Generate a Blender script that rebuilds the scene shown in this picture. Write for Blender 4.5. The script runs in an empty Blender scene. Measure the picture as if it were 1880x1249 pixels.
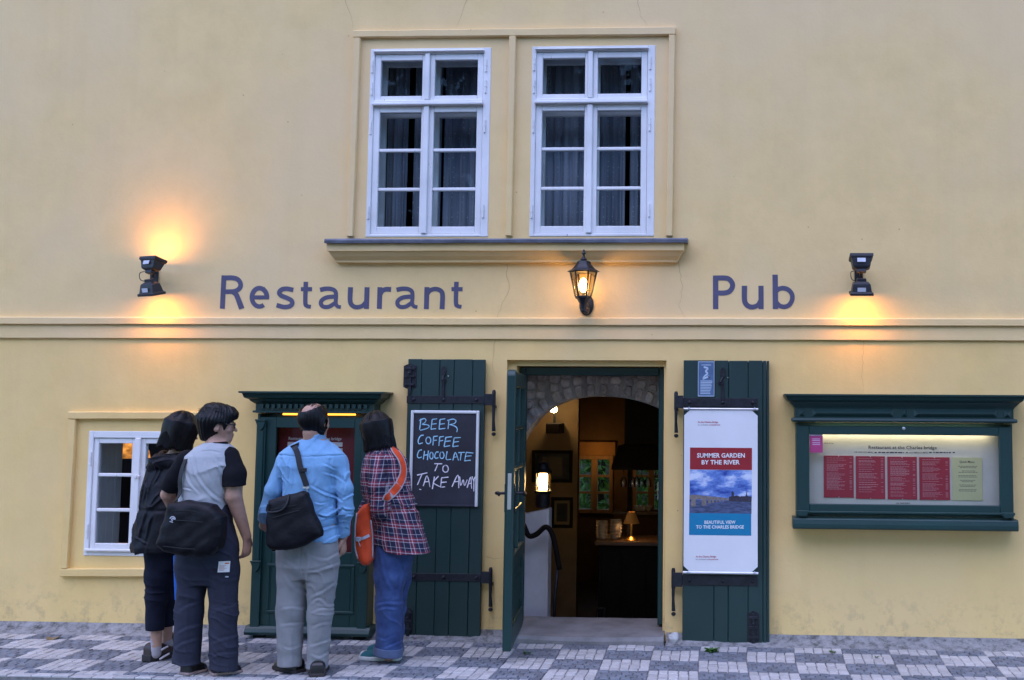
import bpy, bmesh, math, random
import numpy as np
from mathutils import Vector, Matrix, noise as mnoise

random.seed(7)
rng = np.random.default_rng(7)
R = math.radians
scene = bpy.context.scene
col = scene.collection

# ------------------------------------------------------------------ camera
F_PX, PPX, PPY = 2176.0, 1225.335, 571.703          # focal length and principal point (photo pixels)
PITCH, YAW, ROLL = 0.08594, 0.05984, 0.00636
CAM = Vector((0.0, -8.5, 1.6))
RCAM = Matrix.Rotation(YAW, 3, 'Z') @ Matrix.Rotation(math.pi / 2 + PITCH, 3, 'X') @ Matrix.Rotation(ROLL, 3, 'Z')
cd = bpy.data.cameras.new('camera')
cam = bpy.data.objects.new('camera', cd)
col.objects.link(cam)
cam.matrix_world = Matrix.Translation(CAM) @ RCAM.to_4x4()
cd.sensor_fit = 'HORIZONTAL'
cd.sensor_width = 36.0
cd.lens = 36.0 * F_PX / 1880.0
cd.shift_x = -(PPX - 940.0) / 1880.0
cd.shift_y = (PPY - 624.5) / 1880.0
cd.clip_end = 500
scene.camera = cam

# ------------------------------------------------------------------ world, sun, exposure
SUN_EL, SUN_AZ = 62.0, 200.0     # degrees; azimuth of the sun measured from +Y clockwise
wd = bpy.data.worlds.new('World')
scene.world = wd
wd.use_nodes = True
wn = wd.node_tree
sky = wn.nodes.new('ShaderNodeTexSky')
sky.sky_type = 'NISHITA'
sky.sun_disc = False
sky.sun_elevation = R(SUN_EL)
sky.sun_rotation = R(SUN_AZ)
sky.air_density = 1.0
sky.dust_density = 0.3
sky.ozone_density = 10.0
bg = wn.nodes['Background']
bg.inputs['Strength'].default_value = 0.15
wn.links.new(sky.outputs[0], bg.inputs[0])
sl = bpy.data.lights.new('sun', 'SUN')
sl.energy = 0.85
sl.angle = R(75)
sl.color = (0.87, 0.76, 1.0)
so = bpy.data.objects.new('sun', sl)
col.objects.link(so)
az = R(SUN_AZ)
sd = Vector((math.sin(az) * math.cos(R(SUN_EL)), math.cos(az) * math.cos(R(SUN_EL)), math.sin(R(SUN_EL))))
so.rotation_euler = sd.to_track_quat('Z', 'Y').to_euler()
so.location = (0, -6, 12)
scene.view_settings.view_transform = 'Standard'
scene.view_settings.look = 'None'
scene.view_settings.exposure = 1.5
scene.view_settings.gamma = 1.0
scene.cycles.use_denoising = True
scene.cycles.max_bounces = 8
scene.cycles.transparent_max_bounces = 16
scene.cycles.caustics_reflective = False
scene.cycles.caustics_refractive = False
scene.cycles.sample_clamp_indirect = 4.0

# ------------------------------------------------------------------ measuring helpers
def ray(px, py):
    return RCAM @ Vector(((px - PPX) / F_PX, -(py - PPY) / F_PX, -1.0))
def P(px, py, y=0.0):
    """point of the place that the photograph shows at a pixel, at depth y (wall plane is y = 0)"""
    d = ray(px, py)
    t = (y - CAM.y) / d.y
    return CAM + d * t
def W(px, py, y=0.0):
    p = P(px, py, y)
    return p.x, p.z
def RQ(tl, tr, br, bl, y=0.0):
    a, b, c, d = [W(*q, y) for q in (tl, tr, br, bl)]
    return (a[0] + d[0]) / 2, (b[0] + c[0]) / 2, (c[1] + d[1]) / 2, (a[1] + b[1]) / 2
def RB(x0, y0, x1, y1, y=0.0):
    return RQ((x0, y0), (x1, y0), (x1, y1), (x0, y1), y)

# ------------------------------------------------------------------ materials
def S(r, g, b):
    f = lambda c: (c / 255 / 12.92) if c / 255 <= 0.04045 else ((c / 255 + 0.055) / 1.055) ** 2.4
    return (f(r), f(g), f(b))
MATS = {}
class NT:
    def __init__(s, name):
        s.m = bpy.data.materials.new(name); s.m.use_nodes = True
        s.t = s.m.node_tree; s.n = s.t.nodes; s.b = s.n['Principled BSDF']
    def new(s, typ, **kw):
        n = s.n.new(typ)
        for k, v in kw.items():
            if k in n.inputs.keys() if hasattr(n.inputs, 'keys') else False: n.inputs[k].default_value = v
            else: setattr(n, k, v)
        return n
    def link(s, a, b): s.t.links.new(a, b)
    def coord(s, kind='Object', scale=None):
        c = s.new('ShaderNodeTexCoord')
        out = c.outputs[kind]
        if scale is not None:
            m = s.new('ShaderNodeMapping'); m.inputs['Scale'].default_value = scale
            s.link(out, m.inputs[0]); out = m.outputs[0]
        return out
    def noise(s, scale, detail=4, rough=0.55, vec=None):
        n = s.new('ShaderNodeTexNoise'); n.inputs['Scale'].default_value = scale
        n.inputs['Detail'].default_value = detail; n.inputs['Roughness'].default_value = rough
        if vec is not None: s.link(vec, n.inputs['Vector'])
        return n
    def ramp(s, fac, stops):
        r = s.new('ShaderNodeValToRGB')
        e = r.color_ramp.elements
        while len(e) < len(stops): e.new(0.5)
        for i, (p, c) in enumerate(stops):
            e[i].position = p; e[i].color = (*c, 1) if len(c) == 3 else c
        s.link(fac, r.inputs[0]); return r.outputs[0]
    def mix(s, fac, a, b, mode='MIX'):
        m = s.new('ShaderNodeMix'); m.data_type = 'RGBA'; m.blend_type = mode
        if isinstance(fac, (int, float)): m.inputs[0].default_value = fac
        else: s.link(fac, m.inputs[0])
        for i, v in ((6, a), (7, b)):
            if isinstance(v, tuple): m.inputs[i].default_value = (*v, 1)
            else: s.link(v, m.inputs[i])
        return m.outputs[2]
    def math(s, op, a, b=0.0):
        m = s.new('ShaderNodeMath', operation=op)
        for i, v in ((0, a), (1, b)):
            if isinstance(v, (int, float)): m.inputs[i].default_value = v
            else: s.link(v, m.inputs[i])
        return m.outputs[0]
    def bump(s, h, strength, dist=0.01):
        b = s.new('ShaderNodeBump'); b.inputs['Strength'].default_value = strength; b.inputs['Distance'].default_value = dist
        s.link(h, b.inputs['Height'])
        s.link(b.outputs[0], s.b.inputs['Normal']); return b
    def base(s, c):
        if isinstance(c, tuple): s.b.inputs['Base Color'].default_value = (*c, 1)
        else: s.link(c, s.b.inputs['Base Color'])

def simple(name, c, rough=0.6, metal=0.0, var=0.25, vscale=6.0, bump=0.0, bscale=60.0, spec=0.5, stretch=None, bdist=0.004):
    """painted / plain stuff with mottled colour and fine relief"""
    if name in MATS: return MATS[name]
    t = NT(name)
    v = t.coord('Object', stretch)
    n = t.noise(vscale, 5, 0.6, v)
    a = tuple(max(0, x * (1 - var)) for x in c); b = tuple(min(1, x * (1 + var)) for x in c)
    t.base(t.ramp(n.outputs['Fac'], [(0.3, a), (0.7, b)]))
    t.b.inputs['Roughness'].default_value = rough
    t.b.inputs['Metallic'].default_value = metal
    t.b.inputs['Specular IOR Level'].default_value = spec
    if bump:
        n2 = t.noise(bscale, 4, 0.6, v)
        t.bump(n2.outputs['Fac'], bump, bdist)
    MATS[name] = t.m
    return t.m

def emit(name, c, strength):
    if name in MATS: return MATS[name]
    t = NT(name)
    t.base(c)
    t.b.inputs['Emission Color'].default_value = (*c, 1)
    t.b.inputs['Emission Strength'].default_value = strength
    MATS[name] = t.m
    return t.m

def glass_mat(name, tint=(0.9, 0.95, 0.97), refl=1.0, wob=0.0):
    if name in MATS: return MATS[name]
    t = NT(name)
    t.n.remove(t.b)
    tr = t.new('ShaderNodeBsdfTransparent'); tr.inputs[0].default_value = (*tint, 1)
    gl = t.new('ShaderNodeBsdfGlossy'); gl.inputs['Roughness'].default_value = 0.015
    fr = t.new('ShaderNodeFresnel'); fr.inputs[0].default_value = 1.5
    f = t.math('MULTIPLY', fr.outputs[0], refl)
    mx = t.new('ShaderNodeMixShader')
    if wob:
        n = t.noise(3.0, 2, 0.5, t.coord('Object'))
        b = t.new('ShaderNodeBump'); b.inputs['Strength'].default_value = wob; b.inputs['Distance'].default_value = 0.02
        t.link(n.outputs['Fac'], b.inputs['Height']); t.link(b.outputs[0], gl.inputs['Normal'])
    t.link(f, mx.inputs[0]); t.link(tr.outputs[0], mx.inputs[1]); t.link(gl.outputs[0], mx.inputs[2])
    t.link(mx.outputs[0], t.n['Material Output'].inputs[0])
    MATS[name] = t.m
    return t.m

def plaster(name, c):
    t = NT(name)
    v = t.coord('Object')
    big = t.noise(0.55, 4, 0.6, v)
    mid = t.noise(3.5, 6, 0.65, v)
    fine = t.noise(38, 5, 0.7, v)
    c0 = tuple(x * 0.87 for x in c); c1 = tuple(min(1, x * 1.06) for x in c)
    grey = (c[0] * 0.97, c[1] * 1.0, c[2] * 1.22)
    a = t.ramp(mid.outputs['Fac'], [(0.32, c0), (0.68, c1)])
    a = t.mix(0.55, c, a)
    a = t.mix(t.ramp(big.outputs['Fac'], [(0.42, (0, 0, 0)), (0.62, (0.7, 0.7, 0.7))]), a, grey)
    # vertical rain streaks and pits
    st = t.noise(1.0, 5, 0.6, t.coord('Object', (5.0, 5.0, 0.35)))
    a = t.mix(t.ramp(st.outputs['Fac'], [(0.52, (0, 0, 0)), (0.75, (0.17, 0.17, 0.17))]), a, tuple(x * 0.78 for x in c))
    # the ground storey is slightly yellower than the wall above the string course
    sp0 = t.new('ShaderNodeSeparateXYZ'); t.link(v, sp0.inputs[0])
    a = t.mix(t.math('LESS_THAN', sp0.outputs['Z'], 2.126), a, t.mix(1.0, a, (0.99, 0.97, 0.83), 'MULTIPLY'))
    # grime with a shape of its own, splashed up from the pavement
    sep = t.new('ShaderNodeSeparateXYZ'); t.link(v, sep.inputs[0])
    low = t.ramp(sep.outputs['Z'], [(0.0, (1, 1, 1)), (0.42, (0, 0, 0))])
    gn = t.noise(9, 6, 0.75, v)
    gm = t.mix(1.0, low, t.ramp(gn.outputs['Fac'], [(0.5, (0, 0, 0)), (0.66, (0.75, 0.75, 0.75))]), 'MULTIPLY')
    a = t.mix(gm, a, (c[0] * 0.5, c[1] * 0.5, c[2] * 0.62))
    pit = t.new('ShaderNodeTexVoronoi'); pit.inputs['Scale'].default_value = 5.0; t.link(v, pit.inputs['Vector'])
    pm = t.ramp(pit.outputs['Distance'], [(0.018, (0.75, 0.75, 0.75)), (0.03, (0, 0, 0))])
    a = t.mix(pm, a, tuple(x * 0.45 for x in c))
    t.base(a)
    t.b.inputs['Roughness'].default_value = 0.92
    t.b.inputs['Specular IOR Level'].default_value = 0.2
    h = t.math('ADD', t.math('MULTIPLY', mid.outputs['Fac'], 1.3), t.math('MULTIPLY', fine.outputs['Fac'], 0.28))
    t.bump(h, 0.30, 0.012)
    return t.m

def chipped(name, c, under, rough=0.45, amt=0.66, stretch=(9, 9, 2.0), bump=0.2):
    """old oil paint with chips and brush marks"""
    t = NT(name)
    v = t.coord('Object')
    n = t.noise(2.2, 8, 0.72, t.coord('Object', stretch))
    n2 = t.noise(1.7, 4, 0.6, v)
    a = t.ramp(n2.outputs['Fac'], [(0.3, tuple(x * 0.82 for x in c)), (0.7, tuple(min(1, x * 1.08) for x in c))])
    k = t.ramp(n.outputs['Fac'], [(amt, (0, 0, 0)), (amt + 0.025, (1, 1, 1))])
    t.base(t.mix(k, a, under))
    t.b.inputs['Roughness'].default_value = rough
    g = t.noise(1.0, 4, 0.6, t.coord('Object', (70, 70, 3)))
    h = t.math('SUBTRACT', t.math('MULTIPLY', g.outputs['Fac'], 0.4), t.math('MULTIPLY', k, 0.6))
    t.bump(h, bump, 0.003)
    return t.m

def cloth(name, c, var=0.18, weave=420, bump=0.25, rough=0.9, fold=9.0, foldb=0.0, c2=None):
    t = NT(name)
    v = t.coord('Object')
    n = t.noise(fold, 5, 0.6, v)
    fn = t.noise(weave, 2, 0.6, v)
    a = t.ramp(n.outputs['Fac'], [(0.3, tuple(x * (1 - var) for x in c)), (0.7, c2 or tuple(min(1, x * (1 + var)) for x in c))])
    a = t.mix(t.math('MULTIPLY', fn.outputs['Fac'], 0.35), a, tuple(x * 0.6 for x in c))
    t.base(a)
    t.b.inputs['Roughness'].default_value = rough
    t.b.inputs['Specular IOR Level'].default_value = 0.25
    t.b.inputs['Sheen Weight'].default_value = 0.1 if max(c) > 0.1 else 0.0
    wr = t.noise(fold * 0.6, 2, 0.45, v); wr.inputs['Distortion'].default_value = 1.6
    rg = t.math('POWER', t.math('SUBTRACT', 1.0, t.math('ABSOLUTE', t.math('SUBTRACT', t.math('MULTIPLY', wr.outputs['Fac'], 4.0), 2.0))), 2.0)
    h = t.math('ADD', t.math('MULTIPLY', rg, foldb * 0.12), t.math('MULTIPLY', fn.outputs['Fac'], 0.12))
    t.bump(h, bump, 0.009)
    MATS[name] = t.m
    return t.m

YEL = (0.84, 0.60, 0.275)
M = {}
M['wall'] = plaster('yellow_plaster', YEL)
M['trim'] = plaster('yellow_trim_plaster', (0.82, 0.59, 0.275))
M['white'] = chipped('white_window_paint', (0.80, 0.79, 0.78), (0.30, 0.27, 0.24), 0.4, 0.655)
M['white_in'] = simple('white_inner_paint', (0.74, 0.74, 0.74), 0.6, var=0.08)
M['glass'] = glass_mat('window_glass', (0.86, 0.92, 0.92), 0.5, 0.05)
M['sill'] = simple('sheet_metal_sill', (0.10, 0.11, 0.14), 0.45, 0.3, 0.3, 8, 0.15)
M['green'] = chipped('dark_green_paint', (0.0045, 0.036, 0.033), (0.14, 0.15, 0.14), 0.42, 0.71)
M['greenp'] = chipped('green_plank_paint', (0.009, 0.034, 0.031), (0.13, 0.14, 0.13), 0.5, 0.715)
M['iron'] = simple('black_iron', (0.018, 0.019, 0.026), 0.5, 0.4, 0.4, 30, 0.25, 90)
M['letter'] = simple('blue_letter_paint', (0.082, 0.078, 0.138), 0.7, 0, 0.12, 5)
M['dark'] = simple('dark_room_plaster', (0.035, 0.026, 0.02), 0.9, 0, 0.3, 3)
M['black'] = simple('black_wood', (0.008, 0.006, 0.005), 0.7, 0, 0.3, 8, spec=0.15)
M['steel'] = simple('bright_steel', (0.6, 0.6, 0.62), 0.3, 0.9, 0.1)

# ------------------------------------------------------------------ mesh building
class MB:
    def __init__(s): s.v = []; s.f = []
    def add(s, vs, fs):
        o = len(s.v); s.v += [tuple(v) for v in vs]; s.f += [tuple(i + o for i in f) for f in fs]; return s
    def box(s, x0, x1, y0, y1, z0, z1):
        if x0 > x1: x0, x1 = x1, x0
        if y0 > y1: y0, y1 = y1, y0
        if z0 > z1: z0, z1 = z1, z0
        return s.add([(x0,y0,z0),(x1,y0,z0),(x1,y1,z0),(x0,y1,z0),(x0,y0,z1),(x1,y0,z1),(x1,y1,z1),(x0,y1,z1)],
                     [(0,3,2,1),(4,5,6,7),(0,1,5,4),(1,2,6,5),(2,3,7,6),(3,0,4,7)])
    def obox(s, m, x0, x1, y0, y1, z0, z1):
        t = MB().box(x0, x1, y0, y1, z0, z1)
        return s.add([m @ Vector(v) for v in t.v], t.f)
    def quad(s, a, b, c, d): return s.add([a, b, c, d], [(0, 1, 2, 3)])
    def poly(s, pts): return s.add(pts, [tuple(range(len(pts)))])
    def prism(s, pts, off):
        """closed polygon pts extruded by vector off"""
        n = len(pts); o = Vector(off)
        vs = [Vector(p) for p in pts] + [Vector(p) + o for p in pts]
        fs = [tuple(range(n)), tuple(range(2 * n - 1, n - 1, -1))] + [(i, i + n, (i + 1) % n + n, (i + 1) % n) for i in range(n)]
        return s.add(vs, fs)
    def lathe(s, prof, c=(0, 0, 0), seg=20, axis='Z', m=None, cap=True):
        vs = []; fs = []
        n = len(prof)
        for r, h in prof:
            for k in range(seg):
                a = 2 * math.pi * k / seg
                p = Vector((r * math.cos(a), r * math.sin(a), h))
                if axis == 'Y': p = Vector((p.x, p.z, p.y))
                if axis == 'X': p = Vector((p.z, p.x, p.y))
                if m is not None: p = m @ p
                vs.append(p + Vector(c))
        for i in range(n - 1):
            for k in range(seg):
                k2 = (k + 1) % seg
                fs.append((i*seg+k, i*seg+k2, (i+1)*seg+k2, (i+1)*seg+k))
        if cap:
            fs.append(tuple(range(seg - 1, -1, -1))); fs.append(tuple(range((n-1)*seg, n*seg)))
        return s.add(vs, fs)
    def tube(s, pts, r, seg=10, flat=None):
        pts = [Vector(p) for p in pts]
        rs = r if isinstance(r, (list, tuple)) else [r] * len(pts)
        vs = []; fs = []
        up = None
        for i, p in enumerate(pts):
            t = (pts[min(i+1, len(pts)-1)] - pts[max(i-1, 0)]).normalized()
            if up is None:
                up = Vector((0, 0, 1)) if abs(t.z) < 0.9 else Vector((0, 1, 0))
            u = (up - t * up.dot(t)).normalized(); w = t.cross(u); up = u
            for k in range(seg):
                a = 2 * math.pi * k / seg
                vs.append(p + (u * math.cos(a) + w * math.sin(a)) * rs[i])
        n = len(pts)
        for i in range(n - 1):
            for k in range(seg):
                k2 = (k + 1) % seg
                fs.append((i*seg+k, i*seg+k2, (i+1)*seg+k2, (i+1)*seg+k))
        fs.append(tuple(range(seg - 1, -1, -1))); fs.append(tuple(range((n-1)*seg, n*seg)))
        return s.add(vs, fs)
    def build(s, name, mat, parent=None, bevel=0.0, smooth=False, seg=1, jitter=0.0):
        return mesh_obj(name, s.v, s.f, mat, parent, bevel, smooth, seg, jitter)

def root_loc(o):
    v = Vector((0, 0, 0))
    while o is not None:
        v = v + o.location; o = o.parent
    return v

def mesh_obj(name, vs, fs, mat, parent=None, bevel=0.0, smooth=False, seg=1, jitter=0.0):
    me = bpy.data.meshes.new(name)
    off = root_loc(parent)
    me.from_pydata([tuple(Vector(v) - off) for v in vs], [], fs)
    if bevel or jitter:
        bm = bmesh.new(); bm.from_mesh(me)
        if bevel:
            bmesh.ops.recalc_face_normals(bm, faces=bm.faces)
            bmesh.ops.bevel(bm, geom=[e for e in bm.edges if len(e.link_faces) == 2 and e.calc_face_angle(0) > 0.5], offset=bevel, segments=seg, profile=0.6, affect='EDGES', clamp_overlap=True)
        if jitter:
            for v in bm.verts:
                v.co += Vector((random.uniform(-1, 1), random.uniform(-1, 1), random.uniform(-1, 1))) * jitter
        bm.to_mesh(me); bm.free()
    else:
        bm = bmesh.new(); bm.from_mesh(me); bmesh.ops.recalc_face_normals(bm, faces=bm.faces); bm.to_mesh(me); bm.free()
    if smooth:
        me.shade_smooth() if hasattr(me, 'shade_smooth') else None
        if smooth != True:
            try: me.set_sharp_from_angle(angle=R(smooth))
            except Exception: pass
    o = bpy.data.objects.new(name, me)
    col.objects.link(o)
    if mat is not None: me.materials.append(M[mat] if isinstance(mat, str) else mat)
    if parent is not None: o.parent = parent
    return o

def thing(name, label, cat, loc, group=None):
    o = bpy.data.objects.new(name, None)
    o.empty_display_size = 0.1
    col.objects.link(o); o.location = loc
    o['label'] = label; o['category'] = cat
    if group: o['group'] = group
    return o
def tag(o, label, cat, group=None):
    o['label'] = label; o['category'] = cat
    if group: o['group'] = group
    return o
def kind(o, k): o['kind'] = k; return o
def light(name, typ, loc, energy, color, parent=None, **kw):
    l = bpy.data.lights.new(name, typ); l.energy = energy; l.color = color
    for k, v in kw.items():
        if k not in ('rot',): setattr(l, k, v)
    o = bpy.data.objects.new(name, l); col.objects.link(o)
    off = root_loc(parent)
    o.location = Vector(loc) - off
    if 'rot' in kw: o.rotation_euler = kw['rot']
    if parent is not None: o.parent = parent
    return o

def catmull(pts, n=6, closed=False):
    pts = [Vector(p) for p in pts]
    if len(pts) < 3: return pts
    out = []
    N = len(pts)
    rngi = range(N if closed else N - 1)
    for i in rngi:
        p0 = pts[(i-1) % N] if closed or i > 0 else pts[0] * 2 - pts[1]
        p1 = pts[i]; p2 = pts[(i+1) % N]
        p3 = pts[(i+2) % N] if closed or i + 2 < N else pts[-1] * 2 - pts[-2]
        for k in range(n):
            t = k / n
            out.append(0.5 * ((2*p1) + (p2-p0)*t + (2*p0-5*p1+4*p2-p3)*t*t + (3*p1-p0-3*p2+p3)*t**3))
    out.append(pts[0].copy() if closed else pts[-1])
    return out

def ribbon(mb, pts2, width, plane, lift=0.0, w_end=None):
    """flat stroke: pts2 in some 2-D space, plane(u, v, lift) gives the 3-D point"""
    n = len(pts2)
    L = []; Rr = []
    for i, p in enumerate(pts2):
        t = (pts2[min(i+1, n-1)] - pts2[max(i-1, 0)])
        if t.length < 1e-9: t = Vector((1, 0))
        t.normalize(); nrm = Vector((-t.y, t.x))
        w = width if w_end is None else width + (w_end - width) * i / max(1, n - 1)
        L.append(p + nrm * w / 2); Rr.append(p - nrm * w / 2)
    vs = [plane(q.x, q.y, lift) for q in L] + [plane(q.x, q.y, lift) for q in Rr]
    mb.add(vs, [(i, i + 1, n + i + 1, n + i) for i in range(n - 1)])

def text_mesh(txt, mat, x, z, y, height, parent, name='lettering', align='CENTER', width=None, bold=0.0, spacing=1.0, slope=0.0):
    cu = bpy.data.curves.new(name, 'FONT')
    cu.body = txt; cu.size = 1.0; cu.align_x = align; cu.offset = bold; cu.resolution_u = 2; cu.space_character = spacing
    o = bpy.data.objects.new('tmp_text', cu); col.objects.link(o)
    dg = bpy.context.evaluated_depsgraph_get(); dg.update()
    me = bpy.data.meshes.new_from_object(o.evaluated_get(dg))
    vs = [v.co.copy() for v in me.vertices]; fs = [tuple(p.vertices) for p in me.polygons]
    bpy.data.objects.remove(o); bpy.data.curves.remove(cu); bpy.data.meshes.remove(me)
    cap = 0.729
    s = height / cap
    xs = [v.x for v in vs]
    sx = s
    if width: sx = width / (max(xs) - min(xs))
    if align == 'CENTER' and width:
        mid = (max(xs) + min(xs)) / 2
    else: mid = 0
    vv = [(x + (v.x - mid) * sx, y, z + v.y * s + (v.x - mid) * sx * slope) for v in vs]
    return mesh_obj(name, vv, fs, mat, parent)
# ================================================================== the ground
def asphalt():
    t = NT('asphalt'); v = t.coord('Object')
    n = t.noise(160, 3, 0.7, v); m = t.noise(2.0, 5, 0.6, v)
    a = t.ramp(n.outputs['Fac'], [(0.3, (0.03, 0.03, 0.032)), (0.75, (0.10, 0.10, 0.105))])
    t.base(t.mix(0.4, a, t.ramp(m.outputs['Fac'], [(0.3, (0.05, 0.05, 0.05)), (0.7, (0.085, 0.085, 0.085))])))
    t.b.inputs['Roughness'].default_value = 0.85
    t.bump(n.outputs['Fac'], 0.5, 0.006); return t.m
M['asphalt'] = asphalt()
PAV_Y = -1.43           # kerb line
rd_ = MB()   # one sheet with the building's footprint left open (its floor lies lower)
for (a_, b_, c_, d_) in ((-120, 120, -120, -1.4), (-120, -12, -1.4, 6.4), (7.5, 120, -1.4, 6.4), (-120, 120, 6.4, 120)):
    rd_.quad((a_, c_, -0.03), (b_, c_, -0.03), (b_, d_, -0.03), (a_, d_, -0.03))
road = rd_.build('road', 'asphalt')
kind(road, 'structure')

def stone_mat(name, c, var):
    t = NT(name); v = t.coord('Object')
    oi = t.new('ShaderNodeAttribute'); oi.attribute_name = 'tone'
    n = t.noise(35, 5, 0.7, v); big = t.noise(1.3, 3, 0.6, v)
    a = t.ramp(n.outputs['Fac'], [(0.3, tuple(x * 0.78 for x in c)), (0.7, tuple(min(1, x * 1.12) for x in c))])
    k = t.ramp(oi.outputs['Fac'], [(0.0, (1 - var,) * 3), (1.0, (1 + var * 0.6,) * 3)])
    a = t.mix(1.0, a, k, 'MULTIPLY')
    a = t.mix(t.ramp(big.outputs['Fac'], [(0.45, (0, 0, 0)), (0.7, (0.35, 0.35, 0.35))]), a, tuple(x * 0.62 for x in c))
    t.base(a); t.b.inputs['Roughness'].default_value = 0.75
    t.bump(n.outputs['Fac'], 0.35, 0.004); return t.m
M['stone_light'] = stone_mat('pale_mosaic_stone', (0.49, 0.47, 0.45), 0.18)
M['stone_dark'] = stone_mat('blue_grey_mosaic_stone', (0.175, 0.19, 0.215), 0.3)
M['joint'] = simple('sandy_joint', (0.20, 0.19, 0.18), 0.95, 0, 0.4, 25, 0.5, 120)
pav = MB().box(-14, 9, PAV_Y, 0.0, -0.08, -0.009).build('pavement', 'joint')
kind(pav, 'structure')

TILE = 0.316
X0, Y0 = -1.193, -0.322        # a corner of the chequer pattern
STONES = []                    # (light?, polygon footprint, height)
def stone_grid():
    out = []
    for i in range(-16, 13):
        for j in range(-1, 4):           # j = -1 is the cut row beside the wall
            x0 = X0 + i * TILE; y1 = Y0 - j * TILE; y0 = y1 - TILE
            lightt = ((i + j) % 2 == 0)
            if j == -1: y0 = Y0; y1 = -0.15
            y0 = max(y0, PAV_Y + 0.075)
            if y1 - y0 < 0.03: continue
            skew = lambda x, y: (x + 0.012 * math.sin(3.1 * y + x * 1.3), y + 0.010 * math.sin(1.1 * x) )
            rows = (4 if lightt else 5)
            dy = TILE / rows
            r = 0
            yy = y1
            while yy - y0 > 0.02:
                ya = max(y0, yy - dy)
                if ya - y0 < 0.02: ya = y0
                if lightt:
                    cuts = [k / 5 + (random.uniform(-0.012, 0.012) if 0 < k < 5 else 0) for k in range(6)]
                else:
                    o = (r % 2) * 0.5
                    cuts = [0.0] + [(k + o) / 5 + random.uniform(-0.025, 0.025) for k in range(0 if o else 1, 5)] + [1.0]
                for k in range(len(cuts) - 1):
                    xa = x0 + cuts[k] * TILE; xb = x0 + cuts[k + 1] * TILE
                    g = 0.0020 if lightt else 0.0026
                    q = [(xa + g, ya + g), (xb - g, ya + g), (xb - g, yy - g), (xa + g, yy - g)]
                    q = [skew(a + random.uniform(-.0022, .0022), b + random.uniform(-.0022, .0022)) for a, b in q]
                    out.append((lightt, q))
                yy = ya; r += 1
    # edging row of long pale stones along the kerb
    x = -7.0
    while x < 3.0:
        w = random.uniform(0.10, 0.17)
        out.append((True, [(x + .003, PAV_Y + .004), (x + w - .003, PAV_Y + .004), (x + w - .003, PAV_Y + .069), (x + .003, PAV_Y + .069)]))
        x += w
    return out
def px_area(q):
    """how large a stone shows: its size over its distance"""
    cx = sum(a for a, b in q) / 4; cy = sum(b for a, b in q) / 4
    d = Vector((cx, cy, 0)) - CAM
    dc = RCAM.transposed() @ d
    px = PPX + F_PX * dc.x / -dc.z; py = PPY - F_PX * dc.y / -dc.z
    if px < -5 or px > 1885 or py > 1252: return 0
    return 1.0 / d.length ** 3 * abs((q[1][0] - q[0][0]) * (q[2][1] - q[1][1]))
def stone_geo(q):
    h = random.uniform(-0.003, 0.0025)
    tl = [random.uniform(-0.0016, 0.0016) for _ in range(4)]
    b = 0.0035
    cx = sum(a for a, _ in q) / 4; cy = sum(c for _, c in q) / 4
    ins = [(a + b * (1 if a < cx else -1), c + b * (1 if c < cy else -1)) for a, c in q]
    vs = [(a, c, -0.03) for a, c in q] + [(a, c, h + t - 0.0045) for (a, c), t in zip(q, tl)] + [(a, c, h + t) for (a, c), t in zip(ins, tl)]
    fs = [(8, 9, 10, 11)]
    for k in range(4):
        k2 = (k + 1) % 4
        fs += [(k, k2, 4 + k2, 4 + k), (4 + k, 4 + k2, 8 + k2, 8 + k)]
    return vs, fs
allst = stone_grid()
random.shuffle(allst)
rank = sorted(range(len(allst)), key=lambda i: -px_area(allst[i][1]))
near = set(rank[:300])
def tone_attr(me, vals):
    at = me.attributes.new('tone', 'FLOAT', 'POINT')
    at.data.foreach_set('value', vals)
for lightt in (True, False):
    mb = MB(); tones = []
    for i, (lt, q) in enumerate(allst):
        if lt != lightt: continue
        vs, fs = stone_geo(q); tn = random.random()
        if i in near:
            o = mesh_obj('paving_stone', vs, fs, 'stone_light' if lt else 'stone_dark', pav)
            tone_attr(o.data, [tn] * len(vs))
        else:
            mb.add(vs, fs); tones += [tn] * len(vs)
    o = mb.build('paving_stones', 'stone_light' if lightt else 'stone_dark', pav)
    tone_attr(o.data, tones)
    kind(o, 'stuff')

# rough cement fillet between wall and paving
def cement():
    t = NT('rough_cement'); v = t.coord('Object')
    n = t.noise(14, 7, 0.75, v); f = t.noise(70, 4, 0.7, v)
    a = t.ramp(n.outputs['Fac'], [(0.34, (0.06, 0.055, 0.05)), (0.5, (0.24, 0.235, 0.23)), (0.7, (0.36, 0.35, 0.35))])
    t.base(a); t.b.inputs['Roughness'].default_value = 0.95
    t.bump(t.math('ADD', n.outputs['Fac'], t.math('MULTIPLY', f.outputs['Fac'], 0.4)), 0.7, 0.012); return t.m
M['cement'] = cement()
mb = MB()
nx = 190
prof = [(0.0, 0.062), (-0.022, 0.045), (-0.075, 0.016), (-0.155, -0.006)]
vs = []; fs = []
xs = np.linspace(-7, 3.5, nx)
for i, x in enumerate(xs):
    for j, (y, z) in enumerate(prof):
        k = mnoise.noise((x * 4, j * 1.7, 0)) * 0.012 + mnoise.noise((x * 14, j * 2.3, 4)) * 0.008
        gap = 0.0
        vs.append((x, y - (abs(k) if j == 0 else k * 0.9 if j < 3 else k), z + (k * 0.5 if 0 < j < 3 else 0)))
for i in range(nx - 1):
    xm = (xs[i] + xs[i + 1]) / 2
    if -1.60 < xm < -0.50: continue            # doorstep sits here
    for j in range(3):
        fs.append((i*4+j, (i+1)*4+j, (i+1)*4+j+1, i*4+j+1))
mesh_obj('cement_fillet', vs, fs, 'cement', pav, smooth=True)

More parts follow.
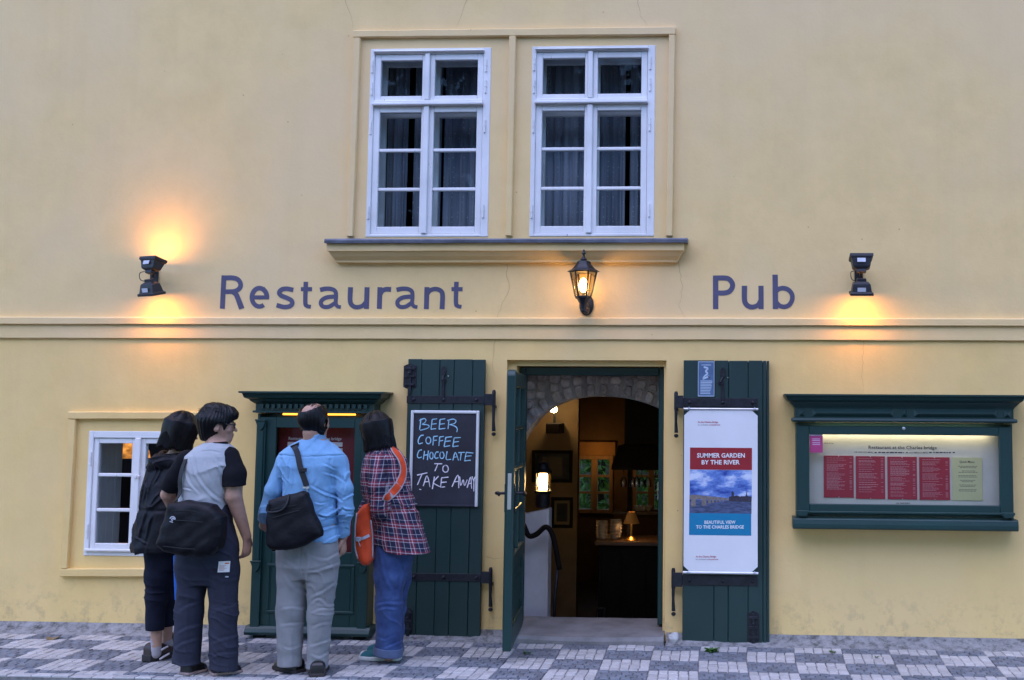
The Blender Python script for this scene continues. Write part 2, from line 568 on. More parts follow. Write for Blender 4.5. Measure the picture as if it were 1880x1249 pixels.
# ================================================================== the building
bld = thing('restaurant_building', 'yellow plastered restaurant front with white windows and an open doorway', 'building', (-1.8, 0, 0))
UWL = RQ((682, 92), (903, 88), (893, 434), (672, 436))
UWR = RQ((978, 87), (1203, 84), (1199, 434), (973, 434))
LW = RQ((165, 793), (345, 793), (338, 1021), (155, 1021))
DO = RQ((943, 672), (1219, 672), (1215, 1160), (941, 1160))       # door opening
DR = RQ((928, 661), (1223, 662), (1221, 1165), (925, 1165))       # rebate round it
DZ0 = 0.0
DO = (DO[0], DO[1], DZ0, DO[3]); DR = (DR[0], DR[1], DZ0, DR[3])
Z_BASE = 0.05

def wall_mesh():
    x_out = (-12.0, 7.5); z_out = (0.0, 7.2)
    holes = [UWL, UWR, LW, DR]
    # rectangular cells between the holes
    xs = sorted(set([x_out[0], x_out[1]] + [h[0] for h in holes] + [h[1] for h in holes] + list(np.arange(-11, 7, 1.0))))
    zs = sorted(set([z_out[0], z_out[1]] + [h[2] for h in holes] + [h[3] for h in holes] + list(np.arange(0.5, 7, 1.0))))
    mb = MB(); idx = {}
    def vid(x, z):
        if (x, z) not in idx:
            idx[(x, z)] = len(mb.v); mb.v.append((x, 0.0, z))
        return idx[(x, z)]
    for i in range(len(xs) - 1):
        for k in range(len(zs) - 1):
            cx = (xs[i] + xs[i+1]) / 2; cz = (zs[k] + zs[k+1]) / 2
            if any(h[0] < cx < h[1] and h[2] < cz < h[3] for h in holes): continue
            mb.f.append((vid(xs[i], zs[k]), vid(xs[i+1], zs[k]), vid(xs[i+1], zs[k+1]), vid(xs[i], zs[k+1])))
    def reveal(h, y0, y1, bottom=True):
        x0, x1, z0, z1 = h
        mb.quad((x0, y0, z0), (x0, y1, z0), (x0, y1, z1), (x0, y0, z1))
        mb.quad((x1, y0, z0), (x1, y0, z1), (x1, y1, z1), (x1, y1, z0))
        mb.quad((x0, y0, z1), (x0, y1, z1), (x1, y1, z1), (x1, y0, z1))
        if bottom: mb.quad((x0, y0, z0), (x1, y0, z0), (x1, y1, z0), (x0, y1, z0))
    reveal(UWL, 0, 0.40); reveal(UWR, 0, 0.40); reveal(LW, 0, 0.46)
    reveal(DR, 0, 0.05, False); reveal(DO, 0.05, 0.45, False)
    # ledge of the rebate
    a, b = DR, DO
    mb.quad((a[0], .05, a[2]), (b[0], .05, a[2]), (b[0], .05, b[3]), (a[0], .05, a[3]))
    mb.quad((b[1], .05, a[2]), (a[1], .05, a[2]), (a[1], .05, a[3]), (b[1], .05, b[3]))
    mb.quad((a[0], .05, a[3]), (b[0], .05, b[3]), (b[1], .05, b[3]), (a[1], .05, a[3]))
    return mb
wm = wall_mesh().build('wall', 'wall', bld)
# shell behind the front: sides, back (with two window holes) and roof slab
BACK_Y = 6.4
shell = MB()
shell.quad((-12, 0, 0), (-12, BACK_Y, 0), (-12, BACK_Y, 7.2), (-12, 0, 7.2))
shell.quad((7.5, 0, 0), (7.5, 0, 7.2), (7.5, BACK_Y, 7.2), (7.5, BACK_Y, 0))
BW1 = RB(1058, 836, 1126, 942, BACK_Y); BW2 = RB(1163, 836, 1230, 942, BACK_Y)
bxs = sorted([-12, 7.5, BW1[0], BW1[1], BW2[0], BW2[1]]); bzs = sorted([0, 7.2, BW1[2], BW1[3]])
for i in range(5):
    for k in range(3):
        if k == 1 and i in (1, 3): continue
        shell.quad((bxs[i], BACK_Y, bzs[k]), (bxs[i+1], BACK_Y, bzs[k]), (bxs[i+1], BACK_Y, bzs[k+1]), (bxs[i], BACK_Y, bzs[k+1]))
shell.build('rear_wall', 'wall', bld)
MB().box(-12.3, 7.8, -0.35, BACK_Y + 0.3, 7.205, 7.35).build('roof_slab', 'sill', bld)

# ---- mouldings with slightly wavering edges
def moulding(prof, x0, x1, name, mat='trim', n=None, amp=0.0022, taper=None):
    """prof: list of (y, z) going round the section; extruded along x"""
    n = n or max(4, int((x1 - x0) / 0.09))
    vs = []; fs = []; k = len(prof)
    for i in range(n + 1):
        x = x0 + (x1 - x0) * i / n
        for j, (y, z) in enumerate(prof):
            w = mnoise.noise((x * 2.3, j * 3.1, z)) * amp + mnoise.noise((x * 11, j * 5.1, z * 3)) * amp * 0.5
            vs.append((x, y + w * 0.5 if y < -0.002 else y, z + w))
    for i in range(n):
        for j in range(k - 1):
            fs.append((i*k+j, i*k+j+1, (i+1)*k+j+1, (i+1)*k+j))
    fs.append(tuple(range(k))); fs.append(tuple(range((n)*k+k-1, n*k-1, -1)))
    return mesh_obj(name, vs, fs, mat, bld)
zA1 = W(940, 584.5)[1]; zA0 = W(940, 597.5)[1]; zB0 = W(940, 623.5)[1]
moulding([(0.002, zA1 + .006), (-.034, zA1), (-.040, zA1 - .006), (-.040, zA0 + .003), (-.037, zA0), (-.0175, zA0 + .0005)], -11.9, 7.4, 'string_course')
moulding([(0.002, zA0 + .004), (-.018, zA0 + .002), (-.020, zB0 + .004), (-.017, zB0), (0.002, zB0 - .001)], -11.9, 7.4, 'string_course')
# window sill and the moulding under it
sx0, sx1, sz0, sz1 = RB(597, 437, 1262, 446, -0.12)
moulding([(0.02, sz1 + .006), (-.135, sz1 - .006), (-.14, sz1 - .016), (-.14, sz0 - .002), (-.128, sz0), (0.002, sz0 + .004)], sx0, sx1, 'window_sill', 'sill', amp=0.003)
bx0, bx1, bz0, bz1 = RB(604, 448, 1256, 482, -0.06)
zs = bz0; zt = sz0
def sill_mould():
    prof = [(-.115, 0, zt), (-.112, 0.0, zt - .055), (-.098, .012, zt - .062), (-.075, .03, zt - .09), (-.045, .045, zs + .018), (-.042, .05, zs + .004), (-.02, .055, zs), (0.002, .055, zs - .001)]
    n = 60; vs = []; fs = []; k = len(prof)
    for i in range(n + 1):
        t = i / n
        for j, (y, ins, z) in enumerate(prof):
            x = (bx0 + ins) + (bx1 - bx0 - 2 * ins) * t
            w = mnoise.noise((x * 3, j * 3.1, z)) * 0.002
            vs.append((x, y, z + w))
    for i in range(n):
        for j in range(k - 1): fs.append((i*k+j, i*k+j+1, (i+1)*k+j+1, (i+1)*k+j))
    vs2 = len(vs)
    for s_, i in ((0, 0), (1, n)):
        for j, (y, ins, z) in enumerate(prof):
            vs.append(((bx0 + ins) if s_ == 0 else (bx1 - ins), 0.003, z))
        b = vs2 + s_ * k
        for j in range(k - 1):
            fs.append((i*k+j, i*k+j+1, b+j+1, b+j))
    return mesh_obj('sill_moulding', vs, fs, 'trim', bld)
sill_mould()

def bar_frame(name, quads, proud, mat='trim'):
    """raised plaster bands, each a quad on the wall"""
    for q in quads:
        pts = [P(*p, -proud * 0.5) for p in q]
        mb = MB()
        n = 14
        # subdivide along the long side for a hand-made wobble
        a, b, c, d = pts
        la = (b - a).length; lb = (d - a).length
        vs = []; fs = []
        for i in range(n + 1):
            t = i / n
            if la > lb: e0 = a.lerp(b, t); e1 = d.lerp(c, t)
            else: e0 = a.lerp(d, t); e1 = b.lerp(c, t)
            for e, s_ in ((e0, 1), (e1, -1)):
                w = mnoise.noise((e.x * 5, e.z * 5, 1.0)) * 0.003
                m_ = (e1 - e0).normalized() * s_
                for y, ins in ((0.003, 0.0), (-proud * 0.8, 0.001), (-proud, 0.006)):
                    vs.append((e.x + m_.x * ins + w, y, e.z + m_.z * ins + w))
        for i in range(n):
            o = i * 6; p_ = o + 6
            for (u, v_) in ((0, 1), (1, 2), (2, 5), (5, 4), (4, 3)):
                fs.append((o + u, o + v_, p_ + v_, p_ + u))
        fs.append((0, 1, 2, 5, 4, 3)); fs.append(tuple(n * 6 + k for k in (3, 4, 5, 2, 1, 0)))
        mesh_obj(name, vs, fs, mat, bld)
bar_frame('window_surround', [
    [(650, 57), (1240, 50), (1240, 65), (650, 70)],
    [(650, 70.5), (663, 70.5), (649, 434), (637, 434)],
    [(935, 67), (948, 67), (940, 433), (928, 433)],
    [(1228, 65.5), (1240, 65.5), (1235, 433), (1223, 433)]], 0.035)
bar_frame('window_surround', [
    [(127, 756), (386, 756), (386, 770), (127, 770)],
    [(112, 1043.5), (374, 1043.5), (374, 1059), (112, 1059)],
    [(127, 770.5), (141, 770.5), (126, 1043), (112, 1043)],
    [(372, 770.5), (386, 770.5), (374, 1043), (360, 1043)]], 0.035)

# ---- hairline cracks in the plaster
M['crack'] = simple('crack_shadow', (0.21, 0.15, 0.06), 1.0, 0, 0.3, 20)
def crack(pts, w=0.0018):
    p3 = [P(*p) for p in pts]
    out = []
    for i in range(len(p3) - 1):
        m = max(2, int((p3[i+1] - p3[i]).length / 0.03))
        for k in range(m):
            q = p3[i].lerp(p3[i+1], k / m)
            out.append(Vector((q.x + random.uniform(-.007, .007), q.z + random.uniform(-.005, .005))))
    out.append(Vector((p3[-1].x, p3[-1].z)))
    mb = MB()
    ribbon(mb, out, w, lambda u, v, l: (u, -0.0012, v), 0, w * 0.3)
    mb.build('plaster_crack', 'crack', bld)
for c in ([(634, 0), (646, 30), (648, 52)], [(858, 0), (850, 20), (838, 50)], [(1172, 0), (1176, 30), (1188, 48)],
          [(932, 486), (930, 510), (936, 530), (915, 575), (913, 584)], [(1245, 482), (1253, 530), (1246, 560), (1258, 584)],
          [(908, 625), (904, 660), (908, 690)], [(1585, 587), (1585, 640), (1583, 700), (1584, 722)], [(893, 1022), (905, 1026), (925, 1024)],
          ):
    crack(c)

# ---- painted lettering
def letters(strokes, ox, oy, sc, name):
    mb = MB()
    for n, (pts, w0, w1) in enumerate(strokes):
        cv = catmull([Vector((a, b)) for a, b in pts], 7) if len(pts) > 2 else [Vector(p) for p in pts]
        def plane(u, v, l):
            q = P(ox + u / sc, oy + v / sc, -0.0015 - l)
            return (q.x, -0.0015 - l, q.z)
        ribbon(mb, cv, w0, plane, 0.0003 * (n % 3), w1)
    return mb.build(name, 'letter', bld)
def shift(st, dx): return [([(a + dx, b) for a, b in p], w0, w1) for p, w0, w1 in st]
w = 35
def arc(cx, cy, rx, ry, a0, a1, n=12):
    return [(cx + rx * math.cos(R(a0 + (a1 - a0) * i / n)), cy - ry * math.sin(R(a0 + (a1 - a0) * i / n))) for i in range(n + 1)]
t_ = [([(672, 108), (668, 255), (680, 282), (708, 288)], 33, 28), ([(636, 161), (716, 161)], 30, 30)]
a_ = [([(774, 167), (812, 158), (855, 160), (884, 178), (889, 215), (886, 262), (900, 285), (924, 290)], 33, 26),
      ([(886, 214), (825, 220), (788, 240), (780, 266), (798, 287), (838, 287), (880, 262)], 31, 30)]
rest = [([(83, 62), (71, 302)], 36, 36), ([(80, 80), (148, 80), (186, 95), (203, 128), (192, 158), (160, 176), (120, 179), (76, 180)], 35, 33), ([(142, 178), (170, 200), (186, 235), (211, 302)], 34, 40),
        (arc(338, 220, 54, 66, -2, 305, 22), 35, 32), ([(296, 220), (408, 220)], 29, 29),
        ([(581, 167), (535, 158), (498, 164), (480, 186), (494, 207), (535, 224), (567, 242), (573, 266), (552, 285), (512, 289), (461, 276)], 33, 33)]
rest += t_ + a_
rest += [([(993, 147), (990, 240), (1003, 276), (1036, 291), (1078, 281), (1106, 250)], 36, 30), ([(1112, 147), (1107, 303)], 36, 36),
         ([(1205, 147), (1200, 303)], 36, 36), ([(1205, 205), (1222, 174), (1250, 162), (1285, 164)], 30, 36)]
rest += shift(a_, 550)
rest += [([(1543, 146), (1538, 305)], 36, 36), ([(1543, 198), (1566, 170), (1604, 160), (1640, 172), (1655, 205), (1651, 305)], 30, 36)] + shift(t_, 1083)
letters(rest, 390, 490, 3.917, 'painted_lettering')
pub = [([(236, 158), (236, 770)], 98, 98), ([(236, 204), (400, 204), (480, 226), (538, 300), (538, 375), (490, 445), (400, 475), (236, 475)], 92, 92),
       ([(760, 345), (760, 590), (788, 676), (850, 724), (925, 730), (1005, 695), (1050, 620)], 98, 84), ([(1060, 345), (1062, 770)], 94, 94),
       ([(1316, 143), (1324, 770)], 98, 98), ([(1338, 440), (1390, 402), (1470, 388), (1560, 420), (1622, 500), (1626, 600), (1575, 690), (1490, 728), (1400, 708), (1340, 650)], 84, 84)]
letters(pub, 1290, 490, 9.895, 'painted_lettering')

# ================================================================== windows
def window(name, rect, fx, fz, cells, y_face, mat_glass='glass', inner=True, hinges=(), jamb=None):
    """fx / fz: member edges along x and z in metres from the left / top of rect.
       cells: list of sash dicts with x, z extents (outer), stile widths, bars"""
    x0, x1, z0, z1 = rect
    f = MB()
    xf = lambda u: x0 + u * (x1 - x0)
    zf = lambda v: z1 - v * (z1 - z0)
    yf = y_face
    # outer frame
    f.box(x0 - .004, xf(fx[0]), yf, yf + .07, z0 - .002, z1 + .004)
    f.box(xf(fx[1]), x1 + .004, yf, yf + .07, z0 - .002, z1 + .004)
    f.box(xf(fx[0]) - .0, xf(fx[1]), yf, yf + .07, zf(fz[0]), z1 + .0035)
    f.box(xf(fx[0]), xf(fx[1]), yf, yf + .07, z0 - .0015, zf(fz[1]))
    win = f.build(name, 'white', bld, bevel=.004)
    for c in cells:
        a, b = c['x']; t, u = c['z']
        X0, X1, Z1, Z0 = xf(a), xf(b), zf(t), zf(u)
        l, r_, tp, bt = c['w']
        l *= (x1 - x0); r_ *= (x1 - x0); tp *= (z1 - z0); bt *= (z1 - z0)
        y0 = yf + .012
        s_ = MB()
        s_.box(X0, X0 + l, y0, y0 + .045, Z0, Z1).box(X1 - r_, X1, y0, y0 + .045, Z0, Z1)
        s_.box(X0 + l, X1 - r_, y0, y0 + .045, Z1 - tp, Z1).box(X0 + l, X1 - r_, y0, y0 + .045, Z0, Z0 + bt)
        s_.build('sash', 'white', win, bevel=.004)
        # bars and panes
        zc = [Z0 + bt] + [zf(v) for v in sorted(c.get('bars', ()), reverse=True)] + [Z1 - tp]
        for zb in zc[1:-1]:
            MB().box(X0 + l - .001, X1 - r_ + .001, y0 + .006, y0 + .038, zb - .0125, zb + .0125).build('glazing_bar', 'white', win, bevel=.005)
        for k in range(len(zc) - 1):
            dz = .012
            g = MB().quad((X0 + l - .003, y0 + .022, zc[k]), (X1 - r_ + .003, y0 + .022, zc[k]), (X1 - r_ + .003, y0 + .022, zc[k+1]), (X0 + l - .003, y0 + .022, zc[k+1]))
            # thin putty bead round each pane gives the glass a seat
            ga = g.build('pane', mat_glass, win)
            ga.rotation_euler = (0, 0, 0)
        if inner:
            yi = yf + .17
            s_ = MB()
            k = 1.0
            s_.box(X0, X0 + l * k, yi, yi + .035, Z0, Z1).box(X1 - r_ * k, X1, yi, yi + .035, Z0, Z1)
            s_.box(X0 + l * k, X1 - r_ * k, yi, yi + .035, Z1 - tp * k, Z1).box(X0 + l * k, X1 - r_ * k, yi, yi + .035, Z0, Z0 + bt * k)
            s_.build('inner_sash', 'white_in', win, bevel=.003)
    for (u, v) in hinges:
        h = MB(); hx, hz = xf(u), zf(v)
        h.lathe([(.0065, -.045), (.0065, .045)], (hx, yf - .004, hz), 8)
        h.lathe([(.009, -.004), (.009, .004)], (hx, yf - .004, hz), 8).lathe([(.004, -.052), (.008, -.05), (.008, -.045)], (hx, yf - .004, hz), 8)
        h.build('hinge', 'white', win)
    return win, xf, zf

V = lambda y: (y - 155) / 925.0
def upper_window(rect, lo):
    u = lambda p: p / 222.0
    cells = []
    for (a, b, l, r_) in ((7, 101.3, 11.4, 5.5), (110.5, 209, 8.3, 11)):
        cells.append(dict(x=(u(a), u(b)), z=(V(180), V(411)), w=(u(l), u(r_), 30 / 925, 24 / 925)))
        cells.append(dict(x=(u(a), u(b)), z=(V(439), V(1066)), w=(u(l), u(r_), 30 / 925, 36 / 925), bars=(V(655), V(847))))
    win, xf, zf = window('window', rect, (u(7), u(209.5)), (V(179), V(1067)), cells, -0.006,
                         hinges=[(u(3.5), V(240)), (u(3.5), V(350)), (u(3.5), V(545)), (u(3.5), V(960)), (u(214), V(240)), (u(214), V(345)), (u(214), V(540)), (u(214), V(955))])
    x0, x1, z0, z1 = rect
    # mullion and transom, with a moulded drip rail
    m = MB(); m.box(xf(u(101.5)), xf(u(110.3)), -.016, .05, zf(V(410)), zf(V(179)))
    m.box(xf(u(101.0)), xf(u(111.0)), -.018, .05, zf(V(1066)), zf(V(440)))
    m.build('mullion', 'white', win, bevel=.005)
    t = MB(); t.box(xf(u(7.2)), xf(u(209.3)), -.02, .055, zf(V(439)), zf(V(412)))
    t.box(xf(u(5)), xf(u(211)), -.035, -.02, zf(V(438)), zf(V(424)))
    t.box(xf(u(5)), xf(u(211)), -.03, -.006, z1 - .028, z1 - .016)
    t.build('transom', 'white', win, bevel=.005)
    # box lining between outer and inner window
    lb = MB()
    a, b, c, d = x0 + .02, x1 - .02, z0 + .02, z1 - .02
    lb.quad((a, .06, c), (a, .2, c), (a, .2, d), (a, .06, d)); lb.quad((b, .06, c), (b, .06, d), (b, .2, d), (b, .2, c))
    lb.quad((a, .06, d), (a, .2, d), (b, .2, d), (b, .06, d)); lb.quad((a, .06, c), (b, .06, c), (b, .2, c), (a, .2, c))
    lb.build('window_lining', 'white_in', win)
    return win, xf, zf
winL, xfL, zfL = upper_window(UWL, 0)
winR, xfR, zfR = upper_window(UWR, 1)

def curtain_mat():
    t = NT('dotted_curtain'); v = t.coord('Object')
    vo = t.new('ShaderNodeTexVoronoi'); vo.inputs['Scale'].default_value = 26.0; vo.inputs['Randomness'].default_value = 0.25
    mp = t.new('ShaderNodeMapping'); mp.inputs['Scale'].default_value = (1, 0.0, 1); t.link(v, mp.inputs[0]); t.link(mp.outputs[0], vo.inputs['Vector'])
    d = t.ramp(vo.outputs['Distance'], [(0.09, (1, 1, 1)), (0.14, (0, 0, 0))])
    n = t.noise(1.0, 3, 0.6, t.coord('Object', (9, 1, 0.4)))
    a = t.ramp(n.outputs['Fac'], [(0.35, (0.15, 0.18, 0.24)), (0.65, (0.36, 0.40, 0.48))])
    t.base(t.mix(d, a, (0.5, 0.52, 0.55))); t.b.inputs['Roughness'].default_value = 0.9
    return t.m
M['curtain'] = curtain_mat()
def curtain(win, xa, xb, za, zb, y, amp=0.02, waves=7, name='curtain'):
    n = 60; vs = []; fs = []
    for i in range(n + 1):
        t = i / n; x = xa + (xb - xa) * t
        yy = y + amp * math.sin(t * waves * 2 * math.pi) + amp * 0.4 * math.sin(t * waves * 4.4 * math.pi + 1)
        vs += [(x, yy, za), (x + 0.006 * math.sin(i), yy * 1.0 + 0.01, zb)]
    for i in range(n): fs.append((2*i, 2*i+2, 2*i+3, 2*i+1))
    mesh_obj(name, vs, fs, 'curtain', win, smooth=True)
for (w_, rect, xf, segs) in ((winL, UWL, xfL, [(0.04, 0.22), (0.27, 0.51), (0.53, 0.99)]), (winR, UWR, xfR, [(0.0, 0.50), (0.52, 0.73), (0.77, 1.05)])):
    for a, b in segs:
        curtain(w_, xf(a), xf(b), rect[2] + .0, rect[3] - .02, .34, .018, max(2, int((b - a) * 12)))
# dark upper room
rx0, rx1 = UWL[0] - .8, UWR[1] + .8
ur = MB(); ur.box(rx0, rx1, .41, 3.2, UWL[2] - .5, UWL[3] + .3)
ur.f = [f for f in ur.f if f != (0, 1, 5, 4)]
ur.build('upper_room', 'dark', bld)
fr = MB()   # masonry round the inside of the two openings
hx = [rx0, UWL[0], UWL[1], UWR[0], UWR[1], rx1]; zz0, zz1 = UWL[2] - .5, UWL[3] + .3
for i in range(5):
    if i in (1, 3):
        h = UWL if i == 1 else UWR
        fr.quad((hx[i], .405, zz0), (hx[i+1], .405, zz0), (hx[i+1], .405, h[2]), (hx[i], .405, h[2]))
        fr.quad((hx[i], .405, h[3]), (hx[i+1], .405, h[3]), (hx[i+1], .405, zz1), (hx[i], .405, zz1))
    else:
        fr.quad((hx[i], .405, zz0), (hx[i+1], .405, zz0), (hx[i+1], .405, zz1), (hx[i], .405, zz1))
fr.build('upper_room_wall', 'dark', bld)

# ---- the small window on the left
VL = lambda y: (y - 250) / 795.0
ul = lambda p: p / 180.0
cells = []
for (a, b) in ((8, 86), (94, 172)):
    cells.append(dict(x=(ul(a), ul(b)), z=(VL(292), VL(1010)), w=(ul(9), ul(8), 34 / 795, 42 / 795), bars=(VL(530), VL(755))))
winS, xfS, zfS = window('window', LW, (ul(8), ul(172)), (VL(291), VL(1011)), cells, -0.008, inner=False,
                        hinges=[(ul(5), VL(420)), (ul(5), VL(885)), (ul(175), VL(420)), (ul(175), VL(885))])
m = MB(); m.box(xfS(ul(84.5)), xfS(ul(95.5)), -.018, .05, zfS(VL(1010)), zfS(VL(290))); m.build('mullion', 'white', winS, bevel=.005)
m = MB(); m.box(xfS(ul(3)), xfS(ul(177)), -.03, -.008, zfS(VL(1018)), zfS(VL(1000))); m.build('drip_rail', 'white', winS, bevel=.006)
k = MB(); k.box(xfS(ul(88)), xfS(ul(92)), -.03, -.018, zfS(VL(545)), zfS(VL(530))).lathe([(.008, 0), (.008, -.02), (.004, -.024)], (xfS(ul(97)), -.02, zfS(VL(535))), 8, 'Y'); k.build('latch', 'white', winS)
# boarded jambs of the deep opening
jx = LW[0] + .012
for k in range(4):
    y0 = .06 + k * .10
    MB().box(jx - .01, jx, y0 + .002, y0 + .098, LW[2] + .03, LW[3] - .01).build('jamb_board', 'white_in', winS, bevel=.003)
    MB().box(LW[1] - .012, LW[1] - .002, y0 + .002, y0 + .098, LW[2] + .03, LW[3] - .01).build('jamb_board', 'white_in', winS, bevel=.003)
MB().box(LW[0] + .003, LW[1] - .003, .06, .47, LW[2] + .003, LW[2] + .03).build('inner_sill', 'white_in', winS, bevel=.005)
M['wood'] = simple('brown_wood', (0.09, 0.045, 0.02), 0.5, 0, 0.4, 3, 0.1, 40, stretch=(1, 8, 8))
M['amber'] = simple('amber_plaster', (0.55, 0.30, 0.10), 0.9, 0, 0.15, 4)
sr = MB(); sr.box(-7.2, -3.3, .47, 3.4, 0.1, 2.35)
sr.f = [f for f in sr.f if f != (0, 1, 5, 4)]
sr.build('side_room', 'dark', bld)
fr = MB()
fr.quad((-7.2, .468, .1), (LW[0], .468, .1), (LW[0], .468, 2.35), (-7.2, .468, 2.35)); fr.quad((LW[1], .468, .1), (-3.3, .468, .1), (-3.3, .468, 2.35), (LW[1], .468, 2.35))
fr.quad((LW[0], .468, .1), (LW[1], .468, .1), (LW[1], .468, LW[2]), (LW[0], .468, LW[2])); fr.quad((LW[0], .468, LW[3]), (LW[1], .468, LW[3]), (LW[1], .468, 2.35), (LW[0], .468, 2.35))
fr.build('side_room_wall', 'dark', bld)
# ================================================================== doorway
STEP_Z = 0.085
M['step'] = simple('worn_step_stone', (0.20, 0.19, 0.185), 0.8, 0, 0.3, 5, 0.4, 40)
st = MB()
n = 16
sxa, sxb = DO[0] - .02, DO[1] + .02
vs = []; fs = []
for i in range(n + 1):
    t = i / n; x = sxa + (sxb - sxa) * t
    d = -0.012 * math.sin(math.pi * t)
    for y, z in ((-.15, -.6), (-.155, STEP_Z - .055 + d), (-.135, STEP_Z - .030 + d), (.44, STEP_Z + d * .3), (.44, -.6)):
        vs.append((x, y + mnoise.noise((x * 6, z * 9, 0)) * .006, z + mnoise.noise((x * 7, y * 9, 2)) * .003))
for i in range(n):
    for j in range(4): fs.append((i*5+j, i*5+j+1, (i+1)*5+j+1, (i+1)*5+j))
fs += [(0, 1, 2, 3, 4), tuple(n*5+k for k in (4, 3, 2, 1, 0))]
mesh_obj('doorstep', vs, fs, 'step', bld, smooth=30)

# door frame set back in the reveal
FY = 0.15
dx0, dx1, dzt = DO[0] + .004, DO[1] - .004, DO[3] - .004
fr = MB()
fr.box(dx0, dx0 + .045, FY, FY + .09, STEP_Z, dzt).box(dx1 - .04, dx1, FY, FY + .09, STEP_Z, dzt)
fr.box(dx0 + .045, dx1 - .04, FY, FY + .09, dzt - .06, dzt)
df = fr.build('door_frame', 'green', bld, bevel=.006)
a = P(1207, 885, FY); b = P(1213, 918, FY)
MB().box(dx1 - .043, dx1 - .039, FY - .012, FY + .03, b.z, a.z).build('strike_plate', 'steel', df, bevel=.001)

# the open leaf
hinge = Vector((dx0 + .025, FY + .02, 0))
z_bot = 0.078
# free edge: where the photograph shows its foot
d = ray(930, 1197); t = (z_bot - CAM.z) / d.z; foot = CAM + d * t
leaf_w = (Vector((foot.x, foot.y, 0)) - hinge).length
z_top = P(930, 678, foot.y).z
ang = math.atan2(foot.y - hinge.y, foot.x - hinge.x)
ML = Matrix.Translation(Vector((hinge.x, hinge.y, 0))) @ Matrix.Rotation(ang, 4, 'Z')   # local x runs hinge -> free edge
TH = 0.028     # half thickness
door = MB()
def leafbox(mb, x0, x1, z0, z1, y0=-TH, y1=TH): return mb.obox(ML, x0, x1, y0, y1, z0, z1)
sw = 0.085
zp0 = z_bot + .60          # top of the bottom panel zone
leafbox(door, 0, sw, z_bot, z_top - .03); 
# free stile with rounded head
pts = [(leaf_w - sw, z_bot), (leaf_w, z_bot), (leaf_w, z_top - .035), (leaf_w - .02, z_top - .008), (leaf_w - sw * .55, z_top), (leaf_w - sw, z_top - .004)]
door.prism([ML @ Vector((u, -TH, v)) for u, v in pts], (ML.to_3x3() @ Vector((0, 2 * TH, 0))))
leafbox(door, sw, leaf_w - sw, z_top - .11, z_top - .012)
leafbox(door, sw, leaf_w - sw, z_bot, z_bot + .14)
leafbox(door, sw, leaf_w - sw, zp0 - .1, zp0)
dl = door.build('door', 'green', bld, bevel=.006)
# bars and panes, two columns by four rows
xc = [sw, (leaf_w) / 2, leaf_w - sw]; zr = [zp0 + (z_top - .11 - zp0) * k / 4 for k in range(5)]
vb = MB(); leafbox(vb, xc[1] - .013, xc[1] + .013, zp0, z_top - .11, -.02, .02); vb.build('glazing_bar', 'green', dl, bevel=.005)
for k in (1, 2, 3):
    for c in (0, 1):
        vb = MB(); leafbox(vb, xc[c] + (.013 if c else 0), xc[c+1] - (0 if c else .013), zr[k] - .013, zr[k] + .013, -.02, .02); vb.build('glazing_bar', 'green', dl, bevel=.005)
M['door_glass'] = glass_mat('door_glass', (0.82, 0.88, 0.90), 4.0, 0.04)
for k in range(4):
    for c in (0, 1):
        q = [(xc[c], zr[k]), (xc[c+1], zr[k]), (xc[c+1], zr[k+1]), (xc[c], zr[k+1])]
        MB().quad(*[ML @ Vector((u, 0, v)) for u, v in q]).build('pane', 'door_glass', dl)
# bottom panel with a raised field
pn = MB(); leafbox(pn, sw, leaf_w - sw, z_bot + .14, zp0 - .1, -.010, .010); leafbox(pn, sw + .07, leaf_w - sw - .07, z_bot + .21, zp0 - .17, -.018, .018)
pn.build('door_panel', 'green', dl, bevel=.005)
# lock plate in the edge, lever handles on both faces
zh = P(936, 907, foot.y).z
lp = MB(); lp.obox(ML, leaf_w - .001, leaf_w + .003, -.012, .012, zh - .10, zh + .13); lp.build('lock_plate', 'steel', dl, bevel=.001)
for sgn in (-1, 1):
    h = MB()
    b0 = ML @ Vector((leaf_w - .055, sgn * TH, zh)); b1 = ML @ Vector((leaf_w - .055, sgn * (TH + .055), zh)); b2 = ML @ Vector((leaf_w - .07, sgn * (TH + .062), zh)); b3 = ML @ Vector((leaf_w - .17, sgn * (TH + .06), zh - .006)); b4 = ML @ Vector((leaf_w - .185, sgn * (TH + .055), zh - .02))
    h.tube([b0, b1], .009, 10); h.tube([b1, b2, b3, b4], [.011, .011, .012, .010], 10)
    pl = MB(); pl.obox(ML, leaf_w - .08, leaf_w - .03, sgn * TH, sgn * (TH + .006), zh - .12, zh + .06)
    h.add(pl.v, pl.f); h.build('door_handle', 'iron', dl, smooth=40)

# ================================================================== shutters folded back on the wall
def shutter(q, cuts, sgn, y0=-.02, th=.04):
    """q: corner pixels TL TR BR BL on the wall plane; sgn = side of the hinge (+1 right, -1 left)"""
    yf = y0 - th
    c = [P(*p, yf) for p in q]
    x0, x1 = (c[0].x + c[3].x) / 2, (c[1].x + c[2].x) / 2
    z1, z0 = (c[0].z + c[1].z) / 2, (c[2].z + c[3].z) / 2
    body = MB().box(x0 + .01, x1 - .01, y0 - .004, y0 + .012, z0 + .01, z1 - .01).build('shutter', 'greenp', bld)
    cu = [0] + cuts + [1]
    for k in range(len(cu) - 1):
        a = x0 + cu[k] * (x1 - x0); b = x0 + cu[k+1] * (x1 - x0)
        p = MB().box(a + .0012, b - .0012, yf + random.uniform(-.0015, .0015), y0 - .004, z0 + random.uniform(-.003, .003), z1 + random.uniform(-.002, .002))
        p.build('plank', 'greenp', body, bevel=.0035)
    return body, x0, x1, z0, z1, yf
SHL = shutter([(740, 659), (889, 661), (883, 1173), (746, 1169)], [.18, .415, .60, .84], 1)
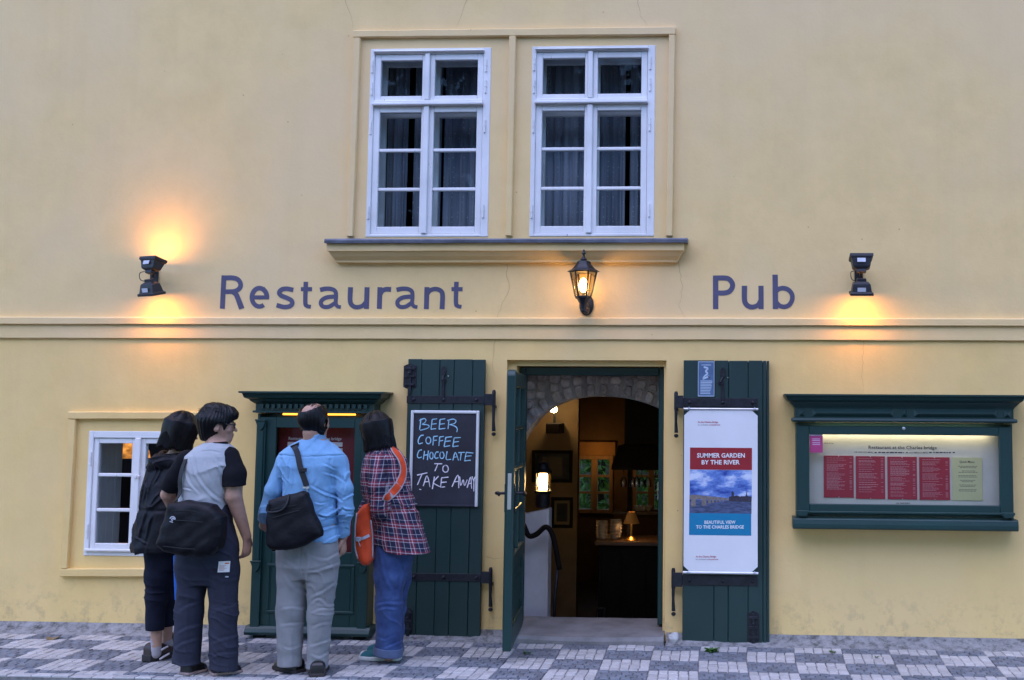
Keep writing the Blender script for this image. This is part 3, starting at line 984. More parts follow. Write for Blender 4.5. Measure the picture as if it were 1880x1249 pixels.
SHR = shutter([(1257, 661), (1411, 663), (1404, 1187), (1250, 1183)], [.375, .545, .78, .955], -1, -.03, .045)

def strap(body, yf, xa, xb, xp, zc, hh, pin_x, pin_z0, pin_z1, bolts):
    """iron strap hinge: band on the planks, knuckle plate past the edge, pintle going down"""
    m = MB()
    m.box(min(xa, xb), max(xa, xb), yf - .007, yf - .0005, zc - hh, zc + hh)
    k = MB(); e0, e1 = sorted((xb, pin_x))
    m.box(e0, e1, yf - .009, yf + .004, zc - hh - .012, zc + hh + .016)
    s_ = m.build('strap_hinge', 'iron', body, bevel=.002)
    for bx in bolts:
        b = MB(); b.lathe([(.013, 0), (.013, -.006), (.008, -.012), (.002, -.014)], (bx, yf - .007, zc), 8, 'Y'); b.build('bolt', 'iron', body)
    p = MB(); p.lathe([(.014, zc - hh - .02), (.014, zc + hh + .03), (.009, zc + hh + .045)], (pin_x, yf + .012, 0), 10)
    p.tube([(pin_x, yf + .012, zc - hh - .02), (pin_x, yf + .012, pin_z1 + .1), (pin_x + .002, yf + .02, pin_z1 + .02)], [.012, .010, .014], 10)
    p.lathe([(.004, -.016), (.015, -.008), (.016, .004), (.006, .012)], (pin_x + .002, yf + .02, pin_z1), 10)
    p.box(pin_x - .012, pin_x + .012, yf + .012, 0.02, zc - hh - .03, zc - hh - .012)
    p.build('pintle', 'iron', body, smooth=40)
body, x0, x1, z0, z1, yf = SHL
for (py, hp, pin) in ((734, 7, (908, 797)), (1060, 7, (902, 1120))):
    zc = P(820, py, yf).z; hh = hp / 256.0
    xa = P(747, py, yf).x; px_ = P(pin[0] - 2, py, yf).x
    strap(body, yf, xa, x1, px_, zc, hh, px_, 0, P(pin[0], pin[1], yf).z, [P(q, py, yf).x for q in (760, 815, 875)])
body2, X0_, X1_, Z0_, Z1_, yf2 = SHR
for (py, hp, pin) in ((739, 8, (1241, 800)), (1066, 9, (1236, 1128))):
    zc = P(1320, py, yf2).z; hh = hp / 256.0
    xa = P(1391, py, yf2).x; px_ = P(pin[0], py, yf2).x
    strap(body2, yf2, xa, X0_, px_, zc, hh, px_, 0, P(pin[0], pin[1], yf2).z, [P(q, py, yf2).x for q in (1266, 1327, 1382)])
# edge board of the right shutter
MB().box(X1_ + .002, X1_ + .018, yf2 + .004, -.004, Z0_ + .005, Z1_ - .002).build('edge_board', 'greenp', body2, bevel=.002)

def drop_latch(body, yf, px, py0, py1, tilt=0.0):
    a = P(px, py0, yf); b = P(px, py1, yf)
    h = a.z - b.z
    m = MB()
    L = lambda u, v: (a.x + u + tilt * (v), v)
    def plate(cx, cz, w_, hh, y0, y1, n=10):
        pts = []
        for k in range(n):
            an = 2 * math.pi * k / n
            pts.append((cx + w_ * math.cos(an), y0, cz + hh * math.sin(an)))
        m.prism(pts, (0, y1 - y0, 0))
    plate(a.x, a.z - h * .28, .021, h * .27, yf - .012, yf - .001)
    plate(a.x - tilt * .02, a.z - h * .74, .021, h * .15, yf - .016, yf - .001)
    m.tube([(a.x, yf - .012, a.z - h * .5), (a.x - tilt * .03, yf - .024, a.z - h * .74)], .008, 8)
    m.box(a.x - .011, a.x + .011, yf - .012, yf - .0005, b.z - .09, b.z + .03)
    m.build('drop_latch', 'iron', body, bevel=.002)
    MB().lathe([(.005, 0), (.006, -.006), (.003, -.01)], (a.x + .035, yf - .001, a.z - h * .52), 8, 'Y').build('rivet', 'steel', body)
drop_latch(body, yf, 815, 672, 708)
drop_latch(body2, yf2, 1327, 674, 712, 0.6)
def slide_bolt(body, yf, px0, px1, py0, py1, down=True):
    x0, x1, z0, z1 = RB(px0, py0, px1, py1, yf)
    m = MB()
    cx = (x0 + x1) / 2; w_ = (x1 - x0) / 2; H_ = z1 - z0
    m.prism([(cx - w_, yf - .005, z0 + .02), (cx, yf - .005, z0), (cx + w_, yf - .005, z0 + .02), (cx + w_, yf - .005, z1 - .02), (cx, yf - .005, z1), (cx - w_, yf - .005, z1 - .02)], (0, .0045, 0))
    m.box(cx - .012, cx + .012, yf - .016, yf - .006, z0 - (.03 if down else -.03), z1 - .02)
    for k in (.2, .5, .8): m.box(cx - w_ * .8, cx + w_ * .8, yf - .020, yf - .012, z0 + H_ * k - .008, z0 + H_ * k + .008)
    m.lathe([(.007, 0), (.007, -.02), (.01, -.026), (.004, -.03)], (cx, yf - .016, z0 + H_ * .62), 8, 'Y')
    m.build('slide_bolt', 'iron', body, bevel=.0015)
slide_bolt(body, yf, 741, 765, 667, 716)
slide_bolt(body2, yf2, 1372, 1394, 1121, 1183)
slide_bolt(body, yf, 742, 758, 1115, 1165)

# ================================================================== chalkboard
M['slate'] = simple('chalk_slate', (0.018, 0.018, 0.028), 0.7, 0, 0.5, 4)
M['alu'] = simple('pale_board_rim', (0.72, 0.72, 0.74), 0.35, 0.3, 0.08)
M['chalk_blue'] = simple('blue_chalk', (0.34, 0.60, 0.74), 0.9, 0, 0.35, 45)
M['chalk_white'] = simple('white_chalk', (0.74, 0.70, 0.74), 0.9, 0, 0.25, 45)
by = yf - .012
cb = RQ((755, 754), (881, 754), (877, 931), (751, 929), by)
chalk = thing('chalkboard', 'black chalkboard in a pale rim offering beer and coffee, hung on a shutter', 'chalkboard', (cb[0], by, cb[2]))
MB().box(cb[0] + .004, cb[1] - .004, by - .004, by + .008, cb[2] + .004, cb[3] - .004).build('board', 'slate', chalk, bevel=.001)
rw = .021
f = MB(); f.box(cb[0], cb[0] + rw, by - .013, by + .009, cb[2], cb[3]).box(cb[1] - rw, cb[1], by - .013, by + .009, cb[2], cb[3])
f.box(cb[0] + rw, cb[1] - rw, by - .012, by + .009, cb[3] - rw, cb[3]).build('rim', 'alu', chalk, bevel=.005, seg=2)
MB().box(cb[0] + rw, cb[1] - rw, by - .008, by + .009, cb[2], cb[2] + rw * .6).build('rim', 'slate', chalk, bevel=.002)
def ell(cx, cy, rx, ry): return [(cx + rx * math.sin(R(k * 30 - 20)), cy - ry * math.cos(R(k * 30 - 20))) for k in range(14)]
beer = [[(205, 182), (190, 305)], [(183, 202), (240, 180), (262, 195), (250, 225), (215, 246)], [(215, 246), (275, 250), (300, 270), (270, 295), (196, 312)],
        [(335, 190), (320, 300)], [(335, 190), (390, 182)], [(330, 245), (385, 238)], [(318, 302), (380, 295)], [(425, 190), (412, 300)], [(425, 190), (485, 182)], [(420, 245), (478, 238)], [(410, 302), (485, 292)],
        [(525, 200), (515, 300)], [(508, 202), (570, 186), (605, 200), (590, 235), (530, 250)], [(545, 248), (600, 270), (622, 300), (615, 336)]]
coffee = [[(238, 368), (200, 378), (175, 430), (182, 468), (228, 456)], ell(290, 430, 28, 38), [(350, 385), (342, 487)], [(350, 385), (400, 380)], [(345, 432), (390, 426)], [(420, 390), (412, 492)], [(420, 390), (470, 382)], [(415, 437), (460, 430)],
          [(490, 395), (470, 500)], [(490, 395), (560, 386)], [(485, 442), (545, 436)], [(468, 502), (540, 490)], [(585, 402), (570, 500)], [(585, 400), (663, 396)], [(580, 450), (640, 441)], [(568, 502), (636, 492)]]
choc = [[(215, 537), (185, 547), (165, 600), (176, 630), (215, 620)], [(247, 550), (232, 647)], [(290, 545), (280, 655)], [(238, 602), (285, 593)], ell(325, 605, 20, 38), [(408, 562), (380, 567), (362, 610), (375, 635), (405, 628)], ell(445, 600, 24, 38),
        [(505, 555), (495, 645), (550, 646)], [(570, 660), (600, 567), (635, 660)], [(585, 622), (625, 616)], [(632, 570), (705, 566)], [(668, 568), (655, 660)], [(725, 567), (705, 665)], [(725, 566), (807, 576)], [(715, 612), (785, 606)], [(703, 666), (775, 656)]]
tta = [[(358, 696), (450, 699)], [(400, 698), (365, 782)], ell(487, 755, 32, 40),
       [(160, 828), (280, 801)], [(215, 820), (165, 940)], [(230, 955), (275, 836), (310, 966)], [(250, 906), (302, 900)], [(360, 845), (335, 987)], [(407, 840), (350, 910), (405, 952), (447, 966)],
       [(440, 860), (430, 965)], [(440, 858), (520, 850)], [(435, 912), (500, 906)], [(430, 967), (482, 962)],
       [(560, 962), (630, 828), (640, 977)], [(595, 906), (635, 900)], [(650, 845), (660, 947), (690, 880), (705, 947), (735, 880)], [(735, 972), (775, 850), (785, 982)], [(750, 926), (785, 920)], [(790, 842), (808, 890)], [(832, 842), (812, 890), (812, 1014)], [(185, 988), (208, 994)]]
def chalk_words(st, mat, nm):
    mb = MB()
    for i, s_ in enumerate(st):
        cv = catmull([Vector(p) for p in s_], 4)
        cv = [p + Vector((random.uniform(-1.2, 1.2), random.uniform(-1.2, 1.2))) for p in cv]
        def plane(u, v, l):
            q = P(740 + u / 6.244, 740 + v / 6.245, by - .005); return (q.x, by - .0052 - l, q.z)
        ribbon(mb, cv, random.uniform(10.5, 13.5), plane, .0002 * (i % 4), random.uniform(8, 11.5))
    mb.build(nm, mat, chalk)
chalk_words(beer + coffee + choc, 'chalk_blue', 'chalk_lettering'); chalk_words(tta, 'chalk_white', 'chalk_lettering')

# ================================================================== hanging banner
M['vinyl'] = simple('white_vinyl', (0.74, 0.73, 0.74), 0.5, 0, 0.05, 2, 0.05, 8)
M['b_red'] = simple('printed_red', (0.30, 0.012, 0.02), 0.5, 0, 0.06)
M['b_teal'] = simple('printed_teal', (0.0, 0.19, 0.36), 0.5, 0, 0.06)
M['print_white'] = simple('printed_white', (0.78, 0.78, 0.78), 0.5, 0, 0.03)
M['print_dark'] = simple('printed_dark', (0.05, 0.04, 0.05), 0.6, 0, 0.1)
M['print_grey'] = simple('printed_grey', (0.25, 0.24, 0.27), 0.6, 0, 0.1)
M['print_red'] = simple('printed_red_text', (0.42, 0.03, 0.08), 0.6, 0, 0.1)
def picture_sky():
    t = NT('printed_sky'); v = t.coord('Object')
    n = t.noise(1.0, 6, 0.65, t.coord('Object', (5.5, 1, 13)))
    sep = t.new('ShaderNodeSeparateXYZ'); t.link(v, sep.inputs[0])
    a = t.ramp(n.outputs['Fac'], [(0.36, (0.015, 0.05, 0.28)), (0.50, (0.13, 0.24, 0.58)), (0.62, (0.62, 0.68, 0.82))])
    t.base(a); t.b.inputs['Roughness'].default_value = 0.5; return t.m
def picture_water():
    t = NT('printed_river')
    n = t.noise(1.0, 5, 0.7, t.coord('Object', (14, 1, 70)))
    t.base(t.ramp(n.outputs['Fac'], [(0.35, (0.02, 0.028, 0.06)), (0.65, (0.10, 0.13, 0.26))])); t.b.inputs['Roughness'].default_value = 0.5; return t.m
M['psky'] = picture_sky(); M['pwater'] = picture_water()
by2 = yf2 - .03
bq = [P(*p, by2) for p in ((1258, 751), (1391, 751), (1391, 1053), (1253, 1051))]
bx0, bx1 = (bq[0].x + bq[3].x) / 2, (bq[1].x + bq[2].x) / 2; bz1, bz0 = bq[0].z, (bq[2].z + bq[3].z) / 2
ban = thing('banner', 'white hanging banner with red and teal print on the right shutter', 'banner', (bx0, by2, bz0))
ch = .045
MB().prism([(bx0, by2, bz0 + ch), (bx0 + ch, by2, bz0 + .004), (bx1 - ch, by2, bz0 + .004), (bx1, by2, bz0 + ch), (bx1, by2, bz1 - ch), (bx1 - ch, by2, bz1 - .004), (bx0 + ch, by2, bz1 - .004), (bx0, by2, bz1 - ch)], (0, .0012, 0)).build('sheet', 'vinyl', ban)
for z in (bz0, bz1):
    MB().lathe([(.009, bx0 - .004), (.009, bx1 + .004)], (0, by2 + .002, z), 12, 'X').build('rod', 'alu' if z == bz0 else 'steel', ban, smooth=40)
    for x in (bx0 + .035, bx1 - .02):
        MB().tube([(x - .012, by2 - .012, z - .004), (x, by2 - .014, z + .014), (x + .012, by2 - .012, z - .004)], .003, 6).build('hook', 'steel', ban)
def bP(cx, cy): return P(1250 + cx / 3.9, 740 + cy / 3.903, by2)     # banner crop pixels
def bquad(a, b, c, d, mat, lift, nm):
    pts = [bP(*q) for q in (a, b, c, d)]
    x0 = (pts[0].x + pts[3].x) / 2; x1 = (pts[1].x + pts[2].x) / 2; z1 = (pts[0].z + pts[1].z) / 2; z0 = (pts[2].z + pts[3].z) / 2
    MB().quad((x0, by2 - lift, z0), (x1, by2 - lift, z0), (x1, by2 - lift, z1), (x0, by2 - lift, z1)).build(nm, mat, ban)
    return x0, x1, z0, z1
rd = bquad((67, 316), (510, 326), (509, 484), (64, 474), 'b_red', .0008, 'printed_panel')
sk = bquad((64, 476), (509, 486), (507, 705), (62, 690), 'psky', .0008, 'printed_picture')
wt = bquad((62, 690), (507, 705), (505, 798), (60, 785), 'pwater', .0008, 'printed_picture')
tl = bquad((60, 785), (505, 798), (503, 956), (58, 942), 'b_teal', .0008, 'printed_panel')
# bridge and town silhouette, printed
M['p_bridge'] = simple('printed_bridge', (0.20, 0.165, 0.15), 0.5, 0, 0.4, 60)
M['p_town'] = simple('printed_town', (0.035, 0.03, 0.05), 0.5, 0, 0.5, 60)
bm_ = MB()
def pl2(pts, lift):
    return [(bP(a, b).x, by2 - lift, bP(a, b).z) for a, b in pts]
bm_.poly(pl2([(62, 660), (95, 657), (345, 683), (345, 697), (62, 690)], .0013))

for (xa, xb, yb) in ((74, 106, 742), (150, 182, 735), (195, 213, 720), (222, 238, 715), (250, 262, 712), (275, 285, 708), (300, 308, 706)):
    bm_.poly(pl2([(xa, 684), ((xa + xb) / 2, 655 + xa * .06), (xb, 686), (xb, yb), (xa, yb)], .0016))
bm_.build('printed_picture', 'p_bridge', ban)
tw = MB()
tw.poly(pl2([(345, 705), (345, 672), (362, 668), (362, 640), (371, 630), (380, 642), (380, 668), (400, 662), (428, 672), (428, 708)], .0013))
tw.poly(pl2([(428, 708), (428, 668), (460, 668), (466, 660), (470, 625), (474, 660), (480, 668), (507, 672), (506, 712)], .0013))
tw.build('printed_picture', 'p_town', ban)
def btxt(txt, x0, x1, yb, h, mat, bold=.012, align='CENTER'):
    a = bP(x0, yb); b = bP(x1, yb); zt = bP(x0, yb - h).z
    cx = (a.x + b.x) / 2
    sl = (b.z - a.z) / (b.x - a.x)
    text_mesh(txt, mat, cx, (a.z + b.z) / 2, by2 - .0014, zt - a.z, ban, 'printed_lettering', width=b.x - a.x, bold=bold, slope=sl)
btxt('SUMMER GARDEN', 116, 458, 391, 32, 'print_white', .022); btxt('BY THE RIVER', 149, 422, 440, 32, 'print_white', .022)
btxt('BEAUTIFUL VIEW', 169, 391, 866, 24, 'print_white', .018); btxt('TO THE CHARLES BRIDGE', 109, 452, 900, 24, 'print_white', .018)
for yb in (143, 1107):
    dx = 0 if yb < 500 else -14
    btxt('At the Charles Bridge', 121 + dx, 267 + dx, yb, 13, 'print_red', .012)
    btxt('an architect', 121 + dx, 198 + dx, yb + 18, 10, 'print_grey'); btxt('uniquehotel', 203 + dx, 281 + dx, yb + 18, 10, 'print_red')

# ---- little plastic notice on the right shutter
M['plastic'] = simple('blue_plastic_plate', (0.085, 0.145, 0.26), 0.3, 0, 0.25, 9)
M['plate_white'] = simple('plate_print', (0.45, 0.55, 0.66), 0.5, 0, 0.1)
nq = RQ((1282, 664), (1312, 664), (1311, 728), (1281, 728), yf2 - .003)
note = thing('notice_plate', 'small translucent blue notice at the top of the right shutter', 'notice', (nq[0], yf2 - .003, nq[2]))
MB().box(nq[0], nq[1], yf2 - .007, yf2 - .002, nq[2], nq[3]).build('plate', 'plastic', note, bevel=.001)
mb = MB(); nw = nq[1] - nq[0]; nh = nq[3] - nq[2]
NP = lambda u, v, l: (nq[0] + u * nw, yf2 - .0076 - l, nq[3] - v * nh)
ribbon(mb, catmull([Vector(p) for p in ((.35, .16), (.62, .2), (.45, .28), (.6, .34), (.4, .42), (.3, .5), (.45, .47), (.62, .44), (.72, .48), (.6, .40))], 5), .05, NP)
for k in range(9): ribbon(mb, [Vector((.15, .56 + k * .045)), Vector((random.uniform(.6, .88), .56 + k * .045))], .022, NP)
ribbon(mb, [Vector((.2, .1)), Vector((.8, .1))], .02, NP)
mb.build('printed_marks', 'plate_white', note)
rim = MB()
for (a, b, c, d) in ((0, 1, 0, .02), (0, 1, .98, 1), (0, .03, .02, .98), (.97, 1, .02, .98)):
    rim.quad(NP(a, c, .001), NP(b, c, .001), NP(b, d, .001), NP(a, d, .001))
rim.build('rim', 'plate_white', note)
# ================================================================== showcases
M['case_red'] = simple('dark_red_backing', (0.17, 0.014, 0.02), 0.6, 0, 0.1)
M['paper'] = simple('cream_paper', (0.70, 0.68, 0.60), 0.7, 0, 0.04)
M['menu_red'] = simple('red_menu_card', (0.42, 0.03, 0.055), 0.45, 0, 0.1, 3)
M['menu_yellow'] = simple('pale_yellow_menu', (0.66, 0.64, 0.34), 0.6, 0, 0.05)
M['pink'] = simple('pink_sticker', (0.40, 0.045, 0.16), 0.5, 0, 0.05)
M['case_glass'] = glass_mat('showcase_glass', (0.97, 0.98, 0.97), 0.55)
M['tube_warm'] = emit('warm_tube', (1.0, 0.36, 0.04), 1.3)
M['tube_pale'] = emit('pale_tube', (1.0, 0.86, 0.58), 5.5)

def cornice(th, x0, x1, steps, name='cornice', back=0.0, mat='green'):
    """stepped cornice: steps = [(z, projection)] from the top; overhang equals projection beyond the body"""
    vs = []; fs = []
    for (z, pr, dx0, dx1) in steps:
        vs += [(x0 - dx0, back, z), (x0 - dx0, -pr, z), (x1 + dx1, -pr, z), (x1 + dx1, back, z)]
    n = len(steps)
    for i in range(n - 1):
        a = i * 4; b = a + 4
        for k in range(3): fs.append((a + k, a + k + 1, b + k + 1, b + k))
    fs.append((0, 3, 2, 1)); fs.append(tuple((n - 1) * 4 + k for k in (0, 1, 2, 3)))
    return mesh_obj(name, vs, fs, mat, th)

# ---- tall green menu case behind the people
d1 = .14
tc_t = RB(476, 760, 684, 768, -d1); tc_b = RB(457, 1140, 674, 1152, -d1)
tx0 = (tc_t[0] + tc_b[0]) / 2; tx1 = (tc_t[1] + tc_b[1]) / 2
tz0 = P(565, 1153, -d1).z; tz1 = P(565, 757, -d1).z
case = thing('menu_case', 'tall dark green wooden menu case with red poster, standing against the wall', 'menu case', (tx0, -.07, 0.0))
zc1 = P(575, 719, -d1 - .1).z
ov = .105
cornice(case, tx0, tx1, [(zc1, d1 + ov, ov, ov), (zc1 - .012, d1 + ov, ov, ov), (zc1 - .016, d1 + ov * .82, ov * .82, ov * .82), (zc1 - .045, d1 + ov * .72, ov * .72, ov * .72), (zc1 - .058, d1 + ov * .45, ov * .45, ov * .45), (zc1 - .066, d1 + ov * .42, ov * .42, ov * .42), (zc1 - .085, d1 + .02, .02, .02), (zc1 - .088, d1 + .012, .012, .012), (tz1 + .012, d1 + .012, .012, .012), (tz1 + .008, d1 + .028, .028, .028), (tz1 - .004, d1 + .028, .028, .028), (tz1 - .008, d1 + .004, .004, .004)])
k = 0
x = tx0 + .03
while x < tx1 - .03:
    MB().box(x, x + .022, -d1 - .038, -d1 - .012, zc1 - .118, zc1 - .09).build('dentil', 'green', case); x += .042
# carcass: sides, back, stiles, rails
px = lambda p: P(p, 900, -d1).x
op = RB(503, 786, 648, 1014, -d1)
zgap = P(565, 766, -d1).z
cs = MB()
cs.box(tx0, tx0 + .018, -d1, -.002, tz0, tz1 - .01).box(tx1 - .018, tx1, -d1, -.002, tz0, tz1 - .01)
cs.box(tx0 + .018, tx1 - .018, -.012, -.002, tz0, tz1 - .01).build('carcass', 'green', case, bevel=.002)
fr = MB()
fr.box(tx0 + .018, op[0], -d1 + .001, -d1 + .03, tz0, zgap).box(op[1], tx1 - .018, -d1 + .001, -d1 + .03, tz0, zgap)
fr.box(op[0], op[1], -d1 + .001, -d1 + .03, op[3], zgap).box(op[0], op[1], -d1 + .001, -d1 + .03, tz0, op[2]).build('door_frame', 'green', case, bevel=.003)
# pilasters with little capitals and blocks
for xa in (tx0 + .002, tx1 - .068):
    pl = MB(); pl.box(xa, xa + .066, -d1 - .02, -d1 + .0, tz0, zgap - .03); pl.box(xa + .012, xa + .054, -d1 - .03, -d1 - .02, P(480, 1040, -d1).z, zgap - .10)
    for zz in (zgap - .03, P(480, 1032, -d1).z):
        pl.prism([(xa - .004, -d1 - .034, zz), (xa + .07, -d1 - .034, zz), (xa + .055, -d1 - .034, zz - .045), (xa + .033, -d1 - .034, zz - .07), (xa + .011, -d1 - .034, zz - .045)], (0, .014, 0))
        pl.box(xa - .006, xa + .072, -d1 - .04, -d1 - .0205, zz, zz + .012)
    pl.build('pilaster', 'green', case, bevel=.002)
pz0, pz1 = P(560, 1127, -d1).z, P(560, 1036, -d1).z
lpn = MB(); a, b = op[0] - .03, op[1] + .03
lpn.box(a, b, -d1 - .006, -d1 + .0005, pz0, pz0 + .02).box(a, b, -d1 - .006, -d1 + .0005, pz1 - .02, pz1).box(a, a + .02, -d1 - .006, -d1 + .0005, pz0 + .02, pz1 - .02).box(b - .02, b, -d1 - .006, -d1 + .0005, pz0 + .02, pz1 - .02)
lpn.build('panel_moulding', 'green', case, bevel=.004)
bs = MB(); zb0 = P(565, 1168, -d1 - .03).z
bs.prism([(tx0 - .03, -d1 - .035, zb0), (tx0 - .03, -d1 - .045, zb0 + .02), (tx0 - .03, -d1 - .03, zb0 + .045), (tx0 - .03, -d1 - .012, tz0 + .012), (tx0 - .03, -.002, tz0 + .012), (tx0 - .03, -.002, zb0)], (tx1 - tx0 + .06, 0, 0))
bs.build('plinth', 'green', case, bevel=.003)
ft = MB()
for xa in (tx0 + .02, tx1 - .1): ft.box(xa, xa + .08, -d1, -.01, 0.0, zb0)
ft.build('foot', 'black', case, bevel=.004)
MB().quad((op[0] - .02, -.03, op[2] - .02), (op[1] + .02, -.03, op[2] - .02), (op[1] + .02, -.03, op[3] + .02), (op[0] - .02, -.03, op[3] + .02)).build('poster', 'case_red', case)
MB().quad((op[0], -d1 + .016, op[2]), (op[1], -d1 + .016, op[2]), (op[1], -d1 + .016, op[3]), (op[0], -d1 + .016, op[3])).build('pane', 'case_glass', case)
pa = P(530, 810, -.03); pb = P(627, 810, -.03)
text_mesh('Restaurant at the Charles bridge', 'print_white', (pa.x + pb.x) / 2, P(578, 808, -.03).z, -.032, .022, case, 'printed_lettering', width=pb.x - pa.x, bold=.012)
q = RB(528, 812, 629, 820, -.03); MB().quad((q[0], -.0315, q[2]), (q[1], -.0315, q[2]), (q[1], -.0315, q[3]), (q[0], -.0315, q[3])).build('printed_strip', 'print_white', case)
q = RB(528, 823, 629, 832, -.03); MB().quad((q[0], -.0315, q[2]), (q[1], -.0315, q[2]), (q[1], -.0315, q[3]), (q[0], -.0315, q[3])).build('printed_strip', 'paper', case)
MB().lathe([(.007, op[0] + .02), (.007, op[1] - .02)], (0, -.07, zgap + .020), 10, 'X').build('light_tube', 'tube_warm', case, smooth=True)

# ---- wide wall case on the right
d2 = .15
wc = RQ((1462, 785), (1858, 788), (1862, 956), (1462, 951), -d2)
wx0, wx1 = wc[0], wc[1]
wz = lambda py, y=-d2: P(1660, py, y).z
wcase = thing('menu_case', 'wide dark green wall case with four red menu cards and a yellow one', 'menu case', (wx0, -.07, wz(972)))
zt = wz(724.5, -.24); ov = .085
zled = wz(771); zfr = wz(751)
cornice(wcase, wx0, wx1, [(zt, d2 + ov, ov, ov), (zt - .012, d2 + ov, ov, ov), (zt - .016, d2 + ov * .86, ov * .86, ov * .86), (zt - .04, d2 + ov * .75, ov * .75, ov * .75), (zt - .056, d2 + ov * .5, ov * .5, ov * .5), (zt - .062, d2 + ov * .45, ov * .45, ov * .45), (zt - .085, d2 + ov * .2, ov * .2, ov * .2), (zfr, d2 + .01, .008, .008), (zled + .012, d2 + .01, .008, .008), (zled + .008, d2 + .03, .026, .026), (zled - .006, d2 + .034, .03, .03), (zled - .016, d2 + .03, .026, .026), (zled - .022, d2 + .004, .0, .0)])
def raised(xa, xb, za, zb, y, h, dia=False):
    m = MB(); i = min((xb - xa), (zb - za)) * (.5 if not dia else .499)
    if dia: top = [((xa + xb) / 2 - .001, (za + zb) / 2 - .001), ((xa + xb) / 2 + .001, (za + zb) / 2 - .001), ((xa + xb) / 2 + .001, (za + zb) / 2 + .001), ((xa + xb) / 2 - .001, (za + zb) / 2 + .001)]
    else: top = [(xa + i, za + i * .9), (xb - i, za + i * .9), (xb - i, zb - i * .9), (xa + i, zb - i * .9)]
    b_ = [(xa, za), (xb, za), (xb, zb), (xa, zb)]
    vs = [(u, y, v) for u, v in b_] + [(u, y - h, v) for u, v in top]
    m.add(vs, [(4, 5, 6, 7)] + [(k, (k + 1) % 4, 4 + (k + 1) % 4, 4 + k) for k in range(4)])
    m.build('raised_panel', 'green', wcase)
za, zb = zled + .018, zfr - .004
for (pa_, pb_, dia) in ((1466, 1478, 1), (1491, 1641, 0), (1654, 1665, 1), (1677, 1830, 0), (1842, 1855, 1)):
    raised(P(pa_, 760, -d2).x, P(pb_, 760, -d2).x, za, zb, -d2 - .0095, .02, bool(dia))
wo = RQ((1486, 797), (1834, 801), (1836, 929), (1486, 925), -d2)
zbot = wz(953.5); ztop = wz(783)
cs = MB()
cs.box(wx0, wx0 + .016, -d2, -.002, zbot, ztop + .02).box(wx1 - .016, wx1, -d2, -.002, zbot, ztop + .02)
cs.box(wx0 + .016, wx1 - .016, -.012, -.002, zbot, ztop + .02).box(wx0 + .016, wx1 - .016, -d2 + .03, -.012, zbot, zbot + .014).build('carcass', 'green', wcase, bevel=.002)
fr = MB(); y0, y1 = -d2 - .004, -d2 + .026
fr.box(wx0 + .014, wo[0], y0, y1, zbot + .03, ztop).box(wo[1], wx1 - .014, y0, y1, zbot + .03, ztop)
fr.box(wo[0], wo[1], y0, y1, wo[3], ztop).box(wo[0], wo[1], y0, y1, zbot + .03, wo[2]).build('door_frame', 'green', wcase, bevel=.004)
MB().lathe([(.011, 0), (.011, -.006), (.006, -.008)], (P(1659, 787, y0).x, y0, wz(787, y0)), 12, 'Y').build('lock', 'steel', wcase, smooth=40)
bt = MB()
zA, zB_ = wz(974, -d2 - .03), wz(953, -d2 - .03)
bt.prism([(wx0 - .025, -d2 - .02, zA), (wx0 - .025, -d2 - .032, zA + .008), (wx0 - .025, -d2 - .032, zA + .035), (wx0 - .025, -d2 - .025, zB_ - .008), (wx0 - .025, -d2 - .015, zB_), (wx0 - .025, -.002, zB_), (wx0 - .025, -.002, zA)], (wx1 - wx0 + .05, 0, 0))
bt.box(wx0 + .002, wx1 - .002, -d2 - .016, -d2 + .02, wz(944), wz(940)).build('bottom_moulding', 'green', wcase, bevel=.003)
for xa in (wx0 - .002, wx1 - .085):
    bl = MB(); bl.prism([(xa, -d2 - .034, wz(939)), (xa + .088, -d2 - .034, wz(939)), (xa + .088, -d2 - .034, wz(942)), (xa + .07, -d2 - .034, wz(949)), (xa + .015, -d2 - .034, wz(949)), (xa, -d2 - .034, wz(944))], (0, .034, 0)); bl.build('block', 'green', wcase, bevel=.003)
yb = -.045
MB().quad((wo[0] - .03, yb, wo[2] - .03), (wo[1] + .03, yb, wo[2] - .03), (wo[1] + .03, yb, wo[3] + .03), (wo[0] - .03, yb, wo[3] + .03)).build('backing_board', 'paper', wcase)
MB().quad((wo[0], -d2 + .012, wo[2]), (wo[1], -d2 + .012, wo[2]), (wo[1], -d2 + .012, wo[3]), (wo[0], -d2 + .012, wo[3])).build('pane', 'case_glass', wcase)
MB().lathe([(.007, wo[0] + .05), (.007, wo[1] - .05)], (0, -.085, wo[3] + .016), 10, 'X').build('light_tube', 'tube_pale', wcase, smooth=True)
CX = lambda u: 1430 + u / 4.164
CY = lambda v: 700 + v / 4.163
def wq(u0, v0, u1, v1, y): return RB(CX(u0), CY(v0), CX(u1), CY(v1), y)
cards = [(343, 570, 572, 890, 'menu_red'), (588, 574, 812, 900, 'menu_red'), (830, 578, 1056, 904, 'menu_red'), (1074, 582, 1307, 908, 'menu_red'), (1326, 584, 1556, 912, 'menu_yellow')]
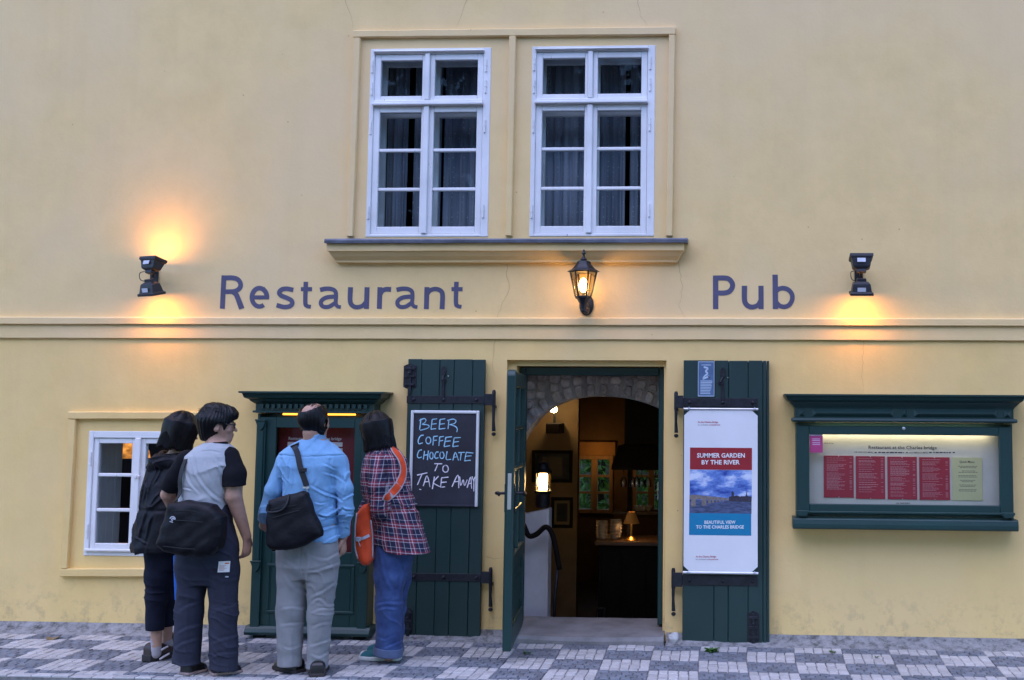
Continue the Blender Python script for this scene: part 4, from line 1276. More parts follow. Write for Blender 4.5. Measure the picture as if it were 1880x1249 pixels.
for n, (u0, v0, u1, v1, mt) in enumerate(cards):
    x0, x1, z0, z1 = wq(u0, v0, u1, v1, yb - .006)
    card = MB().box(x0, x1, yb - .006, yb - .001, z0, z1).build('menu_card', mt, wcase)
    mb = MB(); h = z1 - z0; w_ = x1 - x0
    def line(u, v, l, t=.0034): mb.quad((x0 + u * w_, yb - .0066, z1 - v * h - t), (x0 + (u + l) * w_, yb - .0066, z1 - v * h - t), (x0 + (u + l) * w_, yb - .0066, z1 - v * h), (x0 + u * w_, yb - .0066, z1 - v * h))
    if mt == 'menu_red':
        v = .05
        while v < (.8 if n == 0 else .84 if n == 1 else .93):
            big = random.random() < .12
            u = .1; end = random.uniform(.45, .75)
            while u < end:
                l = random.uniform(.04, .12); line(u, v, min(l, end - u + .01), .0045 if big else .003); u += l + .015
            if random.random() < .6: line(.86, v, .08, .003)
            v += random.choice((.026, .026, .026, .05))
        mb.build('printed_lines', 'pinkish' if False else 'print_pink', card) if 'print_pink' in M else None
        if 'print_pink' not in M:
            M['print_pink'] = simple('pale_pink_print', (0.62, 0.28, 0.30), 0.6, 0, 0.1)
            mb.build('printed_lines', 'print_pink', card)
    else:
        v = .2
        for g in range(6):
            for k in range(2):
                l = random.uniform(.3, .62); u = .5 - l / 2
                while u < .5 + l / 2:
                    q = random.uniform(.05, .1); line(u, v, q, .003); u += q + .02
                v += .032
            v += .045
        mb.build('printed_lines', 'print_dark', card)
        a = P(CX(1380), CY(624), yb); b = P(CX(1492), CY(624), yb)
        text_mesh('Quick Menu', 'print_dark', (a.x + b.x) / 2, a.z, yb - .0068, .016, card, 'printed_lettering', width=b.x - a.x, bold=.01)
    for uu, vv in ((.5, .99), (.5, .01)):
        MB().lathe([(.004, 0), (.004, -.003), (.001, -.005)], (x0 + uu * w_, yb - .006, z1 - vv * h), 8, 'Y').build('pin', 'steel', card)
x0, x1, z0, z1 = wq(236, 398, 335, 546, -d2 + .01)
stk = MB().box(x0, x1, -d2 + .0095, -d2 + .0112, z0, z1).build('sticker', 'pink', wcase)
mb = MB(); w_ = x1 - x0; h = z1 - z0
mb.quad((x0, -d2 + .009, z1 - .018), (x1, -d2 + .009, z1 - .018), (x1, -d2 + .009, z1 - .001), (x0, -d2 + .009, z1 - .001))
for v in (.28, .36, .48, .57): mb.quad((x0 + .2 * w_, -d2 + .009, z1 - v * h - .004), (x0 + .8 * w_, -d2 + .009, z1 - v * h - .004), (x0 + .8 * w_, -d2 + .009, z1 - v * h), (x0 + .2 * w_, -d2 + .009, z1 - v * h))
M['sticker_print'] = simple('sticker_print', (0.62, 0.5, 0.66), 0.6, 0, 0.1)
mb.build('printed_lines', 'sticker_print', stk)
def wtxt(txt, u0, u1, v, h, mat='print_dark', bold=.008):
    a = P(CX(u0), CY(v), yb); b = P(CX(u1), CY(v + (u1 - u0) * .004), yb); zt = P(CX(u0), CY(v - h), yb).z
    text_mesh(txt, mat, (a.x + b.x) / 2, (a.z + b.z) / 2, yb - .002, zt - a.z, wcase, 'printed_lettering', width=b.x - a.x, bold=bold)
wtxt('Restaurant at the Charles bridge', 685, 1208, 518, 26, 'print_dark', .012)
wtxt('WE HAVE CITY MENU', 575, 720, 548, 11); wtxt('NOS AMBIANCE MENU', 995, 1140, 552, 11); wtxt('WE TAKE EURO', 895, 1002, 938, 11)
wtxt('Charles Bridge', 342, 418, 478, 10)
mb = MB()
for (u, l) in ((732, 16), (760, 195), (972, 14), (1150, 18), (1180, 135), (1328, 18)):
    x0, x1, z0, z1 = wq(u, 541, u + l, 550, yb - .001)
    k = x0
    while k < x1:
        e = min(x1, k + random.uniform(.01, .03)); mb.quad((k, yb - .0015, z0), (e, yb - .0015, z0), (e, yb - .0015, z1), (k, yb - .0015, z1)); k = e + .005
mb.build('printed_lines', 'print_dark', wcase)

# ================================================================== flood lights on the wall
M['lamp_body'] = simple('black_lamp_housing', (0.022, 0.023, 0.030), 0.45, 0.2, 0.2, 12)
M['label'] = simple('white_sticker', (0.55, 0.56, 0.62), 0.6, 0, 0.1)
M['lens_lit'] = emit('lit_flood_lens', (1.0, 0.47, 0.13), 17.0)
M['lens_off'] = simple('dull_flood_lens', (0.25, 0.25, 0.27), 0.2, 0, 0.1)
WARM = (1.0, 0.38, 0.08)
def flood(px, ptop, pjoint, pbot, label, lit_up, turn, power):
    """two back-to-back halogen floods on a bracket"""
    y = -.17
    c = P(px, pjoint, y)
    root = thing('flood_lamp', label, 'wall lamp', (c.x, 0, c.z), 'twin flood lamps beside the lettering')
    zt = P(px, ptop, y).z; zb = P(px, pbot, y).z
    # bracket
    br = MB(); bx_ = c.x - (.10 if turn else .03)
    br.box(bx_, bx_ + .06, -.012, -.001, c.z - .06, c.z + .09)
    br.tube([(bx_ + .03, -.01, c.z + .05), (bx_ + .04, -.10, c.z + .05), (c.x + .0, -.15, c.z + .02), (c.x, -.16, c.z)], .011, 8)
    br.tube([(bx_ + .03, -.01, c.z - .03), (bx_ + .04, -.10, c.z - .03), (c.x, -.15, c.z - .015)], .009, 8)
    br.build('bracket', 'lamp_body', root, smooth=40)
    for sgn, zz in ((1, zt), (-1, zb)):
        hh = abs(zz - c.z)
        Mh = Matrix.Translation(Vector((c.x, y, zz))) @ Matrix.Rotation(turn, 4, 'Z') @ Matrix.Rotation(R(-14 * sgn), 4, 'X')
        h = MB()
        wt_, dt_ = .078, .055
        prof = [(1.0, 0.0), (1.0, -.012), (.88, -.018), (.78, -hh * .55), (.70, -hh * .62), (.42, -hh * .70), (.40, -hh * .86)]
        vs = []; fs = []
        for (k, dz) in prof:
            vs += [Mh @ Vector((sx * wt_ * k, sy * dt_ * (k if k > .8 else .85 * k), sgn * dz)) for sx, sy in ((-1, -1), (1, -1), (1, 1), (-1, 1))]
        for i in range(len(prof) - 1):
            for k in range(4):
                k2 = (k + 1) % 4; fs.append((i*4+k, i*4+k2, i*4+4+k2, i*4+4+k))
        fs.append(tuple(range(len(vs) - 4, len(vs))))
        h.add(vs, fs)
        h.obox(Mh, -wt_ * 1.04, wt_ * 1.04, -dt_ * 1.04, -dt_ * .9, -.006, .012); h.obox(Mh, -wt_ * 1.04, wt_ * 1.04, dt_ * .9, dt_ * 1.04, -.006, .012)
        h.obox(Mh, -wt_ * 1.04, -wt_ * .92, -dt_ * .9, dt_ * .9, -.006, .012); h.obox(Mh, wt_ * .92, wt_ * 1.04, -dt_ * .9, dt_ * .9, -.006, .012)
        hd = h.build('lamp_head', 'lamp_body', root, bevel=.0015)
        lit = sgn < 0 or lit_up
        q = [Mh @ Vector((a * wt_ * .9, b * dt_ * .88, sgn * .001)) for a, b in ((-1, -1), (1, -1), (1, 1), (-1, 1))]
        MB().quad(*q).build('lens', 'lens_lit' if lit else 'lens_off', hd)
        lb = [Mh @ Vector((a, -dt_ * .80 - .006, sgn * z)) for a, z in ((-.032, -hh * .40), (.026, -hh * .40), (.026, -hh * .17), (-.032, -hh * .17))]
        lb = [Vector((p.x, p.y - .004, p.z)) for p in lb]
        MB().quad(*lb).build('label', 'label', hd)
        if lit:
            l = light('flood_light', 'AREA', Mh @ Vector((0, 0, sgn * .006)), power, WARM, root, shape='RECTANGLE', size=.13, size_y=.08)
            # throw along the wall, leaning towards it
            dirv = ((Mh.to_3x3() @ Vector((0, 0, sgn))) + Vector((0, .35, 0))).normalized()
            l.rotation_euler = dirv.to_track_quat('-Z', 'Y').to_euler()
            l.data.spread = R(105)
    cb_ = MB(); cb_.tube(catmull([(c.x - .05, y - .02, c.z + .035), (c.x - .075, y - .04, c.z + .02), (c.x - .07, y - .04, c.z - .025), (c.x - .04, y - .02, c.z - .04)], 5), .003, 6); cb_.build('cable', 'lamp_body', root)
flood(280, 478, 508, 541, 'twin flood lamp left of the word Restaurant, both heads lit', True, R(-22), 0.2)
flood(1581, 473, 507, 540, 'twin flood lamp right of the word Pub, only the lower head lit', False, R(0), 0.25)

# ================================================================== lantern over the door
M['lantern_iron'] = simple('black_lantern_iron', (0.020, 0.021, 0.028), 0.4, 0.3, 0.3, 30, 0.1, 60)
M['lantern_glass'] = glass_mat('lantern_glass', (1.0, 0.86, 0.60), 0.8)
M['bulb'] = emit('lit_bulb', (1.0, 0.66, 0.26), 16.0)
yl = -.20
lc = P(1071, 520, yl)
LZ = lambda v: P(1071, 440 + v / 7.806, yl).z
px2m = (P(1171, 520, yl).x - lc.x) / 100 / 7.806
lant = thing('wall_lantern', 'black hexagonal iron lantern with a lit bulb above the doorway', 'lantern', (lc.x, 0, LZ(1040)))
def hexring(rad, z, ph=R(0)): return [(lc.x + rad * math.cos(ph + R(60) * k), yl + rad * math.sin(ph + R(60) * k), z) for k in range(6)]
def hexloft(rows, nm, mat, bev=0):
    vs = []; fs = []
    for r_, z in rows: vs += hexring(r_, z)
    n = len(rows)
    for i in range(n - 1):
        for k in range(6): fs.append((i*6+k, i*6+(k+1) % 6, i*6+6+(k+1) % 6, i*6+6+k))
    fs.append(tuple(range(5, -1, -1))); fs.append(tuple((n-1)*6+k for k in range(6)))
    return mesh_obj(nm, vs, fs, mat, lant, bev)
u = px2m
hexloft([(235*u, LZ(462)), (225*u, LZ(452)), (165*u, LZ(420)), (125*u, LZ(372)), (110*u, LZ(355)), (98*u, LZ(318)), (70*u, LZ(305)), (45*u, LZ(300))], 'roof', 'lantern_iron', .002)
fn = MB(); fn.lathe([(45*u, LZ(300)), (45*u, LZ(275)), (30*u, LZ(268)), (14*u, LZ(240)), (16*u, LZ(215)), (34*u, LZ(200)), (30*u, LZ(190)), (14*u, LZ(180)), (20*u, LZ(165)), (14*u, LZ(148)), (3*u, LZ(140))], (lc.x, yl, 0), 14); fn.build('finial', 'lantern_iron', lant, smooth=True)
T0, B0 = (188*u, LZ(468)), (112*u, LZ(815))
hexloft([(200*u, LZ(478)), (200*u, LZ(462))], 'top_ring', 'lantern_iron')
for k in range(6):
    a0 = R(60) * k
    a = Vector((lc.x + T0[0]*math.cos(a0), yl + T0[0]*math.sin(a0), T0[1])); b = Vector((lc.x + B0[0]*math.cos(a0), yl + B0[0]*math.sin(a0), B0[1]))
    MB().tube([a, b], .0065, 6).build('glazing_bar', 'lantern_iron', lant)
    a1 = a0 + R(60)
    a2 = Vector((lc.x + T0[0]*.97*math.cos(a1), yl + T0[0]*.97*math.sin(a1), T0[1])); b2 = Vector((lc.x + B0[0]*.97*math.cos(a1), yl + B0[0]*.97*math.sin(a1), B0[1]))
    aa = Vector((lc.x + T0[0]*.97*math.cos(a0), yl + T0[0]*.97*math.sin(a0), T0[1])); bb = Vector((lc.x + B0[0]*.97*math.cos(a0), yl + B0[0]*.97*math.sin(a0), B0[1]))
    MB().quad(bb, b2, a2, aa).build('pane', 'lantern_glass', lant)
hexloft([(30*u, LZ(1035)), (34*u, LZ(1000)), (50*u, LZ(930)), (85*u, LZ(860)), (118*u, LZ(840)), (120*u, LZ(812)), (60*u, LZ(806))], 'base', 'lantern_iron', .002)
MB().lathe([(4*u, LZ(1052)), (26*u, LZ(1040)), (30*u, LZ(1020)), (34*u, LZ(1005)), (20*u, LZ(990))], (lc.x, yl, 0), 12).build('drop', 'lantern_iron', lant, smooth=True)
arm = MB(); bp = P(1089, 550, -.02)
arm.tube(catmull([(lc.x, yl, LZ(1010)), (lc.x + .02, yl + .05, LZ(1035)), (lc.x + .02, yl + .11, LZ(980)), (lc.x + .01, -.06, LZ(920)), (lc.x, -.02, LZ(890))], 6), .013, 8)
arm.build('arm', 'lantern_iron', lant, smooth=True)
MB().lathe([(.045, 0), (.05, .0), (.052, -.012), (.03, -.022), (.018, -.03)], (lc.x, -.001, LZ(900)), 20, 'Y', Matrix.Diagonal((1, 1, 1.55))).build('wall_plate', 'lantern_iron', lant, smooth=40)
MB().lathe([(.012, LZ(800)), (.016, LZ(770)), (.013, LZ(755))], (lc.x, yl, 0), 10).build('socket', 'steel', lant)
MB().lathe([(.010, LZ(755)), (.026, LZ(715)), (.033, LZ(660)), (.026, LZ(600)), (.012, LZ(560)), (.002, LZ(550))], (lc.x, yl, 0), 14).build('bulb', 'bulb', lant, smooth=True)
light('lantern_light', 'POINT', (lc.x, yl, LZ(640)), 1.4, (1.0, 0.55, 0.20), lant, shadow_soft_size=.04)
# ================================================================== inside the pub
IZ = -0.5
CEIL = 2.42
rX0, rX1 = -3.35, 0.45
M['pub_wall'] = simple('ochre_pub_wall', (0.22, 0.14, 0.065), 0.9, 0, 0.18, 3, 0.2, 20)
M['pub_floor'] = simple('brown_floor_boards', (0.028, 0.016, 0.009), 0.55, 0, 0.35, 2, 0.1, 30, stretch=(9, 1, 1))
M['pub_ceiling'] = simple('dark_vault', (0.06, 0.045, 0.035), 0.9, 0, 0.35, 4, 0.5, 14)
MB().quad((rX0, .44, IZ - .004), (rX1, .44, IZ - .004), (rX1, BACK_Y, IZ - .004), (rX0, BACK_Y, IZ - .004)).build('room_floor', 'pub_floor', bld)
n = 16; vs = []; fs = []
for i in range(n + 1):
    t = i / n; x = rX0 + (rX1 - rX0) * t; z = 1.75 + (CEIL + .1 - 1.75) * math.sin(math.pi * t) ** .5 if 0 < t < 1 else 1.75
    vs += [(x, .44, z), (x, BACK_Y, z)]
for i in range(n): fs.append((2*i, 2*i+2, 2*i+3, 2*i+1))
mesh_obj('room_vault', vs, fs, 'pub_ceiling', bld, smooth=True)
rw_ = MB()
rw_.quad((rX0, .44, IZ), (rX0, BACK_Y, IZ), (rX0, BACK_Y, 2.0), (rX0, .44, 2.0)); rw_.quad((rX1, .44, IZ), (rX1, .44, 2.0), (rX1, BACK_Y, 2.0), (rX1, BACK_Y, IZ))
rw_.quad((rX0, .44, IZ), (rX0, .44, 2.6), (DO[0], .44, 2.6), (DO[0], .44, IZ)); rw_.quad((DO[1], .44, IZ), (DO[1], .44, 2.6), (rX1, .44, 2.6), (rX1, .44, IZ))
rw_.quad((DO[0], .442, DO[3]), (DO[0], .442, 2.6), (DO[1], .442, 2.6), (DO[1], .442, DO[3]))
yb_ = BACK_Y - .03
for i in range(5):
    for k in range(3):
        if k == 1 and i in (1, 3): continue
        xs_ = [rX0, BW1[0], BW1[1], BW2[0], BW2[1], rX1]
        if xs_[i] >= xs_[i+1]: continue
        zs_ = [IZ, BW1[2], BW1[3], 2.6]
        rw_.quad((xs_[i], yb_, zs_[k]), (xs_[i+1], yb_, zs_[k]), (xs_[i+1], yb_, zs_[k+1]), (xs_[i], yb_, zs_[k+1]))
rw_.build('room_wall', 'pub_wall', bld)
# closed lid so no daylight leaks into the room
MB().quad((rX0 - .1, .43, 2.62), (rX1 + .1, .43, 2.62), (rX1 + .1, BACK_Y, 2.62), (rX0 - .1, BACK_Y, 2.62)).build('upper_floor', 'dark', bld)
ls = MB(); ls.quad((rX0 - .005, .43, 0), (rX0 - .005, BACK_Y, 0), (rX0 - .005, BACK_Y, 2.65), (rX0 - .005, .43, 2.65)); ls.quad((rX1 + .005, .43, 0), (rX1 + .005, BACK_Y, 0), (rX1 + .005, BACK_Y, 2.65), (rX1 + .005, .43, 2.65)); ls.build('partition_wall', 'dark', bld)

for k in range(3):
    MB().box(DO[0] - .1, DO[1] + .1, .445 + k * .26, .445 + (k + 1) * .26, IZ, STEP_Z - .145 * (k + 1)).build('stair_step', 'step', bld, bevel=.008)

# ---- rubble-stone arch just inside the door
M['rubble'] = simple('limewashed_stone', (0.62, 0.57, 0.56), 0.95, 0, 0.45, 7, 0.8, 22, bdist=.02)
M['mortar'] = simple('old_mortar', (0.46, 0.43, 0.42), 0.95, 0, 0.35, 12, 0.6, 40)
ya, ybk = .56, .80
intr = [(955, 815), (962, 800), (985, 770), (1010, 749), (1045, 734), (1085, 728), (1130, 729), (1170, 736), (1205, 748), (1230, 760)]
ip = [Vector((P(*q, ya).x, P(*q, ya).z)) for q in intr]
ic = catmull(ip, 6)
vs = []; fs = []
for p in ic: vs += [(p.x, ya + .012, p.y), (p.x, ya + .012, 2.45), (p.x, ybk, p.y)]
for i in range(len(ic) - 1): fs += [(3*i, 3*i+3, 3*i+4, 3*i+1), (3*i, 3*i+2, 3*i+5, 3*i+3)]
arch = mesh_obj('stone_arch', vs, fs, 'mortar', bld)
# side pier on the left under the springing
def irregular(cx, cz, rx, rz, y0, y1, n=8):
    pts = []
    ph = random.uniform(0, 6)
    for k in range(n):
        a = 2 * math.pi * k / n + random.uniform(-.2, .2)
        r_ = 1.0 / max(abs(math.cos(a)) ** 4 + abs(math.sin(a)) ** 4, .3) ** .25 * random.uniform(.86, 1.04)
        pts.append((cx + rx * r_ * math.cos(a), cz + rz * r_ * math.sin(a)))
    vs = [(u, y0, v) for u, v in pts] + [(cx + (u - cx) * .78, y1 + random.uniform(-.004, .004), cz + (v - cz) * .78) for u, v in pts]
    return vs, [tuple(range(n, 2*n))] + [(k, (k+1) % n, n + (k+1) % n, n + k) for k in range(n)]
acc = 0.0; prev = ic[0]; ring = []
for i in range(len(ic) - 1):
    acc += (ic[i+1] - ic[i]).length
    if acc > .078:
        acc = 0.0
        tg = (ic[i+1] - ic[i]).normalized(); nr = Vector((-tg.y, tg.x))
        if nr.y < 0: nr = -nr
        c = ic[i] + nr * .052
        an = math.atan2(nr.x, nr.y)
        vs, fs = irregular(0, 0, .036 * random.uniform(.85, 1.05), .05, 0, -.028)
        mt = Matrix.Rotation(an, 3, 'Y')
        vs = [mt @ Vector(v) + Vector((c.x, ya + .012, c.y)) for v in vs]
        mesh_obj('arch_stone', vs, fs, 'rubble', arch)
        for lv in (1, 2, 3):
            c2 = ic[i] + nr * .105 + Vector((random.uniform(-.01, .01), .075 * (lv - 1) + .02))
            if c2.y > 2.36: continue
            vs, fs = irregular(c2.x, c2.y, .044 * random.uniform(.7, 1.1), .036 * random.uniform(.8, 1.1), ya + .012, ya + .012 - .02)
            mesh_obj('arch_stone', vs, fs, 'rubble', arch)

# ---- partition with pictures
yp = 3.0
px0_, px1_ = P(930, 900, yp).x, P(1060, 900, yp).x
MB().box(px0_ - .4, px1_, yp, yp + .12, IZ, 2.5).build('partition_wall', 'pub_wall', bld)
def picture(px0, py0, px1, py1, y, c_in, label, mat_in):
    x0, x1, z0, z1 = RB(px0, py0, px1, py1, y)
    t = thing('framed_picture', label, 'picture', ((x0 + x1) / 2, y, z0), 'pictures on the pub wall')
    f = MB(); b = .03
    f.box(x0, x0 + b, y - .025, y, z0, z1).box(x1 - b, x1, y - .025, y, z0, z1).box(x0 + b, x1 - b, y - .025, y, z1 - b, z1).box(x0 + b, x1 - b, y - .025, y, z0, z0 + b).build('frame', 'black', t, bevel=.003)
    MB().quad((x0 + b, y - .004, z0 + b), (x1 - b, y - .004, z0 + b), (x1 - b, y - .004, z1 - b), (x0 + b, y - .004, z1 - b)).build('mount', c_in, t)
    i = .25 * (x1 - x0); k = .2 * (z1 - z0)
    MB().quad((x0 + i, y - .006, z0 + k), (x1 - i, y - .006, z0 + k), (x1 - i, y - .006, z1 - k), (x0 + i, y - .006, z1 - k)).build('print', mat_in, t)
    MB().quad((x0 + b, y - .015, z0 + b), (x1 - b, y - .015, z0 + b), (x1 - b, y - .015, z1 - b), (x0 + b, y - .015, z1 - b)).build('pane', 'glass', t)
M['mount'] = simple('tan_mount', (0.30, 0.19, 0.10), 0.8, 0, 0.1)
M['dark_print'] = simple('dark_print', (0.03, 0.02, 0.018), 0.7, 0, 0.6, 10)
picture(1012, 913, 1052, 969, yp - .002, 'mount', 'small picture in a brown mount low on the pub wall', 'dark_print')
picture(977, 827, 1051, 886, yp - .002, 'dark_print', 'wide dark picture above the lantern on the pub wall', 'wood')

# ---- white half wall with handrail
yh = .95
hx1 = P(1008, 940, yh).x; hz = P(985, 938, yh).z
M['limewash'] = simple('white_limewash', (0.66, 0.65, 0.66), 0.9, 0, 0.08, 6, 0.2, 30)
hw = MB(); hw.prism([(-2.6, yh, IZ), (hx1, yh, IZ), (hx1, yh, hz + .02), (P(962, 945, yh).x, yh, P(962, 944, yh).z), (-2.6, yh, hz - .03)], (0, .16, 0))
hw.build('stair_wall', 'limewash', bld, bevel=.012, seg=2)
hr = thing('handrail', 'dark curved wooden handrail beside the white stair wall', 'handrail', (P(1012, 1150, .8).x, .8, IZ))
rail = catmull([P(*q, .82) for q in ((956, 958), (962, 966), (971, 984), (985, 981), (1001, 968), (1012, 977), (1020, 1005), (1027, 1046))], 6)
MB().tube(rail, .021, 10).build('rail', 'black', hr, smooth=True)
MB().tube([P(1024, 1040, .82), P(1019, 1090, .82), (P(1012, 1150, .82).x, .82, IZ)], .013, 8).build('post', 'iron', hr, smooth=True)

# ---- glowing lantern on the end of the half wall
yl2 = 1.03
lp = P(997, 885, yl2)
M['pub_glow'] = emit('lit_amber_glass', (1.0, 0.62, 0.24), 5.0)
M['pub_core'] = emit('lit_filament', (1.0, 0.80, 0.45), 22.0)
tl_ = thing('table_lantern', 'old ship lantern glowing on the white stair wall', 'lantern', (lp.x, yl2, hz))
gz0, gz1 = P(997, 901, yl2).z, P(997, 868, yl2).z
g0, g1 = P(981, 885, yl2).x, P(1013, 885, yl2).x
gw = (g1 - g0) / 2; gx = (g0 + g1) / 2
MB().lathe([(gw * .75, hz + .021), (gw * .85, hz + .05), (gw * .8, gz0 - .03), (gw, gz0 - .012), (gw, gz0)], (gx, yl2, 0), 16).build('base', 'iron', tl_, smooth=30)
MB().lathe([(gw * .92, gz0), (gw * .92, gz1)], (gx, yl2, 0), 16, cap=False).build('glass', glass_mat('amber_glass', (1.0, .8, .5), .8), tl_, smooth=True)
MB().lathe([(gw * .45, gz0 + .006), (gw * .66, (gz0 + gz1) / 2), (gw * .45, gz1 - .008)], (gx, yl2, 0), 12).build('mantle', 'pub_core', tl_, smooth=True)
MB().lathe([(gw, gz1), (gw, gz1 + .012), (gw * .7, gz1 + .03), (gw * .6, gz1 + .06), (gw * .62, gz1 + .07), (gw * .3, gz1 + .085)], (gx, yl2, 0), 16).build('cap', 'iron', tl_, smooth=30)
for k in range(4):
    a = R(45 + 90 * k); MB().tube([(gx + gw * math.cos(a), yl2 + gw * math.sin(a), gz0), (gx + gw * math.cos(a), yl2 + gw * math.sin(a), gz1)], .006, 6).build('guard', 'iron', tl_)
MB().tube(catmull([(gx - gw * .6, yl2, gz1 + .06), (gx - gw * .4, yl2, gz1 + .13), (gx + gw * .4, yl2, gz1 + .13), (gx + gw * .6, yl2, gz1 + .06)], 5), .004, 6).build('handle', 'iron', tl_)
light('lantern_light', 'POINT', (gx, yl2, (gz0 + gz1) / 2), 0.7, (1.0, 0.58, 0.22), tl_, shadow_soft_size=.03)

# ---- spot on the partition
ys = 2.75
sp = P(1017, 752, ys)
spot = thing('spot_lamp', 'small halogen lamp on a dark box high on the pub wall', 'spot lamp', (sp.x, yp, sp.z))
b0 = RB(1003, 777, 1029, 796, ys); MB().box(b0[0], b0[1], ys - .04, yp - .001, b0[2], b0[3]).build('box', 'black', spot, bevel=.006)
MB().tube([((b0[0] + b0[1]) / 2, ys + .05, b0[3] - .01), (sp.x, ys + .02, sp.z - .03), (sp.x, ys, sp.z)], .012, 8).build('arm', 'iron', spot)
MB().lathe([(.004, -.03), (.028, -.02), (.034, .0), (.028, .02), (.004, .03)], (sp.x, ys - .02, sp.z), 12).build('bulb', 'pub_core', spot, smooth=True)
light('spot_light', 'POINT', (sp.x, ys - .07, sp.z - .04), 0.35, (1.0, 0.52, 0.2), spot, shadow_soft_size=.03)

# ---- bar with plates, table lamp, hood
yc0, yc1 = 2.2, 2.85
cx0 = P(1092, 1000, yc0).x; cx1 = rX1 - .05; cz = P(1140, 995, yc0).z
bar = thing('bar_counter', 'dark wooden bar counter inside the pub', 'counter', (cx0, yc0, IZ))
MB().box(cx0 + .03, cx1, yc0 + .03, yc1, IZ, cz - .035).build('front', 'black', bar, bevel=.006)
MB().box(cx0, cx1 + .0, yc0 - .02, yc1 + .02, cz - .034, cz).build('top', 'wood', bar, bevel=.006)
for k in range(4):
    xa = cx0 + .06 + k * .22
    MB().box(xa, xa + .18, yc0 + .018, yc0 + .0295, IZ + .1, cz - .1).build('panel', 'black', bar, bevel=.004)
M['china'] = simple('white_china', (0.55, 0.51, 0.46), 0.2, 0, 0.04)
pm = MB().lathe([(.030, 0), (.033, .004), (.052, .011), (.056, .0145), (.053, .0155), (.033, .008), (.001, .007)], (0, 0, 0), 18)
pme = None
ORD = ['lowest', 'second', 'third', 'fourth', 'fifth', 'sixth', 'seventh', 'eighth', 'ninth', 'tenth', 'eleventh', 'twelfth', 'thirteenth']
for s_, (pxc, n_) in enumerate(((1106, 12), (1130, 13))):
    c = P(pxc, 990, yc0 + .2)
    for k in range(n_):
        if pme is None:
            o = pm.build('plate', 'china', None, smooth=40); pme = o.data
        else:
            o = bpy.data.objects.new('plate', pme); col.objects.link(o)
        o.location = (c.x + random.uniform(-.005, .005), yc0 + .2 + random.uniform(-.004, .004), cz + .001 + k * .0135)
        o.rotation_euler[2] = k
        tag(o, (ORD[k] + ' plate from the bottom' if k else 'lowest plate') + (' in the left', ' in the right')[s_] + ' stack of plates on the bar', 'plate', ('left', 'right')[s_] + ' stack of plates on the bar')
M['brass'] = simple('brass', (0.55, 0.33, 0.09), 0.3, 0.9, 0.1)
tlx = P(1159, 985, yc0 + .12); yt = yc0 + .12
tlamp = thing('table_lamp', 'brass table lamp with dark conical shade on the bar', 'table lamp', (tlx.x, yt, cz))
zs0, zs1 = P(1159, 961, yt).z, P(1159, 940, yt).z
MB().lathe([(.06, cz), (.062, cz + .008), (.045, cz + .016), (.03, cz + .03), (.012, cz + .04), (.009, zs0), (.009, zs1)], (tlx.x, yt, 0), 16).build('stand', 'brass', tlamp, smooth=40)
M['shade'] = emit('lit_parchment_shade', (0.5, 0.22, 0.05), 0.015)
MB().lathe([(.075, zs0), (.072, zs0 + .004), (.032, zs1), (.030, zs1)], (tlx.x, yt, 0), 18, cap=False).build('lamp_shade', 'shade', tlamp, smooth=True)
MB().lathe([(.003, zs0 - .005), (.016, zs0 + .008), (.014, zs0 + .03), (.003, zs0 + .04)], (tlx.x, yt, 0), 10).build('bulb', 'pub_core', tlamp, smooth=True)
light('lamp_light', 'POINT', (tlx.x, yt - .0, zs0 - .012), 0.2, (1.0, 0.5, 0.17), tlamp, shadow_soft_size=.02)
hood = thing('bar_hood', 'dark canopy over the bar with glasses hanging below it', 'canopy', (P(1165, 860, yc0).x, yc0, cz))
hb = RB(1126, 818, 1240, 862, yc0 + .1)
MB().prism([(hb[0], yc0 - .05, hb[2]), (hb[1], yc0 - .05, hb[2]), (hb[1], yc0 - .05, hb[2] + .03), (hb[1] - .04, yc0 + .05, hb[3]), (hb[0] + .05, yc0 + .05, hb[3]), (hb[0], yc0 - .05, hb[2] + .03)], (0, .6, 0)).build('hood', 'black', hood, bevel=.004)
pp_ = P(1155, 900, yc0 + .25); MB().box(pp_.x - .02, pp_.x + .02, yc0 + .3, yc0 + .34, cz, hb[2]).build('post', 'black', hood)
MB().box(hb[0] + .1, hb[1] - .1, yc0 + .1, yc0 + .45, hb[3], 2.1).build('flue', 'black', hood)
gm = MB().lathe([(.028, 0), (.028, -.003), (.004, -.008), (.004, -.06), (.018, -.075), (.03, -.10), (.031, -.13), (.026, -.16)], (0, 0, 0), 12, cap=False)
gme = None
M['wine_glass'] = glass_mat('thin_drinking_glass', (0.95, 0.95, 0.95), 3.0)
for gi, pxg in enumerate((1145, 1161, 1169, 1178, 1190)):
    c = P(pxg, 866, yc0 + .1)
    if gme is None: o = gm.build('wine_glass', 'wine_glass', None, smooth=True); gme = o.data
    else: o = bpy.data.objects.new('wine_glass', gme); col.objects.link(o)
    o.location = (c.x, yc0 + .1, hb[2] - .001)
    tag(o, ('leftmost', 'second from left', 'middle', 'second from right', 'rightmost')[gi] + ' wine glass hanging upside down under the bar canopy', 'wine glass', 'glasses hanging over the bar')
